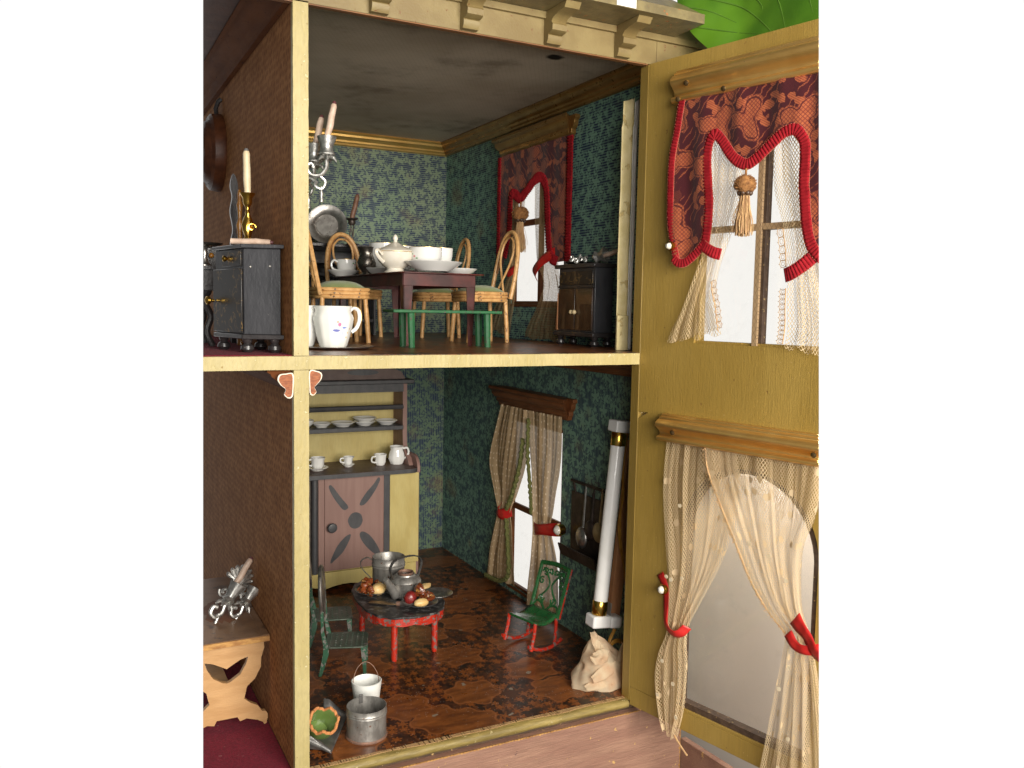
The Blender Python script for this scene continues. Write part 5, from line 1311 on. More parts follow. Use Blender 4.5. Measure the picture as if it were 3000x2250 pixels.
# ------------------------------------------------------------------ rocking chair
rk = thing('rocking_chair', 'small cast rocking chair with green openwork back and red rockers', 'rocking chair', (42.9, 23.2, ZF), radians(194))
obj('seat', MB().grid(10, 8, lambda u, v: (3.2-5.2*u, -3.3+6.6*v, 5.0-.55*sin(pi*min(1, u*1.1))**1.3+(.9*max(0, u-.75)*4 if u > .75 else 0)*.45)), 'rockgreen', rk, solid=.3)
def bx_(z): return -1.9-(z-5.2)*.34
for sg in (-1, 1):
    obj('back_post', MB().tube([(bx_(z), sg*3.2, z) for z in (4.8, 6.5, 8.5, 10.5, 12.4)], [.34, .36, .34, .34, .3], 8), 'rockgreen', rk)
    obj('side_rim', MB().tube([(bx_(z)-.25, sg*3.42, z) for z in (4.6, 6.5, 8.5, 10.5, 12.4)], .2, 6), 'red', rk)
    obj('leg', MB().tube([(3.0, sg*3.1, 5.0), (3.25, sg*3.15, 3.2), (3.9, sg*3.2, .8)], [.3, .28, .3], 8), 'red', rk)
    obj('leg', MB().tube([(-1.6, sg*3.1, 4.9), (-1.5, sg*3.15, 2.8), (-1.2, sg*3.2, .6)], [.3, .28, .3], 8), 'red', rk)
    RR = [(4.4-7.2*k/16, sg*3.2, .36+1.25*((k/16-.55)/.55)**2) for k in range(17)]
    obj('rocker', MB().tube(RR, .3, 8), 'red', rk)
    for (cy, cz, r0, ph, dirn) in ((1.75, 10.9, .75, 0, 1), (2.2, 9.5, .6, 2, -1), (1.5, 7.0, .75, 3, 1), (.75, 11.2, .55, 4, -1)):
        obj('scroll', MB().tube([(bx_(p[2]), p[1], p[2]) for p in spiral((0, sg*cy, cz), r0, 1.15, ((0, sg, 0), (0, 0, 1)), 20, dirn, ph)], .15, 6), 'rockgreen', rk)
    obj('scroll', MB().tube([(bx_(p.z), p.y, p.z) for p in bez([(0, sg*2.4, 11.5), (0, sg*1.0, 10.4), (0, sg*.3, 9.2), (0, sg*.9, 8.0), (0, sg*1.6, 7.2), (0, sg*.8, 6.2)], 20)], .17, 6), 'rockgreen', rk)
    obj('scroll', MB().tube([(bx_(p.z), p.y, p.z) for p in bez([(0, sg*3.0, 5.4), (0, sg*2.3, 6.3), (0, sg*1.2, 6.2), (0, sg*.1, 5.3)], 16)], .2, 6), 'rockgreen', rk)
obj('top_rail', MB().tube([(bx_(12.3), -3.3, 12.2), (bx_(12.6), 0, 12.55), (bx_(12.3), 3.3, 12.2)], .42, 8, flat=.7), 'rockgreen', rk)
obj('bottom_rail', MB().tube([(bx_(5.2), -3.2, 5.0), (bx_(5.2), 3.2, 5.0)], .4, 8), 'rockgreen', rk)

# ------------------------------------------------------------------ pails, pans and pots on the floor
wp = thing('white_pail', 'white milk glass pail with thin wire handle', 'pail', (10.9, 12.6, ZF))
obj('body', MB().lathe([(0, 0), (1.55, 0), (1.6, .08), (1.8, 2.2), (2.02, 3.9), (2.05, 4.15), (1.92, 4.2), (1.75, 3.6), (1.5, .5), (0, .4)], 40), 'milkglass', wp)
obj('wire_handle', MB().tube(bez([(-1.75, .3, 3.5), (-1.7, .35, 4.6), (-1.1, .5, 5.9), (-.1, .6, 6.5), (.9, .4, 6.0), (1.6, .1, 4.7), (1.8, 0, 3.4), (2.4, -.1, 3.3)], 30), .05, 6), 'rust', wp)
po = thing('saucepan', 'round tarnished tin pot without lid by the partition', 'pot', (8.75, 5.9, ZF))
obj('body', MB().lathe([(0, 0), (2.5, 0), (2.5, 2.95), (2.6, 3.05), (2.5, 3.2), (2.58, 3.35), (2.5, 3.5), (2.52, 4.0), (2.46, 4.02), (2.42, .2), (0, .15)], 48), 'tin', po)
obj('base_ring', MB().lathe([(2.4, 0), (2.62, 0), (2.66, .18), (2.55, .32), (2.4, .3)], 48), 'rust', po)
obj('lug', MB().box((-.26, 2.3, 3.2), (.26, 2.5, 4.35)), 'dustpan', po, bevel=.05)
dpn = thing('dustpan', 'grey tin dustpan with raised sides behind the partition edge', 'dustpan', (0, 0, 0))
def pan(u, v):
    a = Vector((3.4, 3.2, 0)); b = Vector((8.1, 12.0, 0))
    base = a.lerp(b, v); e = (b-a).normalized(); nn = Vector((-e.y, e.x, 0))
    q = base+nn*(-.0+3.2*u)
    side = abs(v-.5)*2
    z = .06+2.0*max(0, (side-.86)/.14)**1.3*(min(1, u*1.3))+.25*u
    return (q.x, q.y, ZF+z)
obj('pan', MB().grid(16, 28, pan), 'dustpan', dpn, solid=.12)
obj('side_ridge', MB().tube([(3.35, 3.3, ZF+.3), (2.0, 4.3, ZF+1.1), (.9, 5.0, ZF+1.6)], [.25, .45, .5], 10), 'dustpan', dpn)
bc = thing('broken_cup', 'broken green glazed cup with orange clay edge in the dustpan', 'cup', (3.2, 8.9, ZF+.35), 0)
bc.rotation_euler = (radians(38), radians(12), 0)
def jag(a): return 2.6+.35*sin(a*3)+.22*sin(a*7+1)+.16*sin(a*13)
cbm = MB()
cbm.grid(40, 8, lambda u, v: ((1.45+.35*v)*cos(2*pi*u), (1.45+.35*v)*sin(2*pi*u), jag(2*pi*u)*v), wrap=True)
cbm.lathe([(0, 0), (1.45, 0)], 40)
obj('wall', cbm, 'potgreen', bc, solid=.3)
obj('broken_edge', MB().tube([((1.8)*cos(2*pi*k/48), (1.8)*sin(2*pi*k/48), jag(2*pi*k/48)) for k in range(48)], .2, 6, closed=True), 'clay', bc)

# ------------------------------------------------------------------ tube lamp, batten, cord and gauze by the jamb
lm = thing('tube_lamp', 'white tube lamp with brass ends, leaning upright at the jamb', 'lamp', (0, 0, 0))
A_, B_ = Vector((45.75, 9.0, -39.6)), Vector((48.85, 9.6, -12.2))
dL = (B_-A_).normalized()
obj('tube', MB().tube([A_+dL*1.4, A_+dL*14, B_-dL*1.6], 1.08, 24), 'tube', lm)
obj('end_cap', MB().tube([A_+dL*.0, A_+dL*.1, A_+dL*2.0, A_+dL*2.1], [1.08, 1.16, 1.16, 1.1], 24), 'brass', lm)
obj('end_cap', MB().tube([B_-dL*2.2, B_-dL*2.1, B_-dL*.3, B_-dL*.2], [1.1, 1.16, 1.16, 1.08], 24), 'brass', lm)
obj('socket', MB().at(tuple(A_), 0, .11).box((-1.5, -1.1, -1.9), (1.7, 1.4, -.05)), 'whiteplastic', lm, bevel=.3, seg=3)
obj('socket', MB().at(tuple(A_), 0, .11).box((1.72, -.9, -2.1), (3.9, 1.4, -.3)), 'whiteplastic', lm, bevel=.4, seg=3)
obj('bracket', MB().at(tuple(A_), 0, .11).box((1.62, -.5, -.25), (1.78, 1.0, 1.7)), 'tin', lm)
obj('socket', MB().at(tuple(B_), 0, .11).box((-1.3, -1.1, -.15), (3.2, 1.3, 1.6)), 'whiteplastic', lm, bevel=.2, seg=3)
bt_ = obj('batten', MB().axes((49.4, 10.6, -40.9), (1, 0, -.1), (0, 1, 0), (.105, 0, .995)).box((-.95, -.4, 0), (.95, .5, 29)), 'batten', bevel=.06)
tag(bt_, 'orange brown wooden batten standing behind the tube lamp', 'batten')
cd = thing('lamp_cord', 'amber twin cord hanging beside the tube lamp', 'cord', (0, 0, 0))
for d in (0, .28):
    obj('wire', MB().tube(bez([(51.0, 9.4, -9.4+d), (50.0, 9.1+d, -13), (49.4, 9.0+d, -17), (49.5, 9.0+d, -22), (48.85+d, 9.0, -25.5), (49.0+d, 8.9, -29), (50.1, 8.9, -34+d), (50.7, 9, -39)], 50), .13, 6), 'amberwire', cd)
    obj('wire', MB().tube(bez([(50.5, 8.0, -45.3+d), (49.0, 7.6, -44.0+d), (47.5, 7.3, -43.6+d), (46.4, 7.2, -44.4+d)], 20), .2, 8), 'amberwire', cd)
    obj('wire', MB().tube(bez([(46.3, 7.3, -44.4), (46.9, 7.5+d, -43.2), (48.0, 7.9+d, -41.9)], 14), .17, 8), 'amberwire', cd)
gz = thing('gauze_bundle', 'crumpled pale peach gauze bundle on the floor by the jamb', 'cloth', (43.9, 6.6, ZF))
random.seed(21)
def ridge(p): return 1-sqrt(mnoise.noise(p)**2+.02)*1.5
hm2 = MB()
SIL = [(0, 4.1), (.12, 4.2), (.3, 3.9), (.45, 3.5), (.6, 2.9), (.75, 2.1), (.88, 1.4), (1.0, .3)]
def heap(u, v):
    a = 2*pi*u
    for i in range(len(SIL)-1):
        if SIL[i][0] <= v <= SIL[i+1][0]:
            k = (v-SIL[i][0])/(SIL[i+1][0]-SIL[i][0]); r = SIL[i][1]+(SIL[i+1][1]-SIL[i][1])*k; break
    z = 7.2*v
    cx = .3+.5*sin(v*3.0)-1.5*max(0, v-.55)
    d = Vector((cos(a), sin(a), 0)); p = Vector((cos(a)*1.1, sin(a)*1.1, z*.42+.5*sin(a+1)))
    w = ridge(p*.8+Vector((3, 1, 7)))*1.0+ridge(p*1.6+Vector((9, 4, 2)))*.35
    rr = max(.1, r*(.78+.36*w)-.25)
    return (cx+rr*cos(a), .1+rr*sin(a)*.8, max(.03, z-.55*w*(1-v)+.25*sin(a*2+1)*v))
hm2.grid(130, 60, heap, wrap=True)
obj('crumpled_gauze', hm2, 'gauze', gz, auto=0)
def flap(P0, P1, w, bow, seed):
    P0, P1 = Vector(P0), Vector(P1); d = (P1-P0); sd = d.cross(Vector((.3, -1, 0))).normalized()
    def q(u, v):
        ww = w*sin(pi*min(.9, v*.7+.2))**.6
        fl = .35*sin(u*7+seed)*v
        x = P0+d*v+sd*ww*(u-.5)+Vector((0, -1, 0))*(bow*sin(pi*u)*sin(pi*v*.9+.2)+fl+.3*mnoise.noise(Vector((u*3, v*4, seed))))
        return (x.x, x.y, max(.05, x.z+.25*mnoise.noise(Vector((u*4, v*2, seed+5)))))
    return q
for (p0, p1, w_, bw, sd2) in (((.6, -2.2, 4.6), (-2.6, -2.6, 5.4), 2.2, .5, 2), ((2.6, -2.0, 3.0), (-2.4, -2.8, 1.9), 2.4, .6, 5), ((3.0, -1.6, 2.6), (3.9, -1.0, 5.8), 1.9, .4, 8), ((1.5, -2.6, .9), (-3.3, -2.4, .8), 1.5, .4, 12), ((-.2, -1.2, 5.2), (-1.4, -.8, 8.2), 1.7, .4, 15), ((3.4, -2.2, .9), (.5, -3.1, .7), 1.6, .4, 21)):
    obj('fold', MB().grid(16, 24, flap(p0, p1, w_, bw, sd2)), 'gauze', gz, auto=0)
fr2 = MB()
for k in range(260):
    a = random.uniform(0, 2*pi); r = 3.45*(1+.12*random.random())
    x, y = .2+r*cos(a), r*.8*sin(a)
    fr2.tube([(x*.93, y*.93, .22), (x*1.03, y*1.03, .1+.1*random.random())], .018, 3)
o = obj('frayed_threads', fr2, 'whitelinen', gz); o['kind'] = 'stuff'

# ------------------------------------------------------------------ utensil rack on the right wall
ur = thing('utensil_rack', 'blackened tin utensil rack hanging on the lower right wall', 'rack', (0, 0, 0))
obj('back_plate', MB().box((51.0, 15.5, -35), (51.25, 26.2, -24.6)), 'scoop', ur)
obj('rail', MB().tube([(50.6, 25.6, -22.7), (50.6, 15.5, -22.7)], .28, 8), 'scoop', ur)
obj('drip_tray', MB().prism([(51.0, -35.2), (49.6, -35.0), (48.9, -33.4), (48.7, -33.5), (49.3, -35.4), (50.9, -35.7)], 15.5, 26.6, 'xz'), 'scoop', ur)
for y in (25.0, 16.5): obj('hanger', MB().tube([(50.6, y, -22.7), (51.1, y, -24.8)], .2, 6), 'scoop', ur)
def ladle(label, y, z0, z1, r, mat):
    t = thing('ladle', label, 'ladle', (50.2, y, z0))
    obj('bowl', MB().axes((0, 0, 0), (0, 1, 0), (0, 0, 1), (-1, 0, 0)).blob((0, 0, .2), (r, r*1.15, .55), 18, 12), mat, t)
    obj('handle', MB().tube([(.1, 0, r*.8), (.2, -.1, (z1-z0)*.6), (.25, -.3, z1-z0)], [.3, .2, .22], 8), mat, t)
    obj('hook', MB().tube(bez([(.25, -.3, z1-z0), (.3, -.3, z1-z0+.7), (.5, -.3, z1-z0+.5)], 8), .15, 6), mat, t)
ladle('shiny round pewter ladle on the utensil rack', 21.2, -31.4, -23.4, 1.55, 'pewter')
ladle('dark round ladle beside the shiny one on the rack', 18.7, -29.6, -23.4, 1.4, 'scoop')
MAT['horn'] = surf('horn spoon', (.40, .30, .15), (.33, .23, .1), .8, rough=.4)
ladle('yellowish horn spoon at the right of the utensil rack', 16.3, -29.4, -23.2, 1.4, 'horn')

# ------------------------------------------------------------------ lower left room: fretwork table with silver sconce
ft_ = thing('fretwork_table', 'tan wooden table with fret-sawn trestle end in the lower left room', 'table', (0, 0, 0))
obj('top', MB().box((-14, 13.2, -37.1), (-1.86, 40, -36.55)), 'tabletopwood', ft_, bevel=.06, clip=CL)
obj('top_edge', MB().box((-14, 13.0, -37.3), (-1.84, 13.22, -36.62)), 'chipwood', ft_, bevel=.05, clip=CL)
obj('edge_band', MB().box((-2.7, 13.3, -36.56), (-1.85, 40, -36.5)), 'tabletopwood', ft_)
right = [(-2.35, -37.15), (-2.32, -38.58), (-2.7, -39.77), (-2.75, -41.01), (-3.52, -42.47), (-4.53, -43.35), (-4.7, -44.21), (-4.87, -44.89), (-4.13, -45.57), (-3.2, -46.1), (-2.6, -47.0), (-2.2, -47.05), (-1.95, -47.4), (-1.9, -48.0), (-2.1, -48.75), (-2.4, -48.8), (-2.5, -48.5), (-3.22, -48.05), (-4.56, -47.6), (-5.4, -47.8), (-5.73, -47.2)]
mx = 2*-7.0
left = [(mx-x, z) for x, z in reversed(right)]
hole = [(-4.33, -39.39), (-4.59, -40.32), (-5.35, -41.6), (-6.51, -42.36), (-7.0, -42.5), (-7.5, -42.36), (-8.65, -41.6), (-9.4, -40.32), (-9.67, -39.39), (-8.67, -39.66), (-7.7, -40.2), (-7.0, -40.6), (-6.3, -40.19), (-5.33, -39.66)]
def with_hole(outer, inner, t0, t1):
    bm = bmesh.new(); m_ = MB()
    def loop(P): 
        vs = [bm.verts.new((a, t0, b)) for a, b in P]
        return [bm.edges.new((vs[i], vs[(i+1) % len(vs)])) for i in range(len(vs))]
    E = loop(outer)+loop(inner)
    bmesh.ops.triangle_fill(bm, edges=E, use_beauty=True)
    bm.verts.index_update()
    idx = {v.index: (m_.p(v.co), m_.p((v.co.x, t1, v.co.z))) for v in bm.verts}
    for f in bm.faces:
        q = [v.index for v in f.verts]
        m_.f.append([idx[i][0] for i in q]); m_.f.append([idx[i][1] for i in reversed(q)])
    for e in bm.edges:
        if len(e.link_faces) == 1:
            a, b = e.verts[0].index, e.verts[1].index
            m_.f.append([idx[a][0], idx[b][0], idx[b][1], idx[a][1]])
    bm.free(); return m_
obj('trestle', with_hole(right+left, hole, 14.2, 14.9), 'tablewood', ft_, clip=CL, smooth=False)
obj('trestle', with_hole(right+left, hole, 36.2, 36.9), 'tablewood', ft_, clip=CL, smooth=False)
obj('stretcher', MB().box((-8, 14.9, -45.2), (-6, 36.2, -44.4)), 'tablewood', ft_, clip=CL)
s2 = thing('double_sconce', 'ornate silver double candle sconce lying on the fretwork table', 'sconce', (-5.0, 21.5, -34.4))
fd = Vector((.60, .25, .74)).normalized(); sd_ = fd.cross(Vector((0, 1, 0))).normalized(); ud = sd_.cross(fd)*1
for i, (o0, sc_) in enumerate((((-.9, -.6, .1), 1.0), ((1.5, -.2, -.55), .9))):
    cm_ = MB().axes(o0, sd_*sc_, ud*sc_, fd*sc_)
    cm_.lathe([(0, -.3), (.35, -.2), (.5, .2), (1.0, .4), (.6, .9), (.7, 1.4), (1.1, 2.5), (1.2, 2.8), (1.0, 2.8), (.8, 2.2), (0, 2.0)], 22, fn=lambda a, r, z: r*(1+.06*cos(6*a)))
    obj('candle_cup', cm_, 'silver', s2)
    lv = MB().axes(o0, sd_*sc_, ud*sc_, fd*sc_)
    for k in range(7):
        a = 2*pi*k/7
        lv.tube([(.4*cos(a), .4*sin(a), .1), (1.0*cos(a), 1.0*sin(a), -.2), (1.3*cos(a), 1.3*sin(a), -.7)], [.24, .24, .06], 6)
    obj('drip_leaves', lv, 'silver', s2)
    ar = MB().axes(o0, sd_*sc_, ud*sc_, fd*sc_)
    ar.tube(bez([(0, 0, -.3), (-.2, 0, -1.4), (.3, 0, -2.2), (1.1, 0, -2.0), (1.2, 0, -1.2), (.7, 0, -1.0)], 24), .3, 8)
    ar.tube([(0, 0, -1.6), (-.3, 0, -3.0), (-.4, 0, -3.4), (-.5, 0, -4.2)], [.28, .2, .34, .26], 8)
    obj('arm', ar, 'silver', s2)
sh = MB().axes((.9, 1.0, 2.2), sd_, ud, fd)
for k in range(9):
    a = pi*(.05+.9*k/8)
    sh.tube([(0, 0, -1.5), (.8*cos(a), .25*sin(k), .8*sin(a)), (1.75*cos(a), .4, 2.2*sin(a)), (2.0*cos(a), .1, 2.5*sin(a))], [.2, .3, .3, .14], 7)
obj('shell_plate', sh, 'silver', s2)
sc2 = MB()
for k, c in enumerate(((-.9, .9, 1.2), (.2, 1.1, 1.6), (1.2, .9, 1.0), (-.6, .6, .1), (1.6, .5, .2))):
    sc2.tube(spiral(c, .75, 1.25, (tuple(sd_), tuple(fd)), 18, 1 if k % 2 else -1, k), .2, 7)
obj('scroll', sc2, 'silver', s2)
candle('old leaning candle in the silver sconce on the fretwork table', (-4.9, 21.4, -32.6), (-2.25, 22.6, -28.9), .42, 'oldwax', 'wick', .12, .1)
st_ = obj('table_stain', MB().prism([(-6.0+2.6*cos(2*pi*k/30)*(1+.2*sin(5*k)), 24.5+4.5*sin(2*pi*k/30)*(1+.15*cos(3*k))) for k in range(30)], -36.546, -36.535, 'xy'), 'walnut', ft_, clip=CL)

# ------------------------------------------------------------------ pelmets, valances, curtains
def extrude_profile(prof, a, b, out, z, m=None):
    return sweep(prof, a, b, out, z)
PP = [(0, 0), (.75, .0), (.85, -.3), (1.3, -.42), (1.32, -.72), (1.7, -.85), (2.15, -1.25), (2.25, -1.6), (2.1, -1.95), (1.6, -2.3), (1.2, -2.7), (1.05, -3.1), (1.15, -3.35), (1.6, -3.45), (1.9, -3.65), (1.9, -3.95), (1.6, -4.2), (0, -4.25)]
def sweep_door(prof, s0, s1, z, tilt0=0.0):
    m_ = D(MB()); A = [m_.p((s0+tilt0*p, p, z+q)) for p, q in prof]; B = [m_.p((s1, p, z+q)) for p, q in prof]; n = len(prof)
    for k in range(n): m_.f.append([A[k], B[k], B[(k+1) % n], A[(k+1) % n]])
    m_.f += [A[::-1], B]; return m_
def screw(t, s, n, z):
    m_ = MB(); p0 = dpt(s, n, z); ax = (DOOR_M.to_3x3() @ Vector((0, 1, -.35))).normalized(); u = ax.orthogonal().normalized()
    m_.axes(p0, u, ax.cross(u), ax).lathe([(0, 0), (.34, 0), (.34, .12), (.2, .22), (0, .24)], 16)
    obj('screw', m_, 'screw', t)
pu = thing('pelmet', 'gilt moulded pelmet across the top of the open ochre front', 'pelmet', (0, 0, 0))
obj('moulding', sweep_door(PP, 5.1, 34, 36.15, .15), 'gold', pu, bevel=.08, clip=RC, auto=60)
screw(pu, 7.9, 1.95, 34.0); screw(pu, 6.6, 1.85, 32.25); screw(pu, 13.5, 1.8, 32.35)
pw_ = thing('pelmet', 'gilt moulded pelmet above the arched window of the open front', 'pelmet', (0, 0, 0))
PPl = [(p, q*.82) for p, q in PP]
obj('moulding', sweep_door(PPl, 4.6, 34, -7.75, .1), 'gold', pw_, bevel=.08, clip=RC, auto=60)
screw(pw_, 7.4, 1.65, -9.9); screw(pw_, 27.6, 1.65, -9.9)

def sheet_from_outline(outline, nu, fold_fn, mat_uv=1.0):
    pass
def pleat_trim(path, w, t, clip=None, off=None, name='pleated_trim', nrm=(0, 1, 0), wmat=None, gimp=True, amp=.10, per=.40):
    """pleated ribbon along a path (s, n, z) in the door's or another local frame; width w towards 'off' side"""
    P = [Vector(p) for p in path]; N = len(P)
    cum = [0.0]
    for i in range(1, N): cum.append(cum[-1]+(P[i]-P[i-1]).length)
    tot = cum[-1]; n = int(tot/per*6); m_ = MB(); m_.M = (wmat or DOOR_M).copy()
    nv = Vector(nrm)
    def pos(d):
        for i in range(1, N):
            if d <= cum[i]+1e-9:
                k = (d-cum[i-1])/max(1e-9, cum[i]-cum[i-1]); tan = (P[min(i+1, N-1)]-P[max(i-2, 0)]).normalized()
                return P[i-1].lerp(P[i], k), tan
        return P[-1], (P[-1]-P[-2]).normalized()
    E1, E2 = [], []
    rows = []
    for i in range(n+1):
        d = tot*i/n; c, tan = pos(d); sd = tan.cross(nv).normalized()
        h = amp*abs(sin(pi*d/per)); row = []
        for j in range(5):
            v = j/4-.5
            row.append(m_.p(c+sd*w*v*(1+.05*sin(d*2.3))+nv*(h*(1-.2*abs(v))+.1)))
        rows.append(row)
        E1.append(c+sd*w*.5+nv*.14); E2.append(c-sd*w*.5+nv*.14)
    for i in range(n):
        for j in range(4): m_.f.append([rows[i][j], rows[i][j+1], rows[i+1][j+1], rows[i+1][j]])
    tr = obj(name, m_, 'redpleat', t, clip=clip, solid=.05, auto=30)
    if gimp:
        g = MB(); g.M = (wmat or DOOR_M).copy()
        for E in (E1, E2):
            st = max(1, int(per/ (tot/n)/2))
            g.tube([e+nv*.05*(1 if k % 2 else -1) for k, e in enumerate(E[::st])], .04, 4)
        obj('gimp_edge', g, 'gimp', tr, clip=clip)
    return tr
# ---- outer valance on the door
va = thing('valance', 'maroon and salmon brocade valance with red pleated edge on the open front', 'valance', (0, 0, 0))
INN = [(11.35, 13.2), (11.75, 16.0), (11.85, 19.0), (11.6, 21.3), (11.3, 24.6), (11.7, 26.6), (12.4, 27.2), (13.4, 26.4), (15.1, 24.2), (16.9, 23.1), (18.3, 23.5), (20.4, 25.0), (21.9, 26.0), (23.3, 26.2), (24.2, 25.4), (24.75, 24.0), (24.8, 20.0), (24.9, 19.3), (25.3, 16.0), (26.0, 13.4), (27.2, 12.0), (29.0, 11.0)]
OUT = [(6.9, 11.9), (6.2, 14.4), (5.6, 17.1), (5.45, 20.5), (5.5, 25.0), (6.2, 28.5), (6.8, 32.2)]
vm_ = D(MB())
# body of the valance: columns between the lower outline and the pelmet
inn_b = bez([(a, 0, b) for a, b in INN], 110)
cols = []
leftp = bez([(a, 0, b) for a, b in OUT], 40)
def vfold(s, z): return 1.5+.20*sin(s*1.05+z*.12)+.07*sin(s*2.3-z*.1)
# left tail
NT_ = 40
for i in range(NT_+1):
    z = 12.0+(32.2-12.0)*i/NT_
    def xl(z, P): 
        best = min(range(len(P)-1), key=lambda k: 0 if (P[k].z <= z <= P[k+1].z) or (P[k+1].z <= z <= P[k].z) else min(abs(P[k].z-z), abs(P[k+1].z-z))+1)
        a, b = P[best], P[best+1]; k = 0 if abs(b.z-a.z) < 1e-6 else max(0, min(1, (z-a.z)/(b.z-a.z))); return a.x+(b.x-a.x)*k
    L0 = xl(z, leftp)
    inn_left = [p for p in inn_b if p.x < 12.45 and p.z < 27.3]
    R0 = xl(z, inn_left) if z < 27.0 else 12.4
    if z < 13.4: R0 = max(L0+.3, 8.0+(z-12.0)*1.9)
    row = []
    for j in range(9):
        s_ = L0+(R0-L0)*j/8
        row.append(vm_.p((s_, vfold(s_, z)+.12*sin(j*1.2), z), (s_, z)))
    cols.append(row)
for i in range(NT_):
    for j in range(8): vm_.f.append([cols[i][j], cols[i][j+1], cols[i+1][j+1], cols[i+1][j]])
# middle and right: from the scalloped lower edge up to the pelmet
mid = [p for p in inn_b if p.x >= 12.3 and not (p.z < 25 and p.x < 12.5)]
rows = []
for p in mid:
    r_ = []
    for j in range(9):
        z = p.z+(32.2-p.z)*j/8; r_.append(vm_.p((p.x, vfold(p.x, z), z), (p.x, z)))
    rows.append(r_)
for i in range(len(rows)-1):
    for j in range(8): vm_.f.append([rows[i][j], rows[i+1][j], rows[i+1][j+1], rows[i][j+1]])
last = rows[-1]
ext = [vm_.p((34, 1.15, 11+(32.2-11)*j/8), (34, 11+(32.2-11)*j/8)) for j in range(9)]
for j in range(8): vm_.f.append([last[j], ext[j], ext[j+1], last[j+1]])
obj('cloth', vm_, 'brocade', va, clip=RC, auto=0)
pleat_trim([(p.x, 1.55, p.z) for p in inn_b], 1.3, va, RC)
pleat_trim([(p.x+.3, 1.55, p.z) for p in leftp], 1.0, va, RC)
pleat_trim(bez([(6.6, 1.6, 12.6), (7.4, 1.65, 11.9), (8.6, 1.65, 11.9), (10.0, 1.6, 12.8), (11.3, 1.6, 14.0)], 20), 1.1, va, RC)
def pearl_pin(label, s, n, z, r=.5):
    t = thing('pearl_pin', label, 'pin', dpt(s, n, z)); ax = (DOOR_M.to_3x3() @ Vector((-.35, 1, 0))).normalized(); u = ax.orthogonal().normalized()
    obj('brass_ring', MB().axes((0, 0, 0), u, ax.cross(u), ax).lathe([(0, -.6), (r*.8, -.6), (r*1.15, -.25), (r*1.2, .05), (r*.95, .12), (0, .1)], 22), 'brass', t)
    obj('pearl', MB().axes((0, 0, 0), u, ax.cross(u), ax).lathe([(r*.85, .05), (r*.8, .35), (r*.5, .6), (0, .68)], 20), 'pearl', t)
pearl_pin('pearl headed pin at the tail of the brocade valance', 6.3, 2.0, 14.0)
ts = thing('tassel', 'straw silk tassel with brown pompon under the outer valance', 'tassel', dpt(17.35, 2.1, 14.7))
random.seed(5)
def tassel_parts(t, sc, headmat='tasselhead', fr='fringe'):
    obj('pompon', MB().at((0, 0, 6.0*sc)).blob((0, 0, 0), (1.25*sc, 1.25*sc, 1.05*sc), 26, 18, .10, 3), headmat, t)
    fz = MB()
    for k in range(420):
        a = random.uniform(0, 2*pi); b = math.asin(random.uniform(-1, 1))
        d = Vector((cos(a)*cos(b), sin(a)*cos(b), sin(b)*.85)); p = Vector((0, 0, 6.0*sc))+d*1.2*sc
        fz.tube([p, p+d*random.uniform(.1, .22)*sc+Vector((random.uniform(-.06, .06), 0, random.uniform(-.06, .06)))*sc], .035*sc, 3)
    o = obj('pile', fz, headmat, t); o['kind'] = 'stuff'
    for k in range(7):
        a = 2*pi*k/7; obj('bead', MB().blob((.62*sc*cos(a), .62*sc*sin(a), 4.95*sc), .32*sc, 10, 8), 'tasseldark', t)
    st = MB()
    for k in range(150):
        a = random.uniform(0, 2*pi); r = random.uniform(.1, .55)*sc; f = random.uniform(1.3, 2.3)
        q = random.uniform(0, 6)
        st.tube(bez([(r*cos(a), r*sin(a), 4.9*sc), (r*1.3*cos(a), r*1.3*sin(a), 3.2*sc), (r*f*cos(a)+.12*cos(q)*sc, r*f*sin(a), 1.6*sc), (r*f*1.05*cos(a), r*f*1.05*sin(a), random.uniform(-.1, .6)*sc)], 8), .045*sc, 4)
    for k in range(9):
        a = random.uniform(0, 2*pi)
        st.tube(bez([(.4*cos(a), .4*sin(a), 4.6*sc), (1.0*cos(a), 1.0*sin(a), 3.0*sc), (1.6*cos(a), 1.2*sin(a), random.uniform(1, 2.6)*sc)], 8), .03*sc, 3)
    o = obj('silk_threads', st, fr, t); o['kind'] = 'stuff'
    obj('cord', MB().tube([(0, 0, 6.8*sc), (.05, 0, 7.8*sc)], .14*sc, 8), 'tasselhead', t)
tassel_parts(ts, 1.0)

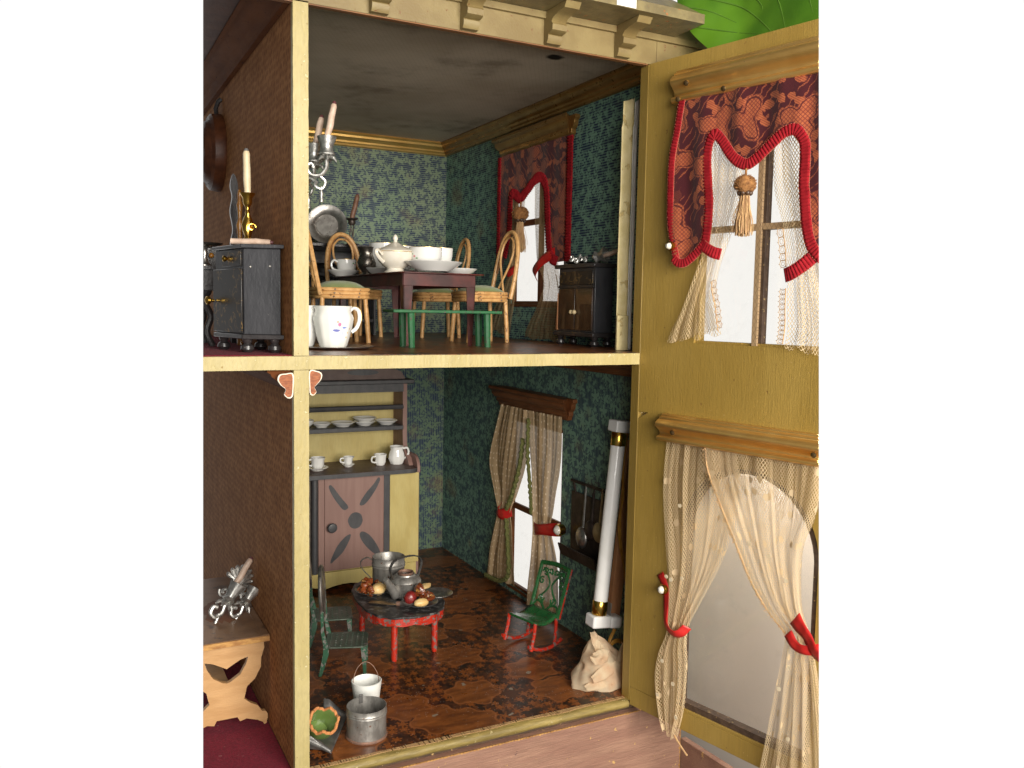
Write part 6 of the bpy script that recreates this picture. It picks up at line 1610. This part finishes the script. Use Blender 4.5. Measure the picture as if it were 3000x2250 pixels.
# ---- net curtains: gathered sheets described by left and right edges
def drape(edgeL, edgeR, n0, folds, amp, nu, nv, ph=0.0, wide=1.7, M=None, swap=False, seedv=0.0, taper=None):
    m_ = MB(); m_.M = (M or DOOR_M).copy()
    L = bez([(a, 0, b) for a, b in edgeL], nv); R_ = bez([(a, 0, b) for a, b in edgeR], nv)
    wm = max((R_[j]-L[j]).length for j in range(nv+1))*wide
    cum = 0.0; cl_ = [0.0]
    for j in range(1, nv+1):
        cum += ((L[j]+R_[j])*.5-(L[j-1]+R_[j-1])*.5).length; cl_.append(cum)
    def f(u, v):
        j = min(nv, int(round(v*nv))); a, b = L[j], R_[j]; w = (b-a).length
        uu = u+.05*mnoise.noise(Vector((u*3.1+seedv, v*1.6, seedv)))*sin(pi*u)
        q = a.lerp(b, u)
        am = amp*min(1.6, .55+.45*wm/max(w, .1)/2)
        nz = mnoise.noise(Vector((u*folds*1.9+seedv*3, v*1.5, seedv)))*1.5+mnoise.noise(Vector((u*folds*4.3, v*2.4+seedv, 7)))*.7
        k = am*(.45*sin(2*pi*folds*uu+ph+.8*sin(v*3+seedv))+nz)
        sl = .12*w/folds*mnoise.noise(Vector((u*folds*2.2, v*1.8, seedv+9)))
        return (q.x+sl, n0+k+.12*mnoise.noise(Vector((u*5, v*6, seedv))), q.z+.75*max(0, (v-.85)/.15)*mnoise.noise(Vector((u*6+seedv, 3, 1))))
    def uv(u, v): return (u*wm, cl_[min(nv, int(round(v*nv)))])
    m_.grid(nu, nv, f, uv)
    return m_
nl_ = thing('net_curtain', 'cream net curtain gathered at the left of the upper door window', 'curtain', (0, 0, 0))
nL = [(10.8, 32.0), (11.0, 26), (11.0, 19), (10.8, 15.5), (10.75, 13.9), (9.3, 10.5), (7.3, 6.0), (5.9, 3.4), (5.2, 1.7)]
nR = [(16.2, 32.0), (16.0, 26), (15.7, 19.2), (14.7, 16), (13.8, 13.4), (13.0, 11.0), (12.5, 8.0), (13.2, 5.0), (13.6, 3.0)]
obj('net', drape(nL, nR, .6, 3.6, .24, 120, 90, .4, 1.0, seedv=1), 'net_up', nl_, clip=RC, auto=0)
obj('net', drape([(a+.4, b) for a, b in nL], [(a-.9, b+.5) for a, b in nR], .38, 3.1, .2, 110, 90, 2.0, 1.1, seedv=11), 'net_up', nl_, clip=RC, auto=0)
lace = D(MB())
lp = bez([(12.3, 1.2, 9.5), (12.6, 1.3, 8.0), (13.0, 1.2, 6.5), (13.3, 1.2, 4.8), (13.6, 1.2, 3.4)], 60)
def lace_edge(path, r, M=None):
    m_ = MB(); m_.M = (M or DOOR_M).copy()
    P = [Vector(p) for p in path]
    L_ = 0
    for i in range(0, len(P)-8, 8):
        a, b = P[i], P[i+8]; c = (a+b)/2; d = (b-a); 
        if d.length < .05: continue
        tn = d.normalized(); sd = tn.cross(Vector((0, 1, 0)))
        m_.tube([c+tn*d.length*.55*cos(2*pi*k/12)+sd*(r*.9+r*sin(2*pi*k/12)) for k in range(12)], .04, 4, closed=True)
        m_.tube([c+tn*d.length*.3*cos(2*pi*k/8)+sd*(r*.9+r*.5*sin(2*pi*k/8)) for k in range(8)], .03, 3, closed=True)
        for k in range(3):
            an = pi*(.2+.3*k); q = c+tn*d.length*.55*cos(an)+sd*(r*.9+r*sin(an))
            m_.tube([q, q+(tn*cos(an)+sd*sin(an))*.16], .035, 3)
    m_.tube(P[::3], .07, 5)
    return m_
obj('lace_edge', lace_edge(lp, .38), MAT['linen'] if False else 'fringe', nl_, clip=RC)
nr_ = thing('net_curtain', 'cream net curtain with lace edge at the right of the upper door window', 'curtain', (0, 0, 0))
rL = [(19.2, 32.0), (19.8, 25), (20.3, 20), (21.3, 17), (22.1, 14.5), (22.6, 11), (22.7, 7.5), (22.9, 4.0), (22.6, 1.9)]
rR = [(26.5, 32.0), (27.5, 25), (27.8, 20), (27.6, 16), (27.2, 12.8), (27.0, 11.2), (28.2, 7.5), (29.2, 4.0), (29.6, .6)]
obj('net', drape(rL, rR, .6, 3.8, .24, 120, 90, 1.2, 1.0, seedv=4), 'net_up', nr_, clip=RC, auto=0)
obj('net', drape([(a+1.0, b+.5) for a, b in rL], [(a-.3, b) for a, b in rR], .38, 3.3, .2, 110, 90, 2.0, 1.1, seedv=14), 'net_up', nr_, clip=RC, auto=0)
obj('lace_edge', lace_edge(bez([(22.0, 1.15, 15.5), (22.5, 1.2, 13), (22.7, 1.2, 11)], 40)[::-1], .42), 'fringe', nr_, clip=RC)
obj('lace_edge', lace_edge(bez([(22.8, 1.2, 8.6), (22.8, 1.2, 6.5), (22.9, 1.2, 4.2), (22.7, 1.2, 2.2)], 90)[::-1], .42), 'fringe', nr_, clip=RC)
def pleat_tie(label, path, w):
    t = thing('curtain_tie', label, 'curtain tie', (0, 0, 0))
    pleat_trim(path, w, t, RC, name='ribbon')
pleat_tie('red pleated tie round the left upper net curtain', bez([(10.5, 1.2, 14.3), (11.6, 1.75, 13.7), (12.9, 1.8, 13.0), (13.9, 1.5, 12.7)], 16), 1.35)
pleat_tie('red pleated tie round the right upper net curtain', bez([(22.9, 1.6, 10.0), (24.0, 1.9, 10.3), (25.3, 1.8, 11.1), (26.6, 1.4, 12.2), (29, 1.2, 13.4)], 20), 1.55)

# lower door window
ll = thing('net_curtain', 'dotted ecru net curtain tied back left of the arched window', 'curtain', (0, 0, 0))
lL = [(5.9, -11.2), (5.5, -17.5), (6.2, -24), (6.9, -29.5), (7.2, -34), (7.1, -36.8), (5.8, -40), (5.3, -43.2), (6.0, -47.0), (7.4, -50.2)]
lR = [(16.9, -11.2), (17.4, -16), (16.6, -20.7), (14.8, -26), (12.0, -31.5), (10.4, -34.9), (10.2, -37.5), (10.6, -40.5), (10.3, -46.5), (9.3, -50.6)]
obj('net', drape(lL, lR, .85, 4.4, .34, 150, 110, .2, 1.2, seedv=2), 'net_lo', ll, clip=RC, auto=0)
obj('net', drape([(a+.3, b) for a, b in lL], [(a-.5, b+.3) for a, b in lR], .5, 3.4, .24, 130, 110, 1.4, 1.35, seedv=16), 'net_lo', ll, clip=RC, auto=0)
obj('loose_thread', D(MB()).tube(bez([(9.0, 1.0, -50.2), (10.0, 1.1, -51.0), (11.3, 1.1, -52.0)], 10), .12, 5), 'fringe', ll)
lr = thing('net_curtain', 'dotted ecru net curtain tied back right of the arched window', 'curtain', (0, 0, 0))
qL = [(12.4, -11.2), (13.0, -14.0), (15.0, -17.8), (17.4, -22.0), (19.6, -25.8), (22.0, -28.8), (24.8, -31.1), (24.6, -34), (23.8, -39), (22.9, -45), (22.2, -50), (22.0, -54)]
qR = [(28.8, -11.2), (28.6, -14.0), (27.9, -17.5), (26.8, -20.5), (26.6, -24), (27.0, -28.0), (28.2, -31.0), (29.2, -34.5), (30.2, -40), (31.2, -46), (31.6, -50), (31.8, -54)]
obj('net', drape(qL, qR, 1.35, 4.6, .34, 150, 120, 1.0, 1.2, seedv=6), 'net_lo', lr, clip=RC, auto=0)
obj('net', drape([(a+1.4, b+.3) for a, b in qL], [(a-.2, b) for a, b in qR], 1.0, 3.6, .24, 130, 120, 2.0, 1.35, seedv=19), 'net_lo', lr, clip=RC, auto=0)
hem = MB(); hem.M = DOOR_M.copy()
hp_ = bez([(a+.25, 0, b) for a, b in qL[:7]], 60)
hem.grid(2, 60, lambda u, v: (hp_[int(round(v*60))].x+.9*u, 1.75+.1*sin(v*30), hp_[int(round(v*60))].z+.35*u), lambda u, v: (u*1.0, v*26))
obj('hem', hem, 'net_lo', lr, clip=RC, auto=0)
fz_ = D(MB())
random.seed(11)
for k in range(160):
    p = hp_[random.randint(0, 60)]; a = random.uniform(0, 6.28)
    fz_.tube([(p.x, 1.7, p.z), (p.x+.3*cos(a), 1.8+.1*random.random(), p.z+.3*sin(a))], .03, 3)
fz_.tube([(p.x+.1, 1.72, p.z) for p in hp_], .10, 5)
obj('frayed_edge', fz_, 'fringe', lr, clip=RC)
# stitched spots on the lower nets
MAT['spot'] = surf('cream stitched spot', (.78, .66, .46), (.7, .56, .36), 1, rough=.8, bmp=(5, .6))
for (t, pts) in ((ll, ((9.0, -19.2), (7.2, -29.0), (8.0, -29.2), (9.8, -28.6), (6.4, -45.4), (8.9, -43.0), (7.0, -40.5), (9.6, -47.3))), (lr, ((19.8, -21.8), (22.5, -22.6), (24.9, -25.0), (25.7, -35.0), (24.6, -38.0), (26.1, -43.5), (25.0, -47.5), (19.6, -24.9), (14.0, -16.4)))):
    for (a, b) in pts:
        obj('spot', D(MB()).at() if False else (lambda m_: m_.prism([(a+.29*cos(2*pi*k/12), b+.27*sin(2*pi*k/12)) for k in range(12)], 1.62, 1.65))(D(MB())), 'spot', t, clip=RC)

def ribbon(label, path, w, nrm=(0, 1, 0), M=None, clip=None, mat='redribbon', tw=0.0, name='ribbon_tie'):
    P = bez(path, 36); m_ = MB(); m_.M = (M or DOOR_M).copy(); rows = []
    nv = Vector(nrm)
    for i, p in enumerate(P):
        tan = (P[min(i+1, len(P)-1)]-P[max(i-1, 0)]).normalized(); sd = tan.cross(nv)
        if sd.length < 1e-3: sd = Vector((0, 0, 1))
        sd.normalize(); sd = (sd*cos(tw*i/36)+nv*sin(tw*i/36)).normalized()
        ww = w*(.93+.10*cos(i/36*7))
        rows.append([m_.p(p+sd*ww*(k/3-.5)+nv*.07*(1 if k in (1, 2) else 0)*sin(i*.5)) for k in range(4)])
    for i in range(len(P)-1):
        for k in range(3): m_.f.append([rows[i][k], rows[i][k+1], rows[i+1][k+1], rows[i+1][k]])
    o = obj(name, m_, mat, None, clip=clip, solid=.05, auto=35)
    return tag(o, label, 'ribbon')
ribbon('red satin ribbon pinned to the front, holding the lower left net curtain', [(5.0, .25, -29.4), (6.3, .5, -31.2), (6.9, 1.1, -33.6), (7.5, 1.7, -35.3), (8.7, 1.9, -36.1), (9.8, 1.7, -35.9), (10.6, 1.2, -34.9)], 1.2, clip=RC, tw=.7)
pearl_pin('pearl headed brass pin on the red satin ribbon at the lower left', 6.3, 1.2, -31.1, .62)
ribbon('red satin ribbon wrapped round the lower right net curtain', [(25.6, 1.9, -30.9), (26.8, 2.2, -31.9), (28.2, 2.3, -32.0), (30, 2.0, -31.4), (32, 1.8, -31.0)], 1.3, clip=RC)
ribbon('red satin ribbon loop twisted over the right tie of the arched window', [(26.4, 1.9, -28.9), (27.4, 2.3, -29.6), (28.4, 2.4, -30.4), (29.2, 2.5, -31.6), (30.5, 2.4, -32.4)], 1.9, clip=RC, tw=.5)

# ------------------------------------------------------------------ window dressing inside the rooms (right wall: local x = depth, local y = into the room)
def WM(x): 
    mm = Matrix((Vector((0, 1, 0)), Vector((-1, 0, 0)), Vector((0, 0, 1)))).transposed().to_4x4(); mm.translation = Vector((x, 0, 0)); return mm
W_ = WM(XR)
PI_ = [(0, 0), (2.6, 0), (2.7, -.5), (2.2, -.9), (2.15, -1.5), (1.8, -2.0), (1.45, -2.2), (1.45, -2.9), (1.15, -3.2), (1.05, -3.7), (0, -3.75)]
def inner_pelmet(label, y0, y1, z, mat, flip=1.0):
    t = thing('pelmet', label, 'pelmet', (0, 0, 0))
    pr = PI_
    obj('front_moulding', sweep(pr, (XR, y0), (XR, y1), (-1, 0), z, (-1, -1)), mat, t, bevel=.06, auto=60)
    obj('end_moulding', sweep([(0, q) for p, q in ((0, 0), (0, -.1))] if False else pr[:], (XR-.02, y0), (XR-.9, y0), (0, -1), z, (0, 0)), mat, t, bevel=.05, auto=60)
    return t
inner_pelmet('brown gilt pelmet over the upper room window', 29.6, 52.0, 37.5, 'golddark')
inner_pelmet('dark wooden pelmet over the lower room window', 28.2, 51.5, -9.2, 'walnut')
vi = thing('valance', 'dark brocade valance with red pleats over the upper room window', 'valance', (0, 0, 0))
# lower outline (y, z) from far tail to near tail
VO = [(54.0, 12.5), (51.0, 14), (48.5, 20), (48.0, 26.0), (46.5, 26.6), (44.5, 25.6), (42.5, 26.2), (40, 27.6), (38.2, 28.4), (36.2, 28.2), (34.8, 26.2), (34.2, 22.5), (33.6, 17.5), (32.6, 14.6), (30.5, 13.6)]
vo_ = bez([(a, 0, b) for a, b in VO], 90)
m_ = MB(); m_.M = W_.copy(); rows = []
for p in vo_:
    r_ = []
    for j in range(9):
        z = p.z+(34.2-p.z)*j/8; yy = p.x if p.x > 33.2 else p.x
        r_.append(m_.p((yy, 1.45+.1*sin(yy*1.3), z), (yy, z)))
    rows.append(r_)
for i in range(len(rows)-1):
    for j in range(8): m_.f.append([rows[i][j], rows[i+1][j], rows[i+1][j+1], rows[i][j+1]])
ext = [m_.p((26.9, 1.2, 13.8+(34.2-13.8)*j/8), (26.9, 13.8+(34.2-13.8)*j/8)) for j in range(9)]
for j in range(8): m_.f.append([rows[-1][j], ext[j], ext[j+1], rows[-1][j+1]])
obj('cloth', m_, 'brocade', vi, auto=0)
pleat_trim([(p.x, 1.5, p.z) for p in vo_ if p.x < 50.5], 1.9, vi, None, wmat=W_, gimp=False, amp=.2, per=.5)
pleat_trim([(27.4, 1.35, z) for z in (13.6, 20, 27, 34)], 1.9, vi, None, wmat=W_, gimp=False, amp=.2, per=.5)
pleat_trim([(53.2, 1.35, z) for z in (13.6, 20, 27, 34)], 1.3, vi, None, wmat=W_, gimp=False, amp=.2, per=.5)
t2 = thing('tassel', 'brown tassel hanging before the upper room window', 'tassel', (XR-1.9, 43.6, 15.9))
tassel_parts(t2, 1.15)
def inner_curtain(label, L, R_, n0, folds, amp, mat, seedv, extra=None):
    t = thing('curtain', label, 'curtain', (0, 0, 0))
    obj('cloth', drape(L, R_, n0, folds, amp, 90, 80, seedv, 1.7, M=W_, seedv=seedv), mat, t, auto=0)
    return t
inner_curtain('tan net curtain at the far side of the upper room window', [(51.5, 33), (51, 25), (50.5, 18), (50, 13.5), (53, 9), (57, 5), (60, 1.6)], [(44.5, 33), (44.5, 25), (45.3, 18), (46.6, 12), (48.0, 8), (49.2, 4), (50.0, .5)], 0.55, 3.2, .22, 'net_in', 3)
inner_curtain('tan net curtain at the near side of the upper room window', [(41.2, 33), (41.0, 26), (40.6, 20), (39.6, 14), (37.2, 10), (39.5, 6), (42.8, 2.5), (44.0, .4)], [(33.2, 33), (33.2, 26), (33.0, 20), (32.5, 14), (31.5, 10.5), (30.6, 7), (29.5, 3.5), (28.8, .4)], 0.55, 3.6, .22, 'net_in', 5)
ribbon('red ribbon round the far net curtain of the upper room', [(49.5, 1.0, 12.6), (48.5, 1.9, 12.2), (47.2, 2.0, 12.3), (46.2, 1.2, 13.2)], 1.6, M=W_)
ribbon('red ribbon round the near net curtain behind the black cabinet', [(38.8, 1.2, 11.2), (37.8, 2.0, 12.2), (35.5, 2.2, 13.6), (33.0, 1.8, 14.8), (31, 1.2, 15.3)], 2.0, M=W_)
c1 = inner_curtain('dotted muslin curtain tied back at the far side of the lower window', [(51.0, -12.6), (54.0, -20), (54.8, -25), (52.5, -30), (51.0, -33.2), (53.0, -37.5), (55.0, -42), (56.3, -47.5)], [(40.4, -12.6), (40.6, -19), (42.0, -24), (44.6, -29), (46.2, -32.4), (45.2, -36), (44.4, -41), (43.6, -46.3)], 1.3, 3.1, .4, 'muslin', 2)
c2 = inner_curtain('dotted muslin curtain tied back at the near side of the lower window', [(40.2, -12.6), (39.3, -19), (38.2, -25), (37.4, -30), (36.6, -33.5), (37.4, -38), (38.4, -43), (38.8, -48)], [(28.2, -12.4), (28.3, -20), (29.6, -26), (30.4, -29.5), (31.0, -32.2), (29.2, -37), (28.4, -42), (28.0, -47)], 1.3, 3.4, .4, 'muslin', 7)
br1 = MB(); br1.M = W_.copy()
for P in (bez([(40.9, 1.9, -18), (41.9, 2.0, -23), (44.4, 2.0, -28.5), (46.9, 1.9, -32.2)], 40), bez([(47.0, 1.9, -34), (46.0, 2.0, -39), (45.6, 2.0, -44.4), (48.0, 2.1, -46.4), (52, 2.0, -47.2), (55.5, 1.9, -47.4)], 60)):
    br1.tube([p+Vector((.14*sin(k*2.1), .08*cos(k*1.7), .1*cos(k*2.3))) for k, p in enumerate(P)], .42, 6)
obj('green_braid', br1, 'trim_olive', c1)
br2 = MB(); br2.M = W_.copy(); br2.tube([p+Vector((.14*sin(k*2.1), .08*cos(k*1.7), 0)) for k, p in enumerate(bez([(39.0, 1.9, -14), (38.9, 2.0, -20), (37.8, 2.0, -26), (37.2, 1.9, -31)], 50))], .34, 6)
obj('green_braid', br2, 'trim_olive', c2)
ribbon('red ribbon round the far muslin curtain', [(51.4, 1.0, -32.4), (50.2, 2.2, -33.3), (48.0, 2.4, -33.4), (46.0, 1.4, -32.4)], 2.1, M=W_)
ribbon('red ribbon with pearl pin round the near muslin curtain', [(36.6, 1.6, -33.5), (34.0, 2.4, -33.0), (30.5, 2.4, -32.2), (27.4, 1.6, -31.6)], 2.2, M=W_)
t_ = thing('pearl_pin', 'pearl headed brass pin beside the lower room window', 'pin', (XR-2.2, 27.2, -31.5))
obj('brass_ring', MB().axes((0, 0, 0), (0, 1, 0), (0, 0, 1), (-1, 0, 0)).lathe([(0, -1), (.9, -1), (1.05, -.3), (1.0, .1), (0, .1)], 20), 'brass', t_)
obj('pearl', MB().axes((0, 0, 0), (0, 1, 0), (0, 0, 1), (-1, 0, 0)).lathe([(.85, 0), (.75, .4), (.4, .7), (0, .8)], 18), 'pearl', t_)

# ------------------------------------------------------------------ large leaf above the open front
lf = thing('leaf', 'large glossy green leaf hanging above the open ochre front', 'leaf', dpt(14, -5, 44))
LM = DOOR_M.copy(); LM.translation = Vector((0, 0, 0)); LM = LM
lfm = MB(); lfm.M = LM
edge_ = bez([(-13.2, 0, 6.5), (-12.2, 0, 2.2), (-11.4, 0, .8), (-10.5, 0, -1.0), (-9.4, 0, -2.5), (-7.9, 0, -4.05), (-5.5, 0, -6.0), (-1, 0, -8.2), (5, 0, -9.6), (14, 0, -8.0), (22, 0, -4.0)], 48)
ctr = Vector((6, 0, 9))
def leaf_n(x, z): return 2.6*max(0, min(1, (-x-4)/7))-1.4*max(0, min(1, (z+9)/18))+.22*sin(x*.4+z*.3)+.05*sin(x*1.3-z*.9)
def leaff(u, v):
    e = edge_[int(round(u*48))]; q = e.lerp(Vector((6+10*(u-.5), 0, 10)), v)
    return (q.x, leaf_n(q.x, q.z), q.z)
lfm.grid(48, 26, leaff)
obj('blade', lfm, 'leaf', lf, clip=RC, wmat=Matrix.Translation(dpt(14, -5, 44)))
for pth in ([(-9.5, 0, 2.6), (-4.5, 0, .6), (-1.5, 0, -1.6), (1.0, 0, -4.2), (3, 0, -7.5)], [(-4, 0, 3.2), (-1.3, 0, .2), (-.8, 0, -.8)], [(-1.5, 0, 3.4), (1.2, 0, .4), (2.8, 0, -3.8)], [(4.5, 0, 3.0), (6.5, 0, -3)], [(-12, 0, 1.8), (-8, 0, .5), (-4.5, 0, -1.5)], [(-10.5, 0, -1), (-6.5, 0, -2.2), (-1.2, 0, -3.6)]):
    vv = MB(); vv.M = LM
    P = bez(pth, 26)
    vv.tube([(p.x, leaf_n(p.x, p.z)-.02, p.z) for p in P], [.15-.004*k for k in range(len(P))], 6)
    obj('vein', vv, 'leafvein', lf, clip=RC, wmat=Matrix.Translation(dpt(14, -5, 44)))

# ------------------------------------------------------------------ move every thing's empty to its base
bpy.context.view_layer.update()
for r in [o for o in col.objects if o.parent is None and o.type == 'EMPTY' and o is not house and o.location.length < 1e-9]:
    pts = []
    def walk(o):
        for c in o.children:
            if c.type == 'MESH': pts.extend([c.matrix_world @ Vector(b) for b in c.bound_box])
            walk(c)
    walk(r)
    if not pts: continue
    lo = Vector((min(p[i] for p in pts) for i in range(3))); hi = Vector((max(p[i] for p in pts) for i in range(3)))
    base = Vector(((lo.x+hi.x)/2, (lo.y+hi.y)/2, lo.z))
    r.location = base
    for c in r.children: c.location = c.location-base
